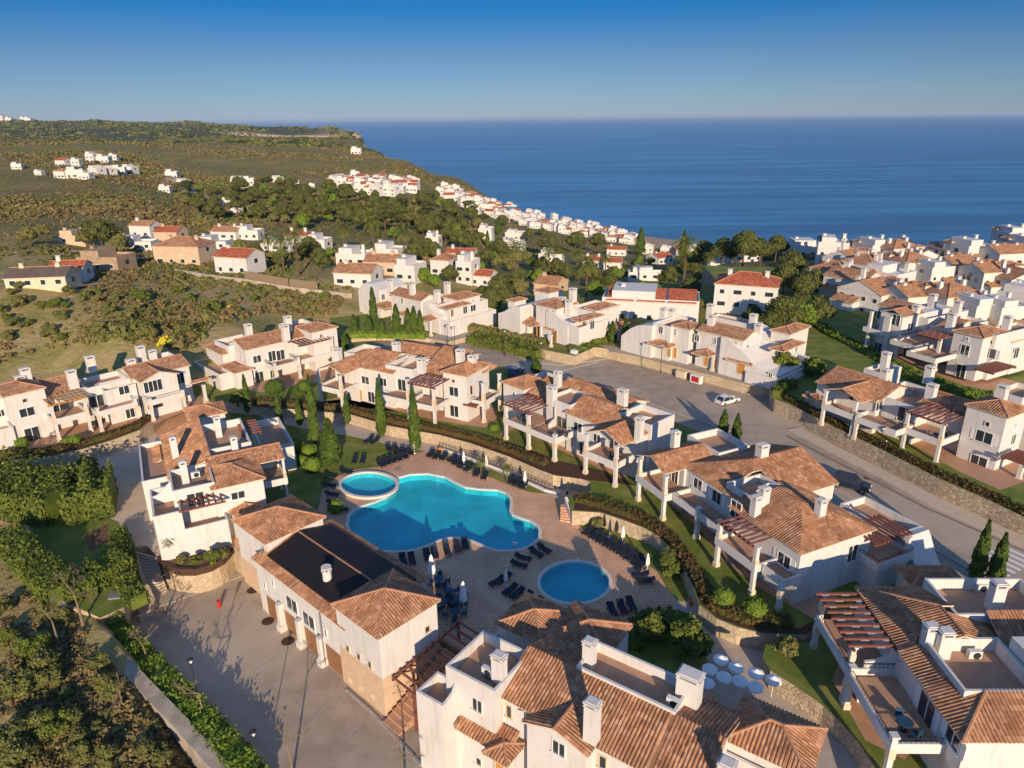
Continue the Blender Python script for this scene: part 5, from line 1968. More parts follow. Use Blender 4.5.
for x, y, z in ((390, 279, 12.6), (412, 282, 13.2), (447, 282, 12.6), (437, 290, 12.0)):
    b.chim(x, y, z, 1.2, 1.0, 3.0)
wins(b, [(383, 297, 0.9, 1.3), (402.5, 301, 0.7, 1.3), (473, 308, 1.6, 1.4), (465, 310, 1.2, 1.6), (452, 313, 0.8, 1.6), (393, 315, 0.9, 1.9, 'door', 'frame_white', 'wood_gold', False, 1), (473, 300.5, 0.5, 0.5)])
b.done()
b = Bld('villa', 'villa with orange front door and red shutters above the clipped hedge by the road', 'villa', (562, 350), 4, -46)
b.vol([(534, 304), (558, 309), (573, 302)], 11.2, 'hip', 0.36)
b.vol([(533, 290), (555, 292), (563, 289), (547, 287)], 11.6, 'hip', 0.34)
b.vol([(572, 307), (594, 312), (597, 300), (580, 304)], 10.6, 'flat', par=0.6)
b.wedge([11.2, 10.2, 9.0, 8.4], [(562, 318), (580, 316), (575, 307)], 9.6)
b.vol([(594, 310), (615, 307), (604, 302)], 10.4, 'hip', 0.34)
b.wedge([8.0, 8.6, 9.6, 10.4, 10.6], [(504, 311), (520, 315), (536, 300)], 8.8)
b.vol([(506, 300), (515, 302), (520, 297)], 10.4, 'hip', 0.34)
b.vol([(562, 322), (572, 326), (605, 320), (590, 314)], 8.4, 'flat', par=0.8)
porchroof(b, [(518, 319), (543, 324), (537, 318)], 7.0, [(541, 340)])
porchroof(b, [(547, 326), (560, 329), (556, 324)], 6.6, [(551, 347)])
porchroof(b, [(580, 319), (605, 315), (590, 314)], 10.2, [(587, 345)])
porchroof(b, [(604, 326), (624, 328), (620, 321)], 6.4, [(618, 341)])
for x, y, z in ((573, 288, 14.4), (569, 300, 12.8), (562, 297, 12.6)):
    b.chim(x, y, z, 1.3, 1.1, 3.2)
wins(b, [(547.5, 318, 0.7, 3.0, 'window', 'wood_red', 'frame_white', False, 1), (552.5, 318, 0.5, 3.0, 'window', 'wood_red', 'glass', False, 1), (526, 310, 0.8, 1.2), (538.5, 331, 1.0, 2.2, 'door', 'wood_gold', 'wood_gold', False, 1), (554.5, 336, 1.3, 2.6, 'door', 'cream', 'garage_door', False, 1),
         (526, 329, 0.5, 2.0), (533, 330, 0.5, 2.0), (592, 325, 1.3, 1.6), (607, 335, 0.8, 1.4)])
b.done()
b = Bld('villa', 'long villa with three little porch roofs behind the stone wall of the road', 'villa', (730, 380), 4, -48)
b.vol([(672, 325), (690, 330), (700, 324)], 10.9, 'hip', 0.36)
b.vol([(700, 328), (744, 341), (757, 332)], 10.95, 'gu', 0.34)
b.wedge([7.0, 8.7, 9.8, 10.3, 10.5], [(634, 328), (655, 326), (672, 326), (652, 316)], 9.2)
b.vol([(655, 322), (671, 327), (684, 316)], 10.8, 'flat', par=0.7)
b.vol([(769, 330), (795, 333), (806, 327), (790, 322)], 11.0, 'hip', 0.34)
b.wedge([10.8, 10.2, 9.0, 7.4, 6.4, 6.2], [(744, 342), (778, 366), (796, 344)], 8.2)
b.vol([(757, 338), (780, 342), (797, 336), (775, 330)], 9.4, 'flat', par=0.5)
b.vol([(752, 372), (778, 380), (806, 365), (790, 352)], 6.0, 'flat', par=0.7)
b.vol([(710, 316), (757, 325), (750, 320)], 11.6, 'flat', par=0.5)
porchroof(b, [(652, 341), (678, 345), (681, 339)], 7.2, [(673, 359)])
porchroof(b, [(696, 351), (715, 355), (719, 350)], 7.2, [(712, 371)])
porchroof(b, [(733, 356), (757, 364), (760, 359)], 7.2, [(745, 380), (753, 382)])
porchroof(b, [(773, 346), (789, 350), (802, 342)], 9.6, [(789, 364)])
for x, y, z in ((664, 308, 12.6), (672, 309, 12.4), (711, 304, 13.8), (712, 315, 13.6), (754, 314, 13.6), (759, 324, 12.4)):
    b.chim(x, y, z, 1.2, 1.0, 3.0)
wins(b, [(661, 330, 0.9, 1.3), (697, 338, 0.9, 1.2), (675.5, 332, 0.5, 1.2), (715, 341, 0.5, 1.2), (669, 352, 0.7, 1.9, 'door', 'cream', 'wood_gold', False, 1), (675, 353, 0.7, 1.9, 'door', 'cream', 'wood_gold', False, 1), (726.5, 347, 0.5, 3.0, 'window', 'cream', 'garage_door', False, 1), (735, 350, 0.5, 3.0, 'window', 'cream', 'garage_door', False, 1),
         (706, 361, 0.8, 1.9, 'door', 'cream', 'wood_gold', False, 1), (714, 364, 0.8, 1.9, 'door', 'cream', 'wood_gold', False, 1), (741, 369, 1.4, 1.9, 'door', 'cream', 'wood_gold', False, 1), (747, 349, 0.9, 1.5), (770.5, 376, 0.6, 1.2), (779, 353, 0.8, 1.5), (796, 349, 0.8, 1.5)])
b.done()

# row right of the road
b = Bld('villa', 'villa with open gabled upper porch beside the road wall, left end of the roadside row', 'villa', (846, 420), 4, -60, ribs=0.32)
b.vol(None, 9.6, 'gv', 0.36, rect=(-1.4, 5.0, -4.8, 3.0), nowall=True)
b.box(None, 9.5, 4, rect=(-1.0, 4.6, -0.6, 4.0), wall=True)
b.vol(None, 9.4, 'gu', 0.34, rect=(-4.6, 6.0, -2.5, 7.0))
b.vol([(803, 395), (820, 402), (828, 396)], 7.0, 'hip', 0.3, nowall=True)
b.col(806, 409, 4, 6.9, 0.4)
b.vol([(882, 396), (905, 381), (948, 396), (925, 406)], 9.9, 'flat', par=1.0)
b.vol([(878, 401), (905, 409), (915, 402)], 8.9, 'flat', par=0.2)
b.vol([(870, 370), (886, 362), (898, 368)], 9.6, 'flat', par=0.8)
b.balcony(None, 7.1, rect=(-0.9, 4.6, -5.2, -0.6), sides='013', rail=False, cols=('00', '10'), zc=9.6)
b.balcony(None, 7.1, rect=(4.8, 11.0, -5.4, -1.0), sides='01', rail=True, cols=('00',), zc=8.2)
for x, y, z in ((887, 352, 12.6), (886, 369, 11.8), (931, 366, 12.4)):
    b.chim(x, y, z, 1.1, 1.0, 2.8)
wins(b, [(879, 405, 1.4, 1.5), (905, 415, 2.0, 2.1, 'door', 'frame_white', 'glass', False), (867, 397, 1.2, 1.9), (828, 405, 0.7, 1.4), (855, 395, 1.6, 1.9, 'door', 'frame_white', 'glass', False)])
b.done()
b = Bld('villa', 'villa with red panelled pergola and tall corner block above the road wall', 'villa', (998, 477), 4, -60, ribs=0.32)
q = b.L(P(846, 420, 4))
b.vol(None, 12.0, 'hip', 0.34, rect=(q[0] + 15.8, q[0] + 21.3, q[1] + 0.6, q[1] + 6.4))
b.vol(None, 9.8, 'gu', 0.34, rect=(q[0] + 9.0, q[0] + 17.0, q[1] + 1.8, q[1] + 8.6))
b.vol([(1003, 387), (1024, 384), (1040, 392), (1015, 396)], 11.0, 'flat', par=0.8)
b.vol([(1010, 420), (1040, 402), (1060, 430)], 9.0, 'flat', par=0.8)
b.balcony(None, 7.1, rect=(q[0] + 10.6, q[0] + 15.9, q[1] - 3.2, q[1] + 2.0), sides='013', rail=False, cols=('00', '10'), zc=9.9)
b.pergola(None, 10.0, 8, 'u', rect=(q[0] + 10.4, q[0] + 16.0, q[1] - 3.2, q[1] + 2.2), panels=True)
b.pergola([(1002, 458), (1022, 451), (1034, 462)], 7.2, 8, 'v')
b.col(1018, 481, 4, 7.1, 0.5)
for x, y, z in ((1004, 385, 14.2), (993 - 62 + 2, 384, 12.4)):
    b.chim(x, y, z, 1.2, 1.0, 3.4)
wins(b, [(984, 437, 2.0, 1.5, 'shutters'), (978, 464, 2.0, 2.2, 'door', 'frame_white', 'glass', False), (987.5, 424, 0.5, 0.5, 'window', 'cream', 'glass', False, 1), (1013, 439, 1.0, 1.3), (1015, 425, 0.4, 0.4)])
b.done()

# villas behind, right
b = Bld('villa', 'villa with red pergola on a single tall column behind the roadside row', 'villa', (975, 384), 5, -62)
b.vol([(957, 329), (979, 337), (1010, 332)], 12.8, 'hip', 0.34)
b.vol([(935, 326), (958, 330), (967, 322)], 11.2, 'gu', 0.34)
b.vol([(1010, 342), (1030, 338), (1024, 334)], 11.0, 'hip', 0.34)
b.vol([(978, 331), (1015, 331), (1030, 325)], 13.0, 'flat', par=0.5)
b.vol([(1010, 352), (1024, 350), (1040, 345)], 9.0, 'flat', par=0.8)
b.balcony([(913, 352), (935, 362), (958, 353)], 8.4, sides='013', rail=True)
b.col(934, 371, 5, 11.4, 0.5)
b.pergola([(917, 333), (941, 340), (957, 336)], 11.6, 8, 'u', panels=True)
b.pergola([(974, 368), (1010, 369), (1005, 364)], 8.2, 10, 'u')
for x, y, z in ((953, 313, 15.0), (1009, 316, 15.0), (957 + 2, 301, 15.0)):
    b.chim(x, y, z, 1.2, 1.0, 3.4)
wins(b, [(965, 350, 1.4, 1.7), (961, 371, 1.5, 2.2, 'door', 'frame_white', 'glass', False), (989.5, 353, 2.0, 1.6, 'shutters'), (991, 342, 0.5, 0.5, 'window', 'cream', 'glass', False, 1), (967, 339, 0.5, 0.5), (1016, 353, 1.4, 1.8)])
b.done()
b = Bld('villa', 'blue shaded villa with stepped porch columns right of the dark trees', 'villa', (896, 358), 5, -62)
b.vol([(880, 311), (906, 317), (920, 312)], 12.4, 'gv', 0.34, nowall=True)
b.box([(884, 313), (906, 317), (928, 303)], 12.3, 5, wall=True)
b.vol([(877, 305), (900, 302), (930, 308)], 12.2, 'gu', 0.3)
b.vol([(908, 314), (933, 318), (960, 310), (935, 303)], 11.8, 'flat', par=0.8)
b.vol([(918, 322), (950, 330), (975, 318)], 10.6, 'flat', par=0.6)
b.balcony([(868, 328), (888, 336), (915, 326)], 8.4, sides='013', rail=False)
b.col(866, 347, 5, 12.2, 0.5)
b.col(884, 353, 5, 12.2, 0.5)
b.col(896, 358, 5, 9.4, 0.5)
b.balcony([(890, 342), (915, 349), (935, 338)], 8.4, sides='013', rail=True)
wins(b, [(910, 327, 1.5, 1.5), (896, 320, 1.6, 2.0, 'door', 'frame_white', 'glass', False), (906, 351, 1.6, 1.8), (878, 347, 1.6, 1.8), (880, 315, 1.0, 1.6)])
for x, y, z in ((934, 294, 15.0), (917, 305, 14)):
    b.chim(x, y, z, 1.2, 1.0, 3.0)
b.done()


# ------------------------------------------------------------------ plants
def rquads(c, n, size, rs_, out=None, flat=0.0, aspect=1.4):
    """quads of a given size at points c, facing roughly along n"""
    k = len(c)
    a = rs_.normal(size=(k, 3))
    d = n + a * 0.55
    d /= np.linalg.norm(d, axis=1)[:, None] + 1e-9
    t = np.cross(d, rs_.normal(size=(k, 3)))
    t /= np.linalg.norm(t, axis=1)[:, None] + 1e-9
    s = np.cross(d, t)
    sz = (size if not hasattr(size, 'ndim') else size) * (0.6 + 0.8 * rs_.rand(k))[:, None]
    p = np.stack([c - t * sz - s * sz / aspect, c + t * sz - s * sz / aspect, c + t * sz + s * sz / aspect, c - t * sz + s * sz / aspect], 1)
    return p.reshape(-1, 3)


def qf(nv):
    return np.arange(nv).reshape(-1, 4)


def blob(center, rad, rs_, seg=8, noise=0.12):
    """closed uneven ball as quads (poles collapsed)"""
    V_, F_ = [], []
    rings = seg // 2 + 1
    for i in range(rings + 1):
        th = math.pi * i / rings
        for j in range(seg):
            ph = 2 * math.pi * j / seg
            k = 1 + noise * rs_.normal()
            V_.append((center[0] + rad[0] * k * math.sin(th) * math.cos(ph), center[1] + rad[1] * k * math.sin(th) * math.sin(ph), center[2] + rad[2] * k * math.cos(th)))
    for i in range(rings):
        for j in range(seg):
            a = i * seg + j
            b = i * seg + (j + 1) % seg
            F_.append((a, a + seg, b + seg, b))
    return np.array(V_), np.array(F_)


def merge(parts):
    vs, fs, o = [], [], 0
    for v, f in parts:
        vs.append(v)
        fs.append(f + o)
        o += len(v)
    return np.concatenate(vs), np.concatenate(fs)


def lump_crown(lumps, nl, size, rs_, core=0.8, flat=False):
    parts = []
    tot = sum(l[3] ** 2 for l in lumps)
    for x, y, z, r, rz in lumps:
        k = max(20, int(nl * r * r / tot))
        d = rs_.normal(size=(k, 3))
        d /= np.linalg.norm(d, axis=1)[:, None]
        rr = (0.78 + 0.30 * rs_.rand(k))[:, None]
        c = np.array([x, y, z]) + d * rr * np.array([r, r, rz])
        p = rquads(c, d, size, rs_)
        parts.append((p, qf(len(p))))
        parts.append(blob((x, y, z), (r * core, r * core, rz * core), rs_))
    return merge(parts)


def tree_proto(name, crown_mesh, crown_mat, trunk_mb, parts=('crown', 'trunk'), trunk_mat='trunk'):
    root = empty(name, (0, 0, 0))
    me = np_mesh(parts[0], crown_mesh[0], crown_mesh[1], crown_mat)
    link(parts[0], me, root)
    trunk_mb.build(parts[1], trunk_mat, root)
    register(root)
    return root


USED = set()


def plant(proto, pos, scale, label, cat='tree', group=None, rot=None, name=None):
    if proto.name in USED:
        o = copy_tree(proto)
    else:
        USED.add(proto.name)
        o = proto
    o.location = pos
    o.scale = scale if hasattr(scale, '__len__') else (scale,) * 3
    o.rotation_euler.z = rng.random() * 6.28 if rot is None else rot
    for k in ('label', 'category', 'group'):
        if k in o.keys():
            del o[k]
    tag(o, label, cat, group)
    return o


def mk_trunk(h, r, limbs=0, rs_=None, lean=0.0, top=None):
    m = MB()
    m.tube((0, 0, -0.3), (lean * h, 0, h), r, r * 0.6, n=7)
    for i in range(limbs):
        t = i * 2.4
        z0 = h * (0.6 + 0.08 * (i % 4))
        L = h * 0.5
        m.tube((lean * z0, 0, z0), (lean * z0 + math.cos(t) * L * 0.7, math.sin(t) * L * 0.7, z0 + L * 0.75), r * 0.45, r * 0.15, n=5)
    return m


# --- unit prototypes (about 1 m = 1 m)
def make_broad(seed, mat_, H_=8.0, R_=3.4, nl=2200, size=0.20, wide=1.0, name='broadleaf_tree'):
    rs_ = np.random.RandomState(seed)
    lumps = []
    n = 9
    for i in range(n):
        t = i * 2.39996
        rr = R_ * 0.55 * math.sqrt((i + 0.3) / n) * 1.15
        z = H_ * 0.62 + (0.5 - (i / n)) * H_ * 0.30 + rs_.uniform(-0.5, 0.5)
        r = R_ * rs_.uniform(0.36, 0.55)
        lumps.append((rr * math.cos(t) * wide, rr * math.sin(t), z, r, r * 0.8))
    return tree_proto(name, lump_crown(lumps, nl, size, rs_), mat_, mk_trunk(H_ * 0.62, 0.24, 5))


def make_pine(seed, mat_='leaf_pine', H_=9.0, R_=4.0, nl=2000):
    rs_ = np.random.RandomState(seed)
    lumps = []
    for i in range(9):
        t = i * 2.39996
        rr = R_ * 0.62 * math.sqrt(i / 9)
        r = R_ * rs_.uniform(0.32, 0.45)
        lumps.append((rr * math.cos(t), rr * math.sin(t), H_ * 0.80 - 0.12 * rr + rs_.uniform(-0.3, 0.3), r, r * 0.6))
    return tree_proto('pine_tree', lump_crown(lumps, nl, 0.2, rs_), mat_, mk_trunk(H_ * 0.78, 0.28, 6))


def make_cypress(seed, H_=8.0, R_=0.75, nl=1500, mat_='leaf_cypress', tip=1.0, name='cypress_tree'):
    rs_ = np.random.RandomState(seed)
    t = rs_.rand(nl) ** 0.9
    ph = rs_.rand(nl) * 2 * math.pi
    prof = R_ * np.minimum(1, (t / 0.12) ** 0.6) * (1 - np.clip((t - 0.25) / 0.75, 0, 1) ** 1.7) + 0.04
    prof *= 0.9 + 0.16 * np.sin(ph * 3 + t * 20) + 0.08 * rs_.normal(size=nl)
    c = np.stack([prof * np.cos(ph), prof * np.sin(ph), 0.25 + t * (H_ - 0.3)], 1)
    n = np.stack([np.cos(ph), np.sin(ph), np.full(nl, 0.5)], 1)
    p = rquads(c, n, 0.13, rs_, aspect=0.7)
    core = []
    seg, rings = 8, 10
    for i in range(rings + 1):
        tt = i / rings
        r = R_ * min(1, (tt / 0.12) ** 0.6 if tt > 0 else 0) * (1 - max(0, (tt - 0.25) / 0.75) ** 1.7) * 0.82
        for j in range(seg):
            a = 2 * math.pi * j / seg
            core.append((r * math.cos(a), r * math.sin(a), 0.25 + tt * (H_ - 0.4)))
    F_ = [(i * seg + j, i * seg + (j + 1) % seg, (i + 1) * seg + (j + 1) % seg, (i + 1) * seg + j) for i in range(rings) for j in range(seg)]
    return tree_proto(name, merge([(p, qf(len(p))), (np.array(core), np.array(F_))]), mat_, mk_trunk(0.8, 0.12))


def make_palm(seed, H_=7.0, nf=26, L=2.9):
    rs_ = np.random.RandomState(seed)
    ps = []
    for k in range(nf):
        a = k * 2.39996
        el = 1.1 - 1.75 * (k / nf)
        prev = np.array([0, 0, H_])
        seg = 7
        d = np.array([math.cos(a) * math.cos(el), math.sin(a) * math.cos(el), math.sin(el)])
        side = np.array([-math.sin(a), math.cos(a), 0])
        for s in range(seg):
            d2 = d.copy()
            d2[2] -= 0.22 * s
            d2 /= np.linalg.norm(d2)
            nxt = prev + d2 * L / seg
            for q in (0, 1):
                w = 0.55 * math.sin(math.pi * (s + 0.8) / (seg + 1.2)) * (1 if q else -1)
                m0 = prev + (nxt - prev) * 0.1
                m1 = prev + (nxt - prev) * 0.75
                tip0 = m1 + side * w + d2 * 0.25 - np.array([0, 0, abs(w) * 0.45])
                ps += [m0, m1, tip0 + d2 * 0.12, tip0 - d2 * 0.02]
            prev = nxt
    p = np.array(ps)
    return tree_proto('palm_tree', (p, qf(len(p))), 'leaf_palm', mk_trunk(H_, 0.26))


def make_bare(seed, H_=4.5, mat_='twig'):
    rs_ = np.random.RandomState(seed)
    m = MB()
    def br(p, d, L, r, k):
        q = p + d * L
        m.tube(p, q, r, r * 0.65, n=5, cap=False)
        if k == 0:
            return
        for i in range(3 if k > 1 else 4):
            d2 = d + Vector(rs_.normal(size=3)) * 0.55
            d2.z += 0.15
            d2.normalize()
            br(q, d2, L * rs_.uniform(0.55, 0.8), r * 0.6, k - 1)
    br(Vector((0, 0, H_ * 0.35)), Vector((0.05, 0, 1)), H_ * 0.28, 0.07, 4)
    root = empty('bare_tree', (0, 0, 0))
    m.build('branches', mat_, root)
    t = MB()
    t.tube((0, 0, -0.2), (0, 0, H_ * 0.36), 0.11, 0.075, n=7)
    t.build('trunk', mat_, root)
    register(root)
    return root


def make_ball(seed, mat_='leaf_bright', stem=0.0, name='clipped_shrub', r=0.9):
    rs_ = np.random.RandomState(seed)
    n = 500
    d = rs_.normal(size=(n, 3))
    d /= np.linalg.norm(d, axis=1)[:, None]
    c = d * r * (0.95 + 0.06 * rs_.normal(size=(n, 1))) * np.array([1, 1, 0.8]) + np.array([0, 0, stem + r * 0.75])
    p = rquads(c, d, 0.075, rs_)
    b_ = blob((0, 0, stem + r * 0.75), (r * .93, r * .93, r * .75), rs_, 10, 0.02)
    return tree_proto(name, merge([(p, qf(len(p))), b_]), mat_, mk_trunk(stem + 0.4, 0.06), parts=('foliage', 'stem'))


T_BROAD = [make_broad(1, 'leaf_tree'), make_broad(2, 'leaf_olive', 6.5, 3.0), make_broad(3, 'leaf_tree', 9.0, 4.2, 3000), make_broad(4, 'leaf_bright', 6.0, 2.8)]
T_PINE = [make_pine(5), make_pine(6, 'leaf_tree')]
T_CYP = [make_cypress(7), make_cypress(8, 8.0, 1.0)]
T_PALM = [make_palm(9), make_palm(10, 9.0)]
T_BARE = [make_bare(11), make_bare(12)]
T_BALL = make_ball(13)
T_LOLLI = make_ball(14, 'leaf_cypress', 2.2, 'clipped_tree', 1.5)
T_BUSH = [make_broad(15, 'leaf_hedge', 2.2, 1.5, 1500, 0.10, name='bush'), make_broad(16, 'leaf_olive', 2.0, 1.4, 1500, 0.10, name='bush'), make_broad(17, 'leaf_scrub_green', 2.0, 1.6, 1500, 0.10, name='bush')]


def height_for(px, py_base, z, py_top):
    p = P(px, py_base, z)
    d = ray(px, py_top)
    dh = math.hypot(d[0], d[1])
    return H + d[2] * math.hypot(p[0], p[1]) / dh - z


def cyp(px, yb, yt, z, label, w=1.0, k=0, group=None):
    h = height_for(px, yb, z, yt)
    w *= 0.78
    plant(T_CYP[k], P(px, yb, z), (w, w, h / 8.0), label, 'tree', group)


G = 'tall cypresses of the pool garden'
for px, yb, yt, w, lb in ((249, 414, 374, 1.0, 'slim leaning cypress in the garden nearest to the villa with the ochre base'), (316, 444, 374, 1.15, 'tall cypress standing behind the thick bright one in the pool garden'), (332, 466, 418, 2.0, 'thickest bright green cypress on the dark bed in the pool garden'),
                          (348, 424, 392, 0.9, 'short cypress at the stone wall between the two garden groups'), (382, 437, 378, 1.2, 'tall cypress in front of the windows of the villa with the corner porch'), (416, 452, 388, 1.25, 'tall cypress in front of the chequered pergola, nearest to the big pool'),
                          (281, 430, 386, 0.8, 'narrow cypress between the clipped trees of the garden'), (300, 425, 400, 0.9, 'small cypress on the lawn below the clipped trees')):
    cyp(px, yb, yt, 0 if yb > 423 else 0.0, lb, w, 0, G)
G = 'cypresses by the curved stair villa'
for i, (px, yb, yt, w) in enumerate(((374, 322, 287, 1.3), (382, 336, 318, 1.0), (397, 331, 304, 1.5), (409, 335, 308, 1.3), (415, 336, 306, 1.4), (369, 336, 314, 1.1), (355, 334, 314, 1.2), (330, 362, 344, 1.1), (336, 348, 326, 1.1), (345, 350, 333, 1.1), (421, 336, 310, 1.2))):
    cyp(px, yb, yt, 3.0, ['slender cypress rising beside the left stair wall of the villa', 'small cypress alone on the lawn below the stair wall', 'stout cypress between the two porch roofs', 'left cypress of the thick clump before the porch door', 'middle cypress of the thick clump before the porch door', 'short cypress on the lawn edge facing the scrub field',
        'outermost short cypress at the lawn corner by the scrub field', 'cypress at the corner of the pergola terrace behind the ochre villa', 'cypress behind the white end wall of the ochre based villa', 'small cypress between the ochre villa and the lawn', 'right cypress of the thick clump before the porch door'][i], w, i % 2, G)
cyp(722, 441, 409, 2.0, 'left one of two young cypresses on the near pavement of the road', 0.95, 1, 'cypresses along the road')
cyp(735, 446, 413, 2.0, 'right one of two young cypresses on the near pavement of the road', 0.9, 1, 'cypresses along the road')
cyp(517 + 19, 372, 358, 2.0, 'tiny cypress beside the blue car on the road edge', 1.2, 1, 'cypresses along the road')
cyp(612, 342, 321, 4.0, 'cypress left of the covered entrance by the orange door villa', 1.3, 0, 'cypresses along the road')
cyp(625, 344, 318, 4.0, 'cypress right of the covered entrance by the orange door villa', 1.2, 0, 'cypresses along the road')
cyp(974, 582, 516, 2.0, 'dark leaning cypress beside the air conditioner terrace near the zebra crossing', 0.85, 1, 'cypresses along the road')
cyp(992, 588, 529, 2.0, 'bright cypress behind the chimney near the zebra crossing', 0.9, 1, 'cypresses along the road')
cyp(938, 276, 250, 3.0, 'lone dark cypress among the white houses by the sea', 1.5, 1)
for i, (px, yb, s) in enumerate(((277, 408, 1.2), (301, 408, 1.0), (306, 402, 0.9))):
    plant(T_LOLLI, P(px, yb, 2.0 if yb < 405 else 0.4), s, ['round headed clipped tree on a stem left of the garden lawn', 'round headed clipped tree in the middle of the garden lawn', 'round headed clipped tree nearest to the ochre terrace'][i], 'tree', 'clipped trees on stems')
BL = [(313, 471, 0, 1.5), (310, 456, 0, 1.35), (296, 452, 0, 1.5), (302, 464, 0, 1.0), (288, 448, 0, 0.9), (586, 503, 1.2, 0.95), (722.5, 605, 2.0, 1.3), (754, 616, 2.0, 1.3), (23, 447, 2, 1.1), (68, 446, 2, 1.0), (76, 445, 2, 1.2), (494, 431, 2, 0.8), (336, 512, 0, 1.2)]
LB = ['largest clipped ball shrub below the cypress on the dark bed', 'clipped ball shrub just behind the largest one', 'clipped ball shrub left of the group under the cypresses', 'small clipped shrub in front of the ball group', 'outermost small clipped shrub left of the ball group', 'bright clipped ball at the bend of the garden path', 'pale green rounded shrub on the bank right of the small pool, left one', 'rounded shrub on the bank below the covered patio, right one',
      'clipped ball in front of the left villa window', 'clipped shrub left of the big one at the western row', 'big clipped shrub in front of the wooden pergola of the western row', 'small clipped shrub at the villa with the corner porch', 'dark shrub in the shade left of the round pool']
for (px, yb, z, s), lb in zip(BL, LB):
    plant(T_BALL, P(px, yb, z), s, lb, 'shrub', 'clipped ball shrubs')


# hedges
def hedge(name, label, line, w, h, z, mat_='leaf_hedge', dens=22, size=0.14, jag=0.12, group=None, cat='hedge'):
    q = [Vector(P(p[0], p[1], z)[:2]) for p in line]
    rs_ = np.random.RandomState(int(abs(line[0][0] * 7 + line[0][1])) % 9999)
    cs, ns = [], []
    mb = MB()
    o = (q[0].x, q[0].y, z)
    for i in range(len(q) - 1):
        a, b_ = q[i], q[i + 1]
        L = (b_ - a).length
        d = (b_ - a) / L
        nn = Vector((-d.y, d.x))
        k = int(L * (w + 2 * h) * dens)
        t = rs_.rand(k) * (L + 0.3) - 0.15
        s = rs_.rand(k) * (w + 2 * h)
        hv = h * (1 + jag * np.sin(t * 2.1 + i) * rs_.rand(k))
        off = np.where(s < h, -w / 2, np.where(s > h + w, w / 2, s - h - w / 2))
        zz = np.where(s < h, s, np.where(s > h + w, w + 2 * h - s, hv))
        off = off + rs_.normal(size=k) * 0.06 * (1 + 3 * jag)
        zz = zz + rs_.normal(size=k) * 0.05 * (1 + 3 * jag)
        c = np.stack([a.x + d.x * t + nn.x * off, a.y + d.y * t + nn.y * off, zz], 1)
        c[:, 0] -= o[0]
        c[:, 1] -= o[1]
        sd = np.where(s < h, -1.0, np.where(s > h + w, 1.0, 0.0))
        up_ = np.where(sd == 0, 1.0, 0.35)
        cs.append(c)
        ns.append(np.stack([nn.x * sd, nn.y * sd, up_], 1))
        e = 0.44 * w
        pts = [a - nn * e - d * 0.1, b_ - nn * e + d * 0.1, b_ + nn * e + d * 0.1, a + nn * e - d * 0.1]
        mb.prism([(p.x - o[0], p.y - o[1]) for p in pts], -0.1, h * 0.9)
    c = np.concatenate(cs)
    p = rquads(c, np.concatenate(ns), size, rs_)
    vv = np.array(mb.v)
    me = bpy.data.meshes.new(name)
    allv = np.concatenate([p, vv]) if len(vv) else p
    fs = [list(f) for f in qf(len(p))] + [[i + len(p) for i in f] for f in mb.f]
    me.from_pydata(allv.tolist(), [], fs)
    me.materials.append(MATS[mat_])
    return tag(link(name, me, None, o), label, cat, group)


hedge('hedge', 'bright green ragged hedge between the car park and the pale boundary wall', [(112, 634), (140, 664), (180, 706), (215, 742), (260, 795)], 2.2, 1.8, -3.5, 'leaf_bright', 55, 0.11, 0.5)
hedge('hedge', 'thick tall bright hedge along the plaza side of the walled compound', [(-10, 498), (30, 508), (70, 514), (116, 505)], 7.0, 4.2, 0, 'leaf_hedge', 26, 0.17, 0.6)
hedge('hedge', 'long hedge on the scrub side of the walled compound', [(10, 545), (40, 578), (66, 602)], 3.0, 2.4, 0, 'leaf_hedge', 40, 0.12, 0.5)
hedge('hedge', 'rounded hedge along the bottom of the walled compound lawn', [(64, 600), (95, 588), (128, 570)], 2.6, 2.2, 0, 'leaf_hedge', 40, 0.12, 0.5)
hedge('hedge', 'short dark hedge against the stone wall below the western row', [(48, 487), (72, 482), (92, 470)], 2.4, 1.8, 0, 'leaf_hedge', 20, 0.18, 0.4)
hedge('hedge', 'dark green hedge beside the bins at the foot of the steps', [(120, 540), (127, 560), (128, 590), (140, 606)], 1.8, 1.5, 0, 'leaf_hedge', 45, 0.11, 0.4)
hedge('hedge', 'brown green clipped hedge on top of the rubble wall along the road', [(785, 399), (803, 408), (840, 427.5), (880, 446), (940, 476), (990, 498), (1030, 517)], 1.0, 0.8, 4.4, 'leaf_brown', 24, 0.13, 0.1)
hedge('hedge', 'bright curved hedge at the road corner of the roadside row', [(776, 398), (783, 389), (795, 388)], 1.4, 1.5, 4.4, 'leaf_hedge', 24, 0.15, 0.2)
hedge('hedge', 'broad clipped hedge block in front of the orange door villa', [(474, 341), (500, 346), (540, 356)], 4.5, 1.6, 4.0 - 1.6, 'leaf_hedge', 16, 0.2, 0.3)
hedge('hedge', 'upper clipped hedge row behind the broad hedge block', [(470, 331), (505, 338), (545, 347)], 1.6, 1.6, 4.0 - 1.0, 'leaf_olive', 18, 0.18, 0.2)
hedge('hedge', 'curved bright hedge at the driveway of the orange door villa', [(583, 352), (592, 345), (614, 341)], 2.2, 1.4, 4.0 - 0.6, 'leaf_hedge', 20, 0.16, 0.2)
hedge('hedge', 'small square hedge behind the white meter box', [(569, 354), (580, 354)], 2.0, 1.6, 3.0, 'leaf_hedge', 20, 0.16, 0.2)
hedge('hedge', 'long bright hedge climbing the green slope below the blue shaded villa', [(818, 330), (835, 341), (860, 353), (890, 370)], 2.4, 1.5, 3.5, 'leaf_bright', 16, 0.2, 0.3)
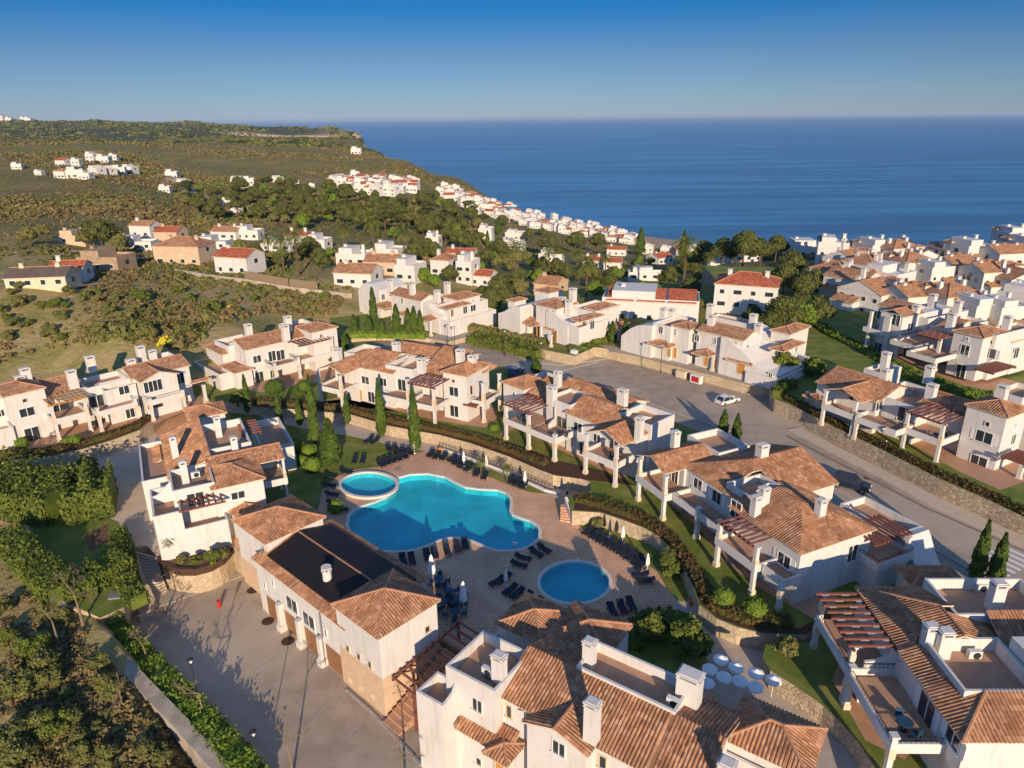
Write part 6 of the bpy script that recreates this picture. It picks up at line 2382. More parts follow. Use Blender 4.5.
hedge('hedge', 'bright hedge below the villa with the single tall column', [(893, 371), (920, 382), (950, 394), (1000, 402)], 1.8, 1.3, 4.4, 'leaf_bright', 16, 0.2, 0.3)
hedge('hedge', 'lawn side hedge of the villa with the curved stair wall', [(345, 337), (380, 337), (425, 338)], 1.6, 1.0, 3.0, 'leaf_bright', 16, 0.18, 0.2)
hedge('hedge', 'low brown hedge on the bank above the garden wall of the pool', [(245, 402), (317, 407), (350, 410), (392, 422), (440, 431), (475, 439), (512, 452), (545, 465)], 1.3, 0.7, 2.0, 'leaf_brown', 20, 0.13, 0.1)
hedge('hedge', 'low brown hedge curving along the terrace wall beside the small pool', [(578, 500), (604, 506), (640, 519), (668, 537), (686, 560), (700, 585), (716, 608), (745, 620), (790, 624)], 1.5, 0.7, 2.0, 'leaf_brown', 20, 0.13, 0.1)
hedge('hedge', 'brown hedge on the edge of the western row garden', [(0, 456), (40, 454), (80, 445), (110, 437), (138, 427), (150, 419)], 1.2, 0.8, 2.0, 'leaf_brown', 20, 0.13, 0.1)
hedge('hedge', 'dark hedge around the sunken lawn behind the apartment house', [(630, 650), (640, 628), (664, 622), (690, 632)], 2.0, 1.2, 0, 'leaf_hedge', 18, 0.18, 0.3)

# garden bushes and young trees
for i, (px, yb, z, s, t, lb) in enumerate((
        (597, 528, 0, 0.8, 1, 'little round bush beside the wall steps near the sun loungers'), (607, 520, 0, 0.7, 0, 'little leafy bush against the curved wall behind the loungers'), (671, 575, 0, 1.0, 0, 'leafy bush in the middle of the curved lawn'),
        (690, 655, 0, 1.5, 0, 'dark spreading bush in the shade behind the apartment house'), (650, 640, 0, 1.2, 0, 'dark bush in the corner of the sunken lawn'), (785, 655, 2, 0.9, 1, 'small bright agave like bush on the corner garden'),
        (783, 375, 4, 1.8, 0, 'dark dome shaped bush between the stone wall villa and the roadside row'), (812, 378, 4, 1.6, 0, 'dark bush beside the blue end wall'), (508, 412, 2, 1.2, 1, 'bush in the gap between the two centre villas'),
        (222, 558, 0, 0.7, 1, 'yellow green bush on the round planter'), (213, 563, 0, 0.7, 0, 'green bush on the round planter'), (182, 563, 0, 0.5, 1, 'small plant in the middle of the round planter'), (196, 565, 0, 0.5, 0, 'low plant at the front of the round planter'), (238, 405, 2, 1.0, 0, 'bush at the corner of the side lane'))):
    if lb:
        plant(T_BUSH[t], P(px, yb, z), s, lb, 'bush', 'garden bushes')
for px, yb, lb in ((171, 558, 'small palm like plant at the left end of the round planter'), (481, 478, 'tiny palm on the lawn strip, left one of two'), (507, 484, 'tiny palm on the lawn strip, right one of two'), (667, 572, 'tiny palm on the curved lawn')):
    plant(T_PALM[0], P(px, yb, 0), 0.38, lb, 'palm', 'small garden palms')
for px, yb, z, s, k, lb in ((166, 612, -3.5, 1.1, 0, 'leafless small tree against the round stone wall'), (150, 672, -3.5, 1.2, 1, 'leafless tree in the hedge near the bins'), (205, 722, -3.5, 1.2, 0, 'leafless tree halfway along the car park hedge'), (293, 775, -3.5, 1.2, 1, 'leafless tree at the bottom edge of the car park'),
                            (85, 632, -1.2, 1.7, 0, 'dry branching tree above the corner of the boundary wall'), (62, 655, -1.8, 1.5, 1, 'dry tangled tree left of the boundary wall corner'), (125, 715, -2.6, 1.1, 0, 'dry pale shrub in the scrub beside the boundary wall'), (405, 790, -3.5, 1.2, 1, 'leafless tree beside the apartment house wall')):
    plant(T_BARE[k], P(px, yb, z), s, lb, 'bare tree', 'leafless trees')


# scrub: countless bushes on the open land
def proj(x, y, z):
    v = np.stack([x, y, z - H], -1)
    d = v @ fw
    return 512 + F * (v @ rt) / d, 384 - F * (v @ up) / d


def scrub(name, label, n, r0_, r1_, mats, smin, smax, nq, test, seed, qs=0.34, pw=1.0, az=(-0.85, 0.6)):
    rs_ = np.random.RandomState(seed)
    a = rs_.uniform(az[0], az[1], n)
    r = np.exp(rs_.uniform(math.log(r0_), math.log(r1_), n))
    x, y = r * np.sin(a), r * np.cos(a)
    z = hz(x, y)
    px, py = proj(x, y, z)
    ok = test(px, py, x, y, z)
    q_ = 1.0 if r1_ < 300 else 0.35
    low = np.sin(x * 0.045 * q_ + 2 * np.sin(y * 0.03 * q_)) + np.sin(y * 0.06 * q_ + 1.7 * np.sin(x * 0.05 * q_)) + 0.6 * np.sin((x + y) * 0.11 * q_)
    dn = low * (0.9 if r1_ < 300 else 0.6) + rs_.normal(size=n) * 0.9
    ok &= dn > -0.75
    x, y, z, r, low = x[ok], y[ok], z[ok], r[ok], low[ok]
    k = len(x)
    s = np.exp(rs_.uniform(math.log(smin), math.log(smax), k)) * (1 + r / 900.0) * (0.75 + 0.35 * np.clip(low, -1, 2))
    V_ = []
    M_ = []
    m_ = (np.sin(x * 0.08 + 1.0) + np.sin(y * 0.07) + rs_.normal(size=k) * 0.8 > 0.5).astype(int)
    if len(mats) > 2:
        m_ = np.where(rs_.rand(k) < 0.006, 2, m_)
    d = rs_.normal(size=(k, nq, 3))
    d[..., 2] = np.abs(d[..., 2])
    d /= np.linalg.norm(d, axis=2)[..., None]
    c = d * s[:, None, None] * np.array([1, 1, 0.62]) * (0.75 + 0.35 * rs_.rand(k, nq, 1))
    c = c + np.stack([x, y, z - 0.05 * s], -1)[:, None, :]
    p = rquads(c.reshape(-1, 3), d.reshape(-1, 3), np.repeat(s * qs, nq)[:, None], rs_)
    return tag(link(name, np_mesh(name, p, qf(len(p)), mats, np.repeat(m_, nq))), label, kind='stuff') if k else None


LINE = np.array([(-400, 450), (0, 368), (60, 352), (130, 342), (195, 352), (205, 330), (260, 316), (330, 318), (345, 300), (380, 272), (500, 262), (540, 256), (700, 262), (1100, 262)])


def up_test(px, py, x, y, z):
    return (py < np.interp(px, LINE[:, 0], LINE[:, 1]) - 2) & (z > -54) & (py > 100) & ~inpoly(px, py, [(325, 180), (350, 174), (415, 180), (418, 198), (380, 203), (330, 192)]) & ~inpoly(px, py, [(438, 184), (520, 206), (640, 234), (700, 246), (640, 250), (560, 238), (480, 216), (438, 200)])


BLP = [(-500, 500), (12, 560), (60, 613), (92, 645), (120, 684), (218, 800), (230, 1200), (-900, 1200)]
scrub('undergrowth', 'scrub bushes on the steep ground outside the boundary wall at bottom left', 11000, 24, 110, ['leaf_scrub', 'leaf_scrub_green', 'leaf_yellow'], 0.15, 0.7, 60, lambda px, py, x, y, z: inpoly(px, py, BLP), 21, qs=0.16, az=(-1.0, -0.2))
scrub('undergrowth', 'low scrub and grass bushes on the open field behind the western row', 17000, 95, 270, ['leaf_scrub', 'leaf_scrub_green', 'leaf_yellow'], 0.3, 1.3, 36, up_test, 22, qs=0.26, az=(-0.9, 0.1))
scrub('undergrowth', 'dense scrub covering the middle hillside', 90000, 250, 1300, ['leaf_scrub', 'leaf_scrub_green'], 0.35, 1.4, 9, up_test, 23, qs=0.38)
scrub('undergrowth', 'far scrub on the distant hills and headland', 50000, 1200, 5000, ['leaf_scrub_green', 'leaf_pine'], 0.6, 1.8, 8, up_test, 24, qs=0.5, az=(-0.8, 0.0))


# ------------------------------------------------------------------ boundary walls, steps, planter, small site work
def wall(name, label, line, z1, z0, th, mat_='stone_wall_plain', cat='wall', group=None):
    """line: photo points of the wall's top at height z1 (or (x, y, z))"""
    q = [P(p[0], p[1], p[2] if len(p) > 2 else z1) for p in line]
    o = q[0]
    n = len(q)
    L, R_ = [], []
    for i in range(n):
        a, b_ = Vector(q[max(i - 1, 0)][:2]), Vector(q[min(i + 1, n - 1)][:2])
        d = (b_ - a).normalized()
        nn = Vector((-d.y, d.x)) * th / 2
        L.append((q[i][0] + nn.x - o[0], q[i][1] + nn.y - o[1], q[i][2]))
        R_.append((q[i][0] - nn.x - o[0], q[i][1] - nn.y - o[1], q[i][2]))
    m = MB()
    for i in range(n - 1):
        m.face([R_[i], R_[i + 1], L[i + 1], L[i]])
        m.face([(*R_[i][:2], z0), (*R_[i + 1][:2], z0), R_[i + 1], R_[i]])
        m.face([(*L[i + 1][:2], z0), (*L[i][:2], z0), L[i], L[i + 1]])
    for i in (0, -1):
        m.face([(*R_[i][:2], z0), R_[i], L[i], (*L[i][:2], z0)])
    return tag(m.build(name, mat_, loc=(o[0], o[1], 0)), label, cat, group)


mat('stucco_wall', (0.50, 0.42, 0.33), 0.95, (0.38, 0.31, 0.24), 1.2, bump=0.02, bscale=6, col3=(0.30, 0.25, 0.19), scale3=0.5)
wall('boundary_wall', 'broad pale boundary wall between the scrub and the car park hedge', [(99, 637, -0.9), (112, 649, -1.0), (140, 680, -1.3), (180, 722, -1.6), (222, 768, -1.9), (260, 812, -2.0)], -2.6, -7, 1.25, 'stucco_wall')
wall('boundary_wall', 'thin broken stone wall along the outer hedge of the compound', [(14, 551), (30, 570), (50, 591), (66, 607)], 0.5, -6, 0.5)
wall('garden_wall', 'curving pale wall between the compound and the steps', [(116, 531, .6), (124, 537, .6), (132, 546, .5), (136, 558, -.3), (142, 575, -1.4), (153, 600, -2.6), (149, 610, -2.8), (138, 616, -2.8)], 0.9, -5, 0.45)
wall('parapet', 'curved dark rimmed parapet of the round planter below the left villa', [(158, 556), (162, 561), (168, 565), (179, 568.5), (194.7, 568.6), (210, 564.5), (222, 558), (232, 547)], 0.28, -0.6, 0.3, 'mulch')
sheet('planter_soil', [(160, 556), (164, 560.5), (170, 563.7), (179, 566.4), (187, 567.2), (194.7, 566.6), (209, 562.7), (222, 555.5), (231, 546), (215, 543), (180, 548)], 0.06, 'dirt')
wall('parapet', 'pale parapet on the wall above the right hand wall steps', [(566, 497, 2.3), (569, 505, 1.8), (573, 518, 0.8)], 2, 0, 0.35, 'stucco')
wall('garden_wall', 'low pale kerb wall edging the lawn strip by the walkway', [(440, 447), (470, 457), (510, 472), (545, 489), (560, 492)], 0.35, -0.5, 0.35, 'stucco')
fw_pts = [onland(x, y) for x, y in ((176, 273), (210, 279), (245, 283), (290, 291), (325, 295), (352, 298))]
o = fw_pts[0]
m = MB()
for i in range(len(fw_pts) - 1):
    a, b_ = Vector(fw_pts[i]) - Vector(o), Vector(fw_pts[i + 1]) - Vector(o)
    m.bar(a + Vector((0, 0, -0.2)), b_ + Vector((0, 0, -0.2)), 0.5, 2.8)
tag(m.build('field_wall', 'stucco_wall', loc=o), 'long pale wall between the scrub field and the houses behind it', 'wall')
m = MB()
o = onland(246, 282)
pts_ = [onland(x, y) for x, y in ((246, 282), (290, 290), (318, 293))]
for i in range(2):
    a, b_ = Vector(pts_[i]) - Vector(o), Vector(pts_[i + 1]) - Vector(o)
    m.bar(a + Vector((0, 0, 2.0)), b_ + Vector((0, 0, 2.0)), 0.12, 1.9)
    for k in range(9):
        c = a.lerp(b_, k / 8)
        m.bar(c + Vector((0, 0, 0.8)), c + Vector((0, 0, 3.1)), 0.18)
tag(m.build('fence', 'twig', loc=o), 'brown reed fence on top of the pale field wall', 'fence')

# steps down from the plaza
A0, B0 = Vector(P(134, 550, 0)), Vector(P(156, 556, 0))
A1, B1_ = Vector(P(154, 603, -3.5)), Vector(P(168, 592, -3.5))
m = MB()
N = 15
for i in range(N):
    t0, t1 = i / N, (i + 1.25) / N
    z = -3.5 * (i + 0.5) / N
    l0, l1, r0_, r1_ = A0.lerp(A1, t0), A0.lerp(A1, t1), B0.lerp(B1_, t0), B0.lerp(B1_, t1)
    m.prism([(l0.x, l0.y), (l1.x, l1.y), (r1_.x, r1_.y), (r0_.x, r0_.y)], -5, z)
tag(m.build('garden_steps', 'path_paving'), 'broad stone steps between the pale wall and the round planter', 'steps')
# tiled stair between the clubhouse tower and the apartment house
cb = P(385, 718, -3.5)
m = MB()
for i in range(14):
    m.box(0.35, 2.6, -0.5 + i * 0.55, 0.05 + i * 0.55 + 0.1, -3, -3.5 + 0.25 * (i + 1) + 3.5)
o = m.build('stair', 'patio_tile', loc=cb, rot=math.radians(-43))
tag(o, 'ochre stair climbing beside the clubhouse tower to the deck', 'stair')
m = MB()
for i in range(11):
    y = 1.0 + i * 0.8
    z = 4.3 + i * 0.14
    m.bar((0.3, y, z), (3.6, y, z), 0.2, 0.12)
m.bar((0.5, 0.8, 4.1), (0.5, 9.2, 5.5), 0.18)
m.bar((3.3, 0.8, 4.1), (3.3, 9.2, 5.5), 0.18)
for x, y in ((3.3, 1), (3.3, 5), (3.3, 9.0), (0.5, 9.0)):
    m.bar((x, y, -1), (x, y, 4.1 + y * 0.15), 0.2)
tag(m.build('pergola', 'wood_red', loc=cb, rot=math.radians(-43)), 'dark red slatted pergola roofing the stair beside the clubhouse tower', 'pergola')

# railing along the walkway
m = MB()
ln = [P(x, y, 0.05) for x, y in [(440, 449), (470, 459), (500, 470), (525, 481), (548, 491), (556, 494)]]
o = ln[0]
for i in range(len(ln) - 1):
    a, b_ = Vector(ln[i]) - Vector(o), Vector(ln[i + 1]) - Vector(o)
    for h in (0.3, 1.0):
        m.bar(a + Vector((0, 0, h)), b_ + Vector((0, 0, h)), 0.07)
    k = int((b_ - a).length / 0.7) + 1
    for j in range(k):
        c = a.lerp(b_, j / k)
        m.bar(c, c + Vector((0, 0, 1.0)), 0.05)
tag(m.build('railing', 'dark_metal', loc=o), 'dark metal railing along the walkway above the pool lawn', 'railing')
for k in range(4):
    m = MB() if k == 0 else m
    p0, p1 = P(566 + k * 1.5, 500 + k * 5, 0), P(560 + k * 1.5, 504 + k * 5, 0)
m.__init__()
q0, q1 = Vector(P(560, 521, 0)), Vector(P(572, 523, 0))
back = Vector((0.1, 1, 0)).normalized()
for i in range(6):
    s = back * (0.35 * i)
    m.prism([(q0 + s).xy[:], (q1 + s).xy[:], (q1 + back * 2.6).xy[:], (q0 + back * 2.6).xy[:]], 0, 0.16 * (i + 1))
tag(m.build('garden_steps', 'deck_paving'), 'short flight of wall steps between deck and garden bend', 'steps')


# ------------------------------------------------------------------ loungers, parasols, chairs, lamps, cars
def make_lounger():
    r = empty('sun_lounger', (0, 0, 0))
    m = MB()
    m.box(-0.95, 0.30, -0.32, 0.32, 0.30, 0.40)
    m.build('seat', 'lounger_fabric', r)
    m = MB()
    q = [(0.28, 0.30), (0.95, 0.62), (0.92, 0.70), (0.25, 0.40)]
    for y0, y1 in ((-0.32, 0.32),):
        for i in range(4):
            a, b_ = q[i], q[(i + 1) % 4]
            m.face([(a[0], y0, a[1]), (b_[0], y0, b_[1]), (b_[0], y1, b_[1]), (a[0], y1, a[1])])
        m.face([(p[0], y0, p[1]) for p in q][::-1])
        m.face([(p[0], y1, p[1]) for p in q])
    m.build('backrest', 'lounger_fabric', r)
    for x in (-0.8, 0.55):
        for y in (-0.28, 0.28):
            m = MB()
            m.box(x - 0.03, x + 0.03, y - 0.03, y + 0.03, 0, 0.31)
            m.build('leg', 'dark_metal', r)
    register(r)
    return r


LNG = make_lounger()


def lounger(px, py, head, label, z=0.0, group='dark blue sun loungers round the pools'):
    """head: photo point towards which the head end lies"""
    p = P(px, py, z)
    h = P(head[0], head[1], z)
    a = math.atan2(h[1] - p[1], h[0] - p[0])
    if LNG.name in USED:
        o = copy_tree(LNG)
    else:
        USED.add(LNG.name)
        o = LNG
    o.location = p
    o.rotation_euler.z = a
    o.scale = (1.05, 1.15, 1.05)
    for k in ('label', 'category', 'group'):
        if k in o.keys():
            del o[k]
    tag(o, label, 'sun lounger', group)


ORD = ['first', 'second', 'third', 'fourth', 'fifth', 'sixth', 'seventh', 'eighth', 'ninth', 'tenth', 'eleventh', 'twelfth']


def row(pts, dx, dy, where, z=0.004, start='from the left'):
    for i, (x, y) in enumerate(pts):
        lounger(x, y, (x + dx, y + dy), '%s lounger %s %s' % (ORD[i], start, where), z)


row([(355, 462), (363, 462)], 3, -8, 'of the pair on the lawn behind the pale pool', 0.05)
row([(381, 466), (386.5, 464), (392, 462), (398, 460), (404, 458)], -6, -5, 'in the diagonal row on the deck edge', 0.06)
row([(389, 450.5), (396, 451), (404, 453), (410, 454)], -4, -6, 'in the row on the lawn beside the left closed parasol', 0.06)
row([(369, 442), (375, 443)], 5, -3, 'of the pair alone in the middle of the garden lawn', 0.05)
row([(431, 456), (437, 458), (444, 459)], 6, -6, 'in the row of three beside the small orange buoy')
row([(453, 461), (458, 464), (463, 467), (469, 470)], 6, -4, 'in the row of four below the walkway railing', 0.06)
row([(477, 475), (485, 478)], 4, -7, 'of the pair between the two tiny palms', 0.06)
row([(512, 482), (518, 484), (524, 487)], 4, -6, 'in the row beside the parasol near the wall steps', 0.06)
row([(330, 478), (329, 487), (332, 496), (334, 505), (341, 511), (346, 474)], -10, -1, 'on the shaded deck left of the pale pool', 0.06, 'from the back')
row([(403, 562), (412, 561.5), (427, 557.5), (435, 556), (447, 553), (457.5, 549), (465, 546)], -2, -8, 'in the row along the front edge of the big pool')
row([(536, 555), (544, 551)], -7, -4, 'of the pair near the right lobe of the big pool')
row([(523, 560), (519, 567)], -9, -2, 'of the pair between the big and the small pool', start='from the back')
row([(497, 584), (504, 581)], 8, -4, 'of the pair under the closed blue parasol')
row([(510, 592.5), (517, 596), (525, 600), (535, 606)], 8, -5, 'in the row left of the small round pool')
row([(588, 533), (595, 537), (602, 541), (609, 545), (616, 549), (623, 553), (630, 558), (637, 562), (641, 567)], 7, -5, 'in the long row curving beside the right lawn')
row([(640, 577), (646, 583)], 9, 0, 'of the pair at the end of the right lawn')
row([(612, 613), (622, 610), (631, 607)], -4, -8, 'in the row behind the shaded lawn near the apartment house')


def make_parasol(h, r, mat_, name='closed_parasol'):
    root = empty(name, (0, 0, 0))
    m = MB()
    m.tube((0, 0, 0.05), (0, 0, h), 0.035, n=6)
    m.build('pole', 'frame_white', root)
    m = MB()
    m.tube((0, 0, 0), (0, 0, 0.12), 0.32, 0.28, n=12)
    m.build('base', 'grey_metal', root)
    m = MB()
    n = 12
    z = [h * 0.33, h * 0.42, h * 0.72, h * 0.96, h * 1.03]
    rr = [r * 0.55, r * 1.0, r * 0.75, r * 0.35, 0.02]
    for k in range(4):
        for i in range(n):
            def pt(kk, ii):
                a = 2 * math.pi * ii / n
                q = rr[kk] * (1 + (0.28 if ii % 2 else -0.1))
                return (q * math.cos(a), q * math.sin(a), z[kk])
            m.face([pt(k, i), pt(k, i + 1), pt(k + 1, i + 1), pt(k + 1, i)])
    m.build('canopy', mat_, root)
    register(root)
    return root


PS = make_parasol(2.3, 0.20, 'canvas')
PL = make_parasol(3.6, 0.36, 'canvas')
PD = make_parasol(2.6, 0.16, 'canvas_dark')
for pr_, px, py, lb in ((PS, 414.5, 453, 'closed white parasol on the lawn corner beside the left row of loungers'), (PS, 464, 466, 'closed white parasol in the row of four loungers below the walkway'), (PS, 486.5, 470, 'closed white parasol between the two tiny palms'), (PS, 525, 486, 'closed white parasol by the loungers near the wall steps'),
                        (PL, 432.5, 583, 'large closed cream parasol left one beside the blue dining chairs'), (PL, 464, 611, 'large closed cream parasol right one in front of the blue dining chairs'), (PS, 506, 587, 'closed blue grey parasol standing in the pair of loungers on the dark deck'), (PD, 609.5, 538, 'closed dark parasol at the start of the curved lawn'),
                        (PS, 622.5, 543, 'closed white parasol on the curved lawn, left one'), (PS, 647, 571, 'closed white parasol on the curved lawn by its last loungers'), (PD, 567, 500, 'closed dark parasol pole beside the wall steps')):
    plant(pr_, P(px, py, 0.05), 1.0, lb, 'parasol', 'closed parasols by the pools', name='closed_parasol')
# open square parasols in the shade near the apartment house
mk = empty('open_parasol', (0, 0, 0))
m = MB()
m.tube((0, 0, 0), (0, 0, 2.5), 0.04, n=6)
m.build('pole', 'frame_white', mk)
m = MB()
for i in range(8):
    a, c = 2 * math.pi * i / 8, 2 * math.pi * (i + 1) / 8
    m.face([(0.80 * math.cos(a), 0.80 * math.sin(a), 2.2), (0.80 * math.cos(c), 0.80 * math.sin(c), 2.2), (0, 0, 2.65)])
    m.face([(0.80 * math.cos(c), 0.80 * math.sin(c), 1.98), (0.80 * math.cos(c), 0.80 * math.sin(c), 2.2), (0.80 * math.cos(a), 0.80 * math.sin(a), 2.2), (0.80 * math.cos(a), 0.80 * math.sin(a), 1.98)])
m.build('canopy', 'canvas', mk)
register(mk)
for (x, y), lb in zip(((719, 676), (734, 684), (754, 690), (708, 686), (738, 698), (722, 694), (771, 697), (753, 704), (705, 700)), ('farthest at the back corner', 'second in the back row', 'rightmost of the back row', 'nearest to the big chimney', 'in the middle of the cluster', 'at the roof edge', 'beside the hipped roof corner', 'between the middle one and the hipped roof', 'on the path side of the cluster')):
    plant(mk, P(x, y, 1.9), 0.85, 'open pale parasol of the shaded cluster, ' + lb, 'parasol', 'open parasols behind the apartment house')


def make_chair():
    r = empty('garden_chair', (0, 0, 0))
    m = MB()
    m.box(-0.28, 0.28, -0.28, 0.28, 0.40, 0.47)
    m.build('seat', 'chair_blue', r)
    m = MB()
    m.box(-0.28, 0.28, 0.24, 0.30, 0.47, 0.95)
    m.build('backrest', 'chair_blue', r)
    for x in (-0.25, 0.25):
        for y in (-0.25, 0.25):
            m = MB()
            m.box(x - 0.025, x + 0.025, y - 0.025, y + 0.025, 0, 0.4)
            m.build('leg', 'dark_metal', r)
    register(r)
    return r


CH = make_chair()
tb = empty('garden_table', (0, 0, 0))
m = MB()
m.tube((0, 0, 0.72), (0, 0, 0.76), 0.55, n=16)
m.build('table_top', 'chair_blue', tb)
m = MB()
m.tube((0, 0, 0.03), (0, 0, 0.72), 0.04, n=8)
m.build('leg', 'dark_metal', tb)
m = MB()
m.tube((0, 0, 0), (0, 0, 0.04), 0.28, n=12)
m.build('foot', 'dark_metal', tb)
register(tb)
for i, (x, y) in enumerate(((439, 584), (448, 596), (458, 604), (443, 607), (455, 617))):
    w = ['behind the left parasol', 'in the middle', 'beside the right parasol', 'closest to the tower wall', 'nearest the stair'][i]
    p = P(x, y, 0)
    plant(tb, p, 1.0, 'round blue garden table ' + w, 'table', 'dining tables by the clubhouse')
    for k in range(4):
        a = k * math.pi / 2 + i * 0.4
        q = (p[0] + 0.95 * math.sin(a), p[1] - 0.95 * math.cos(a), 0)
        plant(CH, (p[0] - 0.95 * math.sin(a), p[1] + 0.95 * math.cos(a), 0), 1.0, 'blue chair, %s side of the dining table %s' % (('far', 'left', 'near', 'right')[k], w), 'chair', 'blue dining chairs by the clubhouse', rot=a)


# street lamps
def make_lamp(h):
    r = empty('street_lamp', (0, 0, 0))
    m = MB()
    m.tube((0, 0, 0), (0, 0, 0.7), 0.11, 0.08, n=8)
    m.tube((0, 0, 0.7), (0, 0, h), 0.06, 0.045, n=8)
    m.build('pole', 'dark_metal', r)
    m = MB()
    m.tube((0, 0, h), (0, 0, h + 0.1), 0.10, 0.20, n=8)
    m.tube((0, 0, h + 0.5), (0, 0, h + 0.62), 0.30, 0.06, n=8)
    for i in range(4):
        a = i * math.pi / 2
        m.bar((0.17 * math.cos(a), 0.17 * math.sin(a), h + 0.1), (0.22 * math.cos(a), 0.22 * math.sin(a), h + 0.5), 0.03)
    hd = m.build('lantern', 'dark_metal', r)
    m = MB()
    m.tube((0, 0, h + 0.1), (0, 0, h + 0.48), 0.13, 0.18, n=8)
    m.build('glass', 'plastic_white', hd)
    register(r)
    return r


SL = make_lamp(5.0)
for x, yb, z, lb in ((660.5, 373, 4.2, 'street lamp on the stone wall left of the notice boxes'), (505, 356, 2.1, 'street lamp before the broad hedge block'), (541, 369, 2.1, 'street lamp right end of the broad hedge block'), (877, 463, 2.1, 'street lamp on the pavement below the roadside row'),
                     (882, 465, 2.1, 'short lamp post next to the pavement lamp of the roadside row'), (455, 352, 2.1, 'street lamp at the villa forecourt corner'), (448, 350, 2.1, 'second street lamp at the villa forecourt corner'), (432, 410, 2.1, 'lamp on the terrace of the villa with the corner porch'), (200, 706, -3.5, 'lamp post in the car park hedge, upper one'), (262, 782, -3.5, 'lamp post in the car park hedge, lower one')):
    plant(SL, P(x, yb, z), 1.0 if yb != 465 else 0.7, lb, 'street lamp', 'black street lamps', rot=0)


# cars
def make_car(name, paint, L=4.3, Wd=1.8, Hh=1.45, suv=False):
    r = empty(name, (0, 0, 0))
    hw = Wd / 2
    z0 = 0.32
    bel = 0.86 if not suv else 1.05
    prof = [(-L / 2, z0), (-L / 2 - 0.02, bel - 0.1), (-L / 2 + 0.15, bel), (L / 2 - 1.25, bel), (L / 2 - 0.2, bel - 0.16), (L / 2, z0 + 0.25), (L / 2 - 0.03, z0)]
    m = MB()
    for s in (-1, 1):
        pts = [(x, s * hw, z) for x, z in prof]
        m.face(pts if s < 0 else pts[::-1])
    for i in range(len(prof)):
        a, b_ = prof[i], prof[(i + 1) % len(prof)]
        m.face([(a[0], -hw, a[1]), (b_[0], -hw, b_[1]), (b_[0], hw, b_[1]), (a[0], hw, a[1])])
    top = Hh
    cab = [(-L / 2 + 0.25, bel), (-L / 2 + (0.25 if suv else 0.65), top), (L / 2 - 2.05, top), (L / 2 - 1.25, bel)]
    rf = hw * 0.80
    a = [(x, rf if z > bel else hw * 0.97, z) for x, z in cab]
    m.face([(a[1][0], -rf, top), (a[2][0], -rf, top), (a[2][0], rf, top), (a[1][0], rf, top)])
    body = m.build('body', paint, r)
    g = MB()
    c = [(p[0], p[1], p[2]) for p in a]
    e = 0.995
    g.face([(c[0][0], -c[0][1], c[0][2]), (c[3][0], -c[3][1], c[3][2]), (c[2][0], -c[2][1], c[2][2]), (c[1][0], -c[1][1], c[1][2])])
    g.face([(p[0], p[1], p[2]) for p in c])
    g.face([(c[2][0], -rf, top), (c[3][0], -hw * .97, bel), (c[3][0], hw * .97, bel), (c[2][0], rf, top)])
    g.face([(c[0][0], -hw * .97, bel), (c[1][0], -rf, top), (c[1][0], rf, top), (c[0][0], hw * .97, bel)])
    g.build('windows', 'glass', r)
    pl = MB()
    for s in (-1, 1):
        for x0, x1 in ((c[0], c[1]), (c[3], c[2]), ((-0.25, hw * .97, bel), (-0.25, rf, top))):
            pl.bar((x0[0], s * abs(x0[1]), x0[2]), (x1[0], s * abs(x1[1]), x1[2]), 0.07)
    pl.build('pillars', paint, r)
    for x in (-L / 2 + 0.75, L / 2 - 0.85):
        for s in (-1, 1):
            w_ = MB()
            w_.tube((x, s * (hw - 0.2), 0.33), (x, s * (hw + 0.02), 0.33), 0.33, n=16)
            wo = w_.build('wheel', 'tyre', r)
            w_ = MB()
            w_.tube((x, s * (hw + 0.01), 0.33), (x, s * (hw + 0.035), 0.33), 0.19, n=12)
            w_.build('rim', 'grey_metal', wo)
    for s in (-1, 1):
        h = MB()
        h.box(L / 2 - 0.16, L / 2 + 0.012, s * hw * 0.72 - 0.2, s * hw * 0.72 + 0.2, 0.60, 0.74)
        h.build('headlight', 'plastic_white', r)
        h = MB()
        h.box(-L / 2 - 0.035, -L / 2 + 0.1, s * hw * 0.78 - 0.15, s * hw * 0.78 + 0.15, 0.62, 0.80)
        h.build('tail_light', 'red_paint', r)
    register(r)
    return r


for name, paint, x, y, z, hx, hy, lb, suv, L in (('parked_car', 'car_white', 727, 403, 2.02, 738, 400, 'white car parked alone at the bend of the road', False, 4.3), ('parked_car', 'car_blue', 516, 374, 2.02, 522, 370, 'bright blue car behind the chequered pergola villa', False, 4.0),
                                                ('parked_car', 'car_dark', 851, 488, 2.02, 867, 492, 'dark blue off road car beside the roof of the pergola villa', True, 4.6), ('parked_car', 'car_dark', 622, 318, 3.0, 632, 316, 'dark car in the shade left of the three red roofs', False, 4.2), ('parked_car', 'car_dark', 600 + 8, 395, 2.02, 618, 398, 'dark car in the shade behind the big villa chimney', False, 4.2)):
    r = make_car(name, paint, suv=suv, L=L, Hh=1.45 if not suv else 1.85)
    p, q = P(x, y, z), P(hx, hy, z)
    r.location = p
    r.rotation_euler.z = math.atan2(q[1] - p[1], q[0] - p[0])
    tag(r, lb, 'car')
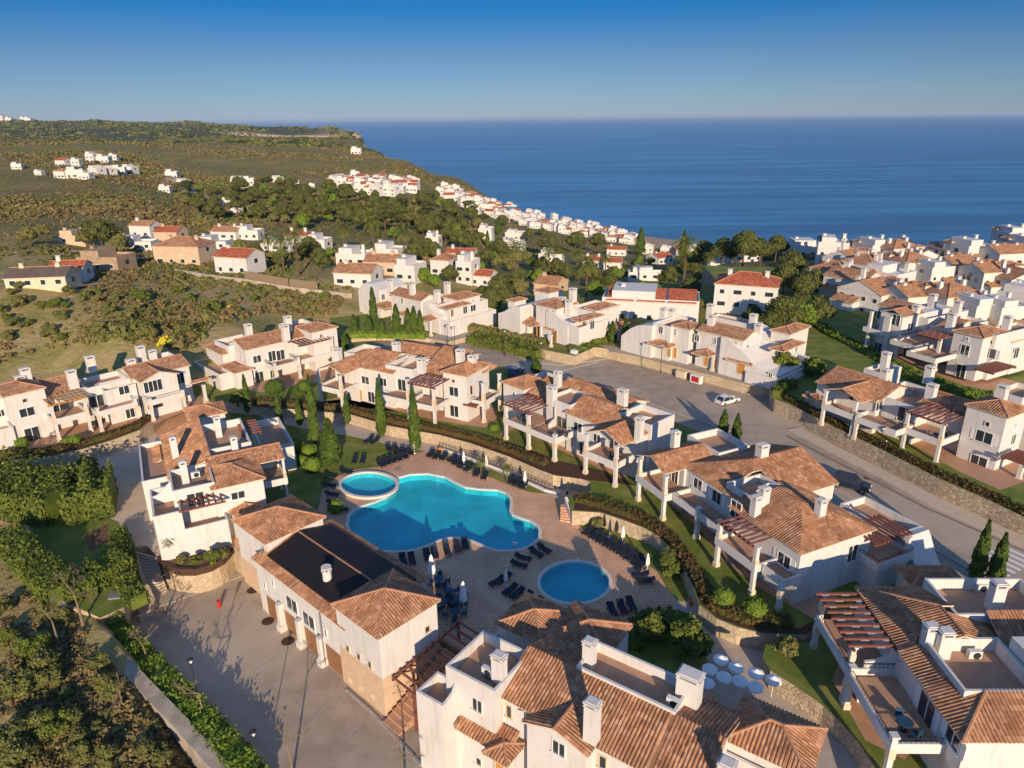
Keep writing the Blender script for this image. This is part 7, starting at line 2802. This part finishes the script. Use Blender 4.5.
# notice box, bins, meter box
def cabinet(px, py, z, w, d, h, mat_, deg, label, name='utility_box', cat='utility box', door=None):
    r = tag(empty(name, P(px, py, z), math.radians(deg)), label, cat)
    m = MB()
    m.box(-w / 2, w / 2, -d / 2, d / 2, 0.1, h)
    m.build('box', mat_, r)
    m = MB()
    m.box(-w / 2 + 0.05, w / 2 - 0.05, -d / 2 + 0.05, d / 2 - 0.05, 0, 0.1)
    m.build('plinth', 'kerb', r)
    m = MB()
    m.box(-w / 2 - 0.05, w / 2 + 0.05, -d / 2 - 0.05, d / 2 + 0.05, h, h + 0.06)
    m.build('lid', mat_, r)
    if door:
        m = MB()
        m.box(-w / 2 + 0.3, w / 2 - 0.3, -d / 2 - 0.03, -d / 2 + 0.01, 0.3, h - 0.15)
        m.build('panel', door, r)


cabinet(696, 383, 2.05, 2.2, 0.8, 1.5, 'plastic_white', -50, 'white box with a red square panel against the stone wall', door='red_paint')
cabinet(681, 378, 2.05, 2.0, 0.8, 1.4, 'cream', -50, 'cream box left of the one with the red panel', door='cream')
cabinet(574, 361, 2.4, 1.2, 0.9, 2.2, 'plastic_white', -45, 'white meter box below the small square hedge')
cabinet(217, 583, -3.5, 0.9, 0.4, 1.9, 'plastic_white', 20, 'white cabinet against the round stone wall')
cabinet(249, 562, -3.5, 1.1, 0.6, 1.4, 'plastic_white', -43, 'white cabinet by the corner of the clubhouse')
cabinet(130, 609, -3.4, 1.1, 1.0, 1.5, 'ac_white', 20, 'grey white bin box at the foot of the steps', 'bin', 'bin')
cabinet(118, 604, -1.0, 1.2, 1.2, 1.2, 'grey_metal', 10, 'blue grey bin in the hedge corner above the car park', 'bin', 'bin')
for x, y, lb in ((191, 571 + 9, 'lantern post on the wall of the round planter'),):
    plant(SL, P(x, y, -3.5), 0.5, lb, 'street lamp', 'black street lamps', rot=0)
m = MB()
m.tube((0, 0, 0), (0, 0, 0.9), 0.22, n=10)
tag(m.build('litter_bin', 'red_paint', loc=P(219.5, 607, -3.5)), 'small red litter bin on the kerb of the car park', 'litter bin')
m = MB()
m.tube((0, 0, 0), (0, 0, 0.5), 0.25, 0.42, n=12)
o = tag(m.build('plant_pot', 'orange_clay', loc=P(691.5, 604, 0.1)), 'orange clay pot at the end of the curved lawn', 'pot')
m = MB()
m.tube((0, -0.1, 0.4), (0, 0.1, 0.4), 0.38, n=14)
tag(m.build('lifebuoy', 'orange_clay', loc=P(440, 452, 0.05)), 'orange lifebuoy on the lawn edge behind the pool', 'lifebuoy')
# lounge things on balconies
for i, (x, y, z, lb) in enumerate(((616, 462, 5.12, 'dark table on the gabled balcony of the centre villa'), (588 - 28, 437, 5.12, 'dark table on the open balcony of the centre villa'), (524, 420, 5.12, 'dark table under the chequered pergola'), (903, 735 - 5, 5.12, 'dark table on the lowest balcony of the corner villa'), (937, 440, 7.12, 'dark table under the red pergola by the road wall'), (870, 407, 7.12, 'dark table on the gabled balcony by the road wall'))):
    plant(tb, P(x, y, z), 1.1, lb, 'table', 'balcony tables')
    for k in range(2):
        p = P(x, y, z)
        a = 0.7 + k * 2.4 + i
        plant(CH, (p[0] - 0.9 * math.sin(a), p[1] + 0.9 * math.cos(a), z), 1.0, ('%s chair at the ' % ('near', 'far')[k]) + lb, 'chair', 'balcony chairs', rot=a)


# ------------------------------------------------------------------ houses beyond the estate
def far_house(w, d, h, roof, mat_='stucco', tiles='roof_tiles', parts=True, chim=1, seed=0, name='house'):
    """w, d, h in metres; an Empty with walls, roof, windows, chimney"""
    rs_ = random.Random(seed)
    r = empty(name, (0, 0, 0))
    m = MB()
    m.box(-w / 2, w / 2, -d / 2, d / 2, -4, h)
    if roof == 'flat':
        for b4 in ((-w / 2, w / 2, -d / 2, -d / 2 + .2), (-w / 2, w / 2, d / 2 - .2, d / 2), (-w / 2, -w / 2 + .2, -d / 2 + .2, d / 2 - .2), (w / 2 - .2, w / 2, -d / 2 + .2, d / 2 - .2)):
            m.box(*b4, h, h + 0.6)
        m.box(-w / 2 + w * 0.1, -w / 2 + w * 0.55, -d / 2 + .4, d / 2 - .6, h, h + 2.2)
    m.build('walls', mat_, r)
    if roof != 'flat':
        fs, rg, gs = rect_roof(-w / 2 - 0.3, w / 2 + 0.3, -d / 2 - 0.3, d / 2 + 0.3, h + 0.05, roof, 0.42)
        rm = roof_mesh(fs, rg, 0)
        for g in gs:
            rm.face([(min(max(p[0], -w / 2), w / 2), p[1] * 0.96, p[2] - 0.1) for p in g], 3)
        rm.build('roof', [tiles, 'ridge_tile', 'cream', mat_], r)
    if parts:
        n = max(2, int(w / 3))
        for lev in range(max(1, int(h / 2.9))):
            for i in range(n):
                x = -w / 2 + w * (i + 0.5) / n
                z = 1.5 + 2.9 * lev
                wm = MB()
                ww = rs_.choice((0.5, 0.6, 0.9))
                hh = 1.0 if lev or i % 2 else 1.1
                wm.box(x - ww - .08, x + ww + .08, -d / 2 - 0.05, -d / 2 + 0.02, z - hh / 2 - .1, z + hh / 2 + .1, 0)
                wo = wm.build('window', 'frame_white', r)
                wm = MB()
                wm.box(x - ww, x + ww, -d / 2 - 0.07, -d / 2 - 0.03, z - hh / 2, z + hh / 2)
                wm.build('pane', 'glass', wo)
        for s in (-1, 1):
            z = h - 1.4
            wm = MB()
            wm.box(s * w / 2 - 0.04, s * w / 2 + 0.04, -0.7, 0.7, z - .6, z + .6)
            wm.build('pane', 'glass', r)
    for i in range(chim):
        c = MB()
        x = (-0.3 + 0.6 * i) * w
        hh = h + (2.6 if roof == 'flat' else 2.4)
        c.box(x - .5, x + .5, -.4, .4, h - 0.5, hh)
        c.box(x - .6, x + .6, -.5, .5, hh + 0.25, hh + 0.35)
        c.box(x - .3, x + .3, -.3, .3, hh, hh + 0.25)
        c.build('chimney', mat_, r)
    register(r)
    return r


def place_house(r, px, py, deg, label, group=None, cat='house', z=None, sc=1.0):
    p = onland(px, py) if z is None else P(px, py, z)
    if r.name in USED:
        o = copy_tree(r)
    else:
        USED.add(r.name)
        o = r
    o.location = p
    o.rotation_euler.z = math.radians(deg)
    o.scale = (sc,) * 3 if not hasattr(sc, '__len__') else sc
    for k in ('label', 'category', 'group'):
        if k in o.keys():
            del o[k]
    tag(o, label, cat, group)
    return o


def mpp(px, py):
    p = onland(px, py)
    return (np.linalg.norm([p[0], p[1], p[2] - H])) / F


mat('wall_tan', (0.62, 0.46, 0.30), 0.9, (0.50, 0.38, 0.26), 0.7)
mat('wall_old', (0.42, 0.30, 0.19), 0.95, (0.30, 0.22, 0.14), 0.8)
mat('roof_old', (0.16, 0.12, 0.10), 0.9, (0.11, 0.085, 0.07), 1)
mat('door_green', (0.30, 0.42, 0.33), 0.7)
MATS['roof_sheet'] = MATS['roof_old']
G = 'houses behind the scrub field'
# (px, py of the near wall foot, width in px, depth m, height m, roof, wall, tiles, angle, label)
HS = [(37, 289, 56, 9, 3.2, 'gu', 'cream', 'roof_sheet', 8, 'long low shed with dark roof and pale doors, left edge of the field'),
      (68, 280, 32, 7, 3.6, 'gu', 'stucco', 'roof_tiles_red', 8, 'small white house with bright red roof behind the dark roofed shed'),
      (99, 272, 44, 10, 4.2, 'flat', 'wall_old', 'roof_tiles', -6, 'derelict tan flat roofed building in the field'),
      (72, 245, 27, 6, 3.0, 'flat', 'wall_tan', 'roof_tiles', 0, 'small tan hut at the foot of the scrub hill'),
      (141, 238, 24, 8, 5.5, 'gu', 'stucco', 'roof_tiles', -10, 'white house with brown roof below the scrub hill'),
      (133, 251, 40, 7, 3.0, 'flat', 'stucco', 'roof_tiles', 0, 'low white outbuildings left of the big tan house'),
      (178, 266, 52, 12, 7.0, 'hip', 'wall_tan', 'roof_tiles', -8, 'big tan house with wide brown hipped roof'),
      (167, 246, 26, 9, 6.0, 'gu', 'wall_tan', 'roof_tiles_red', -8, 'house with red roof just behind the big tan one'),
      (232, 275, 42, 10, 6.0, 'gu', 'stucco', 'roof_tiles_red', -18, 'white house with bright red roof at the field edge'),
      (224, 240, 30, 9, 4.0, 'gu', 'stucco', 'roof_tiles', -10, 'long white house with brown roof behind the red roofed one'),
      (247, 240, 26, 8, 4.0, 'flat', 'stucco', 'roof_tiles', -5, 'white flat roofed house with arched gable'),
      (211, 250, 34, 9, 3.0, 'flat', 'stucco', 'roof_tiles', 0, 'low white annex with canopies behind the red roofed house'),
      (296, 244, 28, 8, 4.0, 'hip', 'stucco', 'roof_tiles_red', -12, 'white bungalow with red hipped roof among the palms'),
      (316, 250, 22, 8, 4.0, 'flat', 'stucco', 'roof_tiles', -12, 'white flat house right of the red hipped bungalow'),
      (276, 252, 34, 7, 3.0, 'flat', 'stucco', 'roof_tiles', -6, 'long low white house behind the clipped lawns'),
      (351, 266, 36, 9, 4.0, 'flat', 'stucco', 'roof_tiles', -12, 'white flat house behind the palms'),
      (385, 262, 34, 9, 4.5, 'flat', 'stucco', 'roof_tiles', -15, 'white flat house right of the tall palms'),
      (353, 287, 46, 10, 4.5, 'gu', 'stucco', 'roof_tiles', -12, 'long house with faded brown roof above the fence'),
      (380, 275, 38, 9, 4.5, 'gu', 'wall_tan', 'roof_tiles', -12, 'tan house with faded brown roof behind the long one'),
      (405, 282, 26, 9, 5.0, 'flat', 'stucco', 'roof_tiles', -20, 'white flat house above the stair wall villa'),
      (440, 276, 24, 9, 6.0, 'hip', 'stucco', 'roof_tiles', -20, 'house with pink hipped roof behind the ivy wall'),
      (464, 284, 20, 8, 7.5, 'flat', 'stucco', 'roof_tiles', -20, 'tall white house behind the stair wall villa'),
      (480, 287, 26, 7, 4.0, 'gu', 'stucco', 'roof_tiles_red', -20, 'low row with red roof right of the tall white house'),
      (460, 262, 34, 7, 4.0, 'gu', 'stucco', 'roof_tiles_red', -10, 'white house with dark red roof among the trees'),
      (432, 246, 16, 7, 4.0, 'flat', 'stucco', 'roof_tiles', -10, 'tiny white house with pink roof among the trees'),
      (485, 240, 16, 9, 7.0, 'flat', 'stucco', 'roof_tiles', -10, 'pale block at the left of the upper village'),
      (514, 240, 22, 10, 6.0, 'flat', 'stucco', 'roof_tiles', -15, 'wide white block of the upper village'),
      (510, 250, 30, 9, 4.0, 'flat', 'stucco', 'roof_tiles', -15, 'long white wall house before the upper village'),
      (545, 296, 30, 9, 4.0, 'gu', 'wall_tan', 'roof_tiles', -30, 'house with mauve tiled roof behind the orange door villa'),
      (550, 262, 28, 8, 4.0, 'flat', 'stucco', 'roof_tiles', -15, 'white house in front of the round trees'),
      (592, 268, 22, 8, 4.0, 'gu', 'stucco', 'roof_tiles_red', -15, 'red roofed bungalow right of the round trees'),
      (616, 256, 22, 8, 4.5, 'gu', 'stucco', 'roof_tiles_red', -15, 'long red roofed house above the beach'),
      (612, 270, 20, 8, 4.0, 'gu', 'stucco', 'roof_tiles_red', -15, 'red roofed house in front of the long one'),
      (666, 264, 24, 10, 4.0, 'gu', 'stucco', 'roof_tiles_red', 35, 'house with long red roof near the palm crown'),
      (650, 281, 50, 5, 3.0, 'flat', 'stucco', 'roof_tiles', -5, 'long white garden building behind the three red roofs'),
      (735, 262, 60, 6, 2.5, 'flat', 'stucco', 'roof_tiles', -5, 'long low white building in front of the dark trees'),
      (812, 258, 50, 10, 5.0, 'flat', 'stucco', 'roof_tiles', -5, 'long white block right of the dark trees by the sea')]
for i, (x, y, w, d, h, rf, wl, tl, deg, lb) in enumerate(HS):
    k = mpp(x, y)
    wm_ = min(40, w * k / 1.2)
    h = h * 0.82
    d = d * 0.85
    p = onland(x, y)
    r = far_house(wm_, d, h, rf, wl, tl, True, 1 if i % 3 else 2, i)
    a = math.radians(deg)
    place_house(r, x, y, deg, lb, G)
    r.location.x += -math.sin(a) * d / 2
    r.location.y += math.cos(a) * d / 2

# the row with three red roofs, and the tall house with the red hipped roof
r = far_house(22, 10, 5.2, 'flat', 'stucco', 'roof_tiles_red', True, 1, 77)
place_house(r, 650, 318, -14, 'white terrace row carrying three separate red roof slopes', z=3.0)
for i, x in enumerate((-6.8, 0.3, 7.2)):
    fs, rg, gs = rect_roof(x - 3.2, x + 3.2, -5.6, 0.2, 4.6, 'sv0', 0.35)
    roof_mesh([[(p[0], p[1], p[2] + 0.02 * i + 0.7) for p in f] for f in fs], [], 0).build('roof', ['roof_tiles_red', 'ridge_tile', 'cream'], r)
r = far_house(14, 10, 9.0, 'hip', 'stucco', 'roof_tiles_red', True, 2, 78)
place_house(r, 744, 318, -22, 'tall white house with bright red hipped roof in front of the dark trees', z=2.0)

# estate houses towards the sea
PR = [far_house(11, 10, 7.5, 'hip', seed=1, chim=2), far_house(13, 10, 7.2, 'gu', seed=2, chim=2), far_house(10, 9, 7.8, 'flat', seed=3, chim=1), far_house(12, 9, 6.0, 'gv', seed=4, chim=1)]
for r_, sx_ in zip(PR, (1, -1, 1, -1)):
    # a lower wing, a roof terrace parapet and side windows
    old = KIDS.pop(r_.name)
    m = MB()
    m.box(sx_ * 2.5 - 3, sx_ * 2.5 + 3, -7.6, -4.5, -4, 3.4)
    m.build('wing', 'stucco', r_)
    m = MB()
    m.box(-sx_ * 3 - 2, -sx_ * 3 + 2, 2.5, 5.4, 0, 8.6)
    m.build('tower', 'stucco', r_)
    fs, rg, gs = rect_roof(sx_ * 2.5 - 3.3, sx_ * 2.5 + 3.3, -7.9, -4.4, 3.45, 'sv0', 0.35)
    roof_mesh(fs, rg, 0).build('roof', ['roof_tiles', 'ridge_tile', 'cream'], r_)
    fs, rg, gs = rect_roof(-sx_ * 3 - 2.3, -sx_ * 3 + 2.3, 2.2, 5.7, 8.65, 'hip', 0.35)
    roof_mesh(fs, rg, 0).build('roof', ['roof_tiles', 'ridge_tile', 'cream'], r_)
    for yy in (-2.5, 0.5, 2.5):
        for zz in (1.6, 4.6):
            m = MB()
            m.box(-6.58, -6.3, yy - 0.5, yy + 0.5, zz - 0.6, zz + 0.6)
            if r_ is PR[1]:
                m.build('pane', 'glass', r_)
    c = MB()
    c.box(sx_ * 3.6 - .5, sx_ * 3.6 + .5, 1.5, 2.4, 5, 10.4)
    c.box(sx_ * 3.6 - .6, sx_ * 3.6 + .6, 1.4, 2.5, 10.55, 10.7)
    c.build('chimney', 'stucco', r_)
    register(r_)
SH = [(832, 292, 0, -58, 'blue shaded house at the left end of the seaward rows'), (850, 300, 1, -58, 'shaded gabled house second in the seaward row'), (866, 312, 3, -58, 'gabled house with open porch above the dark lawn'), (884, 300, 2, -58, 'flat roofed block before the brown roofed twin'),
      (910, 318, 1, 14, 'left half of the long brown roofed twin house'), (944, 322, 0, 14, 'right half of the long brown roofed twin house'), (972, 330, 2, 14, 'tall narrow white block with ochre edges'), (996, 332, 2, 14, 'tall plain white block right of the narrow one'), (1022, 326, 2, -58, 'white block cut by the right picture edge'),
      (845, 276, 3, -58, 'small gabled house behind the left shaded one'), (862, 284, 0, -58, 'hipped house in the second seaward row'), (880, 281, 1, 14, 'gabled house behind the flat block'), (905, 284, 0, 14, 'hipped house with two chimneys behind the twin'), (930, 288, 2, 14, 'flat white house left of the lone cypress'), (955, 284, 1, 14, 'brown roofed house right of the lone cypress'),
      (985, 292, 1, 10, 'long brown roofed house near the right edge'), (1012, 296, 3, 10, 'gabled house with arched balcony at the right edge'), (830, 264, 2, -20, 'flat house nearest to the seaside trees'), (852, 264, 1, 14, 'brown roofed house in the last row, left'), (872, 267, 2, 14, 'flat white house in the last row'), (893, 268, 0, 14, 'hipped house in the last row before the round tree'),
      (915, 270, 3, 14, 'gabled house in the last row behind the round tree'), (945, 266, 0, 14, 'hipped house close to the sea right of the trees'), (965, 269, 2, 14, 'flat white house close to the sea'), (1000, 272, 1, 10, 'wide brown roofed house close to the sea'), (1022, 266, 2, 10, 'white block close to the sea at the right edge'), (1010, 254, 2, 0, 'white flat roofed terrace on the last point before the sea')]
for x, y, k, deg, lb in SH:
    if k == 2 and 'flat' not in lb and 'block' not in lb:
        k = 1
    p = onland(x, y)
    place_house(PR[k], x, y, deg, lb, 'white houses between the estate and the sea', sc=0.86 + 0.08 * ((x * 7) % 3 - 1))

# small far houses
SMP = [far_house(9, 8, 4.5, 'flat', seed=11, chim=0, name='village_house'), far_house(10, 8, 5, 'gu', seed=12, chim=0, tiles='roof_tiles_red', name='village_house'), far_house(8, 8, 7, 'flat', seed=13, chim=0, name='village_house'), far_house(9, 8, 5, 'hip', seed=14, chim=0, name='village_house')]
def small(x, y, k, deg, lb, grp, sc=1.0):
    if onland(x, y):
        place_house(SMP[k], x, y, deg, lb, grp, sc=sc)


rs_ = random.Random(3)
G = 'white villas on the green hill'
for x, y, k, s, lb in ((64, 166, 1, 2.0, 'red roofed villa on the hill left of the long white block'), (78, 167, 2, 1.7, 'white villa touching the red roofed one on the hill'), (93, 162, 2, 2.2, 'white villa left end of the upper hill row'), (105, 163, 0, 2.6, 'large white villa in the middle of the upper hill row'), (115, 162, 2, 2.0, 'white villa right end of the upper hill row'),
                       (98, 175, 0, 2.2, 'left house of the long white hill terrace'), (109, 175, 0, 2.2, 'second house of the long white hill terrace'), (120, 174, 0, 2.2, 'third house of the long white hill terrace'), (131, 173, 0, 2.2, 'right house of the long white hill terrace'), (64, 178, 3, 2.0, 'low white house below the hill road'), (76, 178, 0, 2.4, 'white house second below the hill road'), (87, 179, 0, 1.8, 'white house third below the hill road'),
                       (18, 169, 0, 1.6, 'lone small white house at the far left of the hill'), (40, 175, 0, 1.2, 'tiny white house beside the hill track'), (173, 178, 0, 1.8, 'white house at the top of the valley road'), (184, 186, 0, 1.4, 'white house in the middle of the valley road'), (166, 192, 0, 1.3, 'white house left of the valley road'),
                       (237, 188, 2, 1.6, 'left house of the white block on the slope'), (243, 188, 2, 1.6, 'middle house of the white block on the slope'), (250, 188, 2, 1.6, 'right house of the white block on the slope'), (207, 204, 0, 1.2, 'upper white house of the valley cluster'), (216, 208, 0, 1.6, 'large white house of the valley cluster'), (214, 215, 0, 1.4, 'lower white house of the valley cluster'), (228, 207, 2, 1.1, 'right white house of the valley cluster'), (237, 214, 0, 1.0, 'small white house right of the valley cluster'),
                       (278, 182, 0, 1.3, 'white house alone in the trees left of the white village'), (296, 184, 0, 0.9, 'tiny white house between trees near the white village'), (357, 154, 0, 2.6, 'beige house alone near the top of the coast hill'), (312, 187, 0, 0.8, 'tiny white house left of the white village')):
    small(x, y, k, rs_.uniform(-25, 25), lb, G, s * (0.45 if y < 180 and x < 140 else 0.6))
for i in range(56):
    t = i / 56
    x = 333 + 82 * ((i * 0.618) % 1.0)
    yy = 180 + 16 * rs_.random() if x > 352 else 181 + 7 * rs_.random()
    if x > 395:
        yy = 184 + 9 * rs_.random()
    small(x, yy, rs_.choice((0, 0, 2, 2, 1, 3, 0)), rs_.uniform(-30, 30), 'small white house of the dense village on the middle slope', 'white houses of the slope village', 0.95)
for i in range(150):
    x = 440 + 200 * ((i * 0.618034) % 1.0) ** 0.95
    lo = np.interp(x, [440, 470, 520, 560, 600, 640], [187, 196, 209, 219, 230, 241])
    hi = np.interp(x, [440, 470, 520, 560, 600, 640], [196, 211, 226, 233, 240, 246])
    y = lo + (hi - lo) * rs_.random()
    small(x, y, rs_.choice((0, 0, 2, 2, 0, 1, 3)), rs_.uniform(-30, 30), 'small white house of the coastal village above the beach', 'white houses of the coastal village', 0.85)
for i in range(26):
    x = 645 + 110 * rs_.random()
    small(x, np.interp(x, [640, 700, 760], [250, 253, 252]) + rs_.uniform(-2, 4), rs_.choice((0, 2, 0, 1)), rs_.uniform(-30, 30), 'small white house between the beach and the dark trees', 'white houses behind the beach', 0.75)
for i in range(22):
    x = rs_.choice((rs_.uniform(0, 32), rs_.uniform(82, 124), rs_.uniform(0, 32)))
    small(x, rs_.uniform(119.5, 122), rs_.choice((0, 2, 2)), 0, 'tiny white building on the skyline of the far hills', 'buildings on the skyline', 3.2)

# ------------------------------------------------------------------ trees among the houses
TG = 'trees on the slopes beyond the estate'


def ptree(proto, x, y, s, lb, grp=TG, cat='tree', z=None):
    p = onland(x, y) if z is None else P(x, y, z)
    if p:
        plant(proto, p, s, lb, cat, grp)


for x, y, s, k, lb in ((548, 258, 2.1, 2, 'large round tree at the left of the three above the village'), (575, 254, 2.3, 2, 'tallest round tree in the middle of the three above the village'), (597, 252, 2.1, 2, 'right round tree of the three above the village'), (560, 262, 1.5, 0, 'round tree in front of the three big ones'),
                       (705, 268, 1.9, 2, 'dark tree left end of the seaside wood'), (722, 268, 2.2, 0, 'dark tree second from left in the seaside wood'), (742, 268, 2.3, 2, 'largest dark tree of the seaside wood'), (760, 266, 2.0, 0, 'dark tree near the right of the seaside wood'), (775, 262, 1.7, 2, 'rightmost dark tree of the seaside wood'), (790, 280, 1.9, 0, 'dark tree at the front corner of the seaside wood'),
                       (765, 345, 1.5, 0, 'leafy tree directly behind the long villa'), (783, 338, 1.6, 2, 'tall leafy tree behind the right hip roof of the long villa'), (800, 335, 1.7, 3, 'bright leafy tree beside the green slope'), (815, 330, 1.6, 0, 'dark tree at the head of the green slope'), (752, 330, 1.2, 0, 'small tree between the red hipped house and the long villa'), (800, 305, 1.7, 0, 'dark tree behind the bright leafy one'), (782, 300, 1.7, 2, 'dark tree right of the red hipped house'), (812, 296, 1.5, 0, 'dark tree before the blue shaded house'),
                       (640, 300, 1.3, 3, 'bright tree behind the three red roofs'), (668, 290, 1.5, 0, 'leafy tree behind the terrace row'), (690, 300, 1.3, 0, 'tree between the terrace row and the tall red roofed house'), (697, 315, 1.1, 1, 'olive green tree left of the tall red roofed house'),
                       (490, 318, 1.6, 0, 'tall dark tree left of the orange door villa'), (500, 312, 1.5, 2, 'dark tree behind the upper hedge'), (482, 310, 1.3, 0, 'dark tree beside the right wing of the stair wall villa'), (520, 298, 1.4, 1, 'olive tree behind the orange door villa'), (595, 300, 1.3, 3, 'bright tree behind the chimney of the orange door villa'), (608, 292, 1.1, 0, 'tree left of the three red roofs'),
                       (148, 343, 1.0, 1, 'lone round tree in the scrub behind the western row'), (425, 285, 1.2, 3, 'bright ivy covered tree above the stair wall villa'), (450, 285, 1.2, 0, 'tree left of the tall white house'), (435, 290, 1.1, 3, 'bright bushy tree behind the chimneys of the stair wall villa'),
                       (902, 262, 1.5, 0, 'round dark tree on the sea edge, left one'), (930, 262, 1.2, 1, 'round olive tree on the sea edge, right one')):
    ptree(T_BROAD[k], x, y, s * 0.66, lb)
for x, y, s, k, lb in ((284, 272, 1.4, 0, 'palm with thick trunk before the garden fence'), (299, 276, 1.3, 1, 'palm right of the thick trunked one'), (345, 258, 1.5, 0, 'bushy palm behind the flat house'), (375, 262, 1.5, 1, 'palm in front of the white flat house'), (405, 262, 1.5, 0, 'palm left of the tall poplar like trees'), (516, 292, 1.5, 1, 'tall palm behind the orange door villa'), (586, 300, 1.5, 0, 'broad palm behind the villa chimney'),
                       (577, 275, 1.3, 0, 'palm before the round trees, right'), (549, 275, 1.3, 0, 'palm before the round trees, left'), (683, 292, 1.6, 1, 'broad palm right of the long white garden building'), (605, 277, 1.1, 0, 'small palm beside the red roofed bungalow'), (742, 272, 1.2, 1, 'palm in front of the seaside wood'), (708, 276, 1.0, 0, 'palm at the left foot of the seaside wood'), (270, 262, 1.1, 0, 'small palm at the clipped lawns')):
    ptree(T_PALM[k], x, y, s, lb, 'palms beyond the estate', 'palm')
for x, y, s, lb in ((640, 255, 1.6, 'tall thin pine rising over the beach, left one'), (683, 258, 1.5, 'tall thin pine rising over the beach, right one'), (498, 235, 1.2, 'thin pine beside the upper village')):
    p = onland(x, y)
    plant(T_CYP[1], p, (1.6 * s, 1.6 * s, 1.3 * s), lb, 'tree', TG)
poly = [(165, 190), (230, 190), (300, 186), (345, 196), (400, 200), (440, 202), (500, 226), (545, 238), (520, 262), (470, 256), (400, 240), (330, 236), (260, 228), (200, 222)]
n = 0
HB = [(x, y, w) for (x, y, w, *_r) in HS]
while n < 215:
    x, y = rs_.uniform(160, 545), rs_.uniform(186, 262)
    if not inpoly(np.array([x]), np.array([y]), poly)[0]:
        continue
    if any(abs(x - hx) < w / 2 + 3 and hy - 9 < y < hy + 7 for hx, hy, w in HB):
        continue
    k = rs_.random()
    pr_ = T_BROAD[rs_.choice((0, 0, 1, 2, 2, 3))] if k < 0.7 else (T_PINE[rs_.choice((0, 1))] if k < 0.93 else T_CYP[1])
    ptree(pr_, x, y, rs_.uniform(0.8, 1.35), 'broad dark tree of the wooded middle slope' if k < 0.7 else ('flat topped pine of the wooded middle slope' if k < 0.93 else 'slender cypress of the wooded middle slope'), TG if k < 0.7 else ('pines of the middle slope' if k < 0.93 else 'cypresses of the middle slope'))
    n += 1
poly2 = [(180, 248), (280, 250), (345, 256), (420, 255), (520, 262), (640, 262), (700, 262), (700, 285), (620, 285), (560, 290), (500, 300), (440, 270), (360, 268), (300, 275), (240, 262)]
n = 0
while n < 90:
    x, y = rs_.uniform(180, 700), rs_.uniform(248, 300)
    if not inpoly(np.array([x]), np.array([y]), poly2)[0] or any(abs(x - hx) < w / 2 + 2 and hy - 12 < y < hy + 8 for hx, hy, w in HB):
        continue
    ptree(T_BROAD[rs_.choice((0, 1, 2, 3))], x, y, rs_.uniform(0.5, 0.9), 'leafy garden tree among the houses beyond the estate', 'garden trees among the houses')
    n += 1
for x, y, s in ((95, 262 - 14, 1.2), (103, 250, 1.3), (112, 248, 1.2), (122, 252, 1.0), (88, 248, 1.0), (30, 247, 1.0), (45, 240, 0.9), (118, 258, 1.0)):
    ptree(T_BROAD[0 if s > 1 else 1], x, y, s, 'dark leafy tree between the tan hut and the white house', 'trees by the tan hut')
n = 0
while n < 60:
    x, y = rs_.uniform(0, 330), rs_.uniform(288, 345)
    if y > np.interp(x, LINE[:, 0], LINE[:, 1]) - 8:
        continue
    ptree(T_BUSH[rs_.choice((0, 1, 2, 2))], x, y, rs_.uniform(0.5, 1.1), 'dark round bush scattered over the scrub field', 'bushes of the scrub field', 'bush')
    n += 1
n = 0
while n < 40:
    x, y = rs_.uniform(0, 210), rs_.uniform(610, 766)
    if not inpoly(np.array([x]), np.array([y]), BLP)[0]:
        continue
    ptree(T_BUSH[rs_.choice((0, 2, 2, 2)) if x < 80 else 2], x, y, rs_.uniform(0.3, 0.7) * (1.5 if x < 60 and y > 650 else 1), 'dense bush on the rough ground below the boundary wall', 'bushes below the boundary wall', 'bush')
    n += 1


# even, thin sea air: a closed box round the camera and everything seen
mh = bpy.data.materials.new('haze')
mh.use_nodes = True
nth = mh.node_tree
nth.nodes.remove(nth.nodes['Principled BSDF'])
pv = nth.nodes.new('ShaderNodeVolumePrincipled')
pv.inputs['Color'].default_value = (0.60, 0.78, 1.0, 1)
pv.inputs['Density'].default_value = 0.000035
pv.inputs['Anisotropy'].default_value = 0.0
nth.links.new(pv.outputs[0], nth.nodes['Material Output'].inputs['Volume'])
MATS['haze'] = mh
m = MB()
m.box(-90500, 90500, -600, 90500, SEA - 14, 75)
tag(m.build('haze', 'haze'), 'thin pale sea haze over the whole coast', kind='stuff')
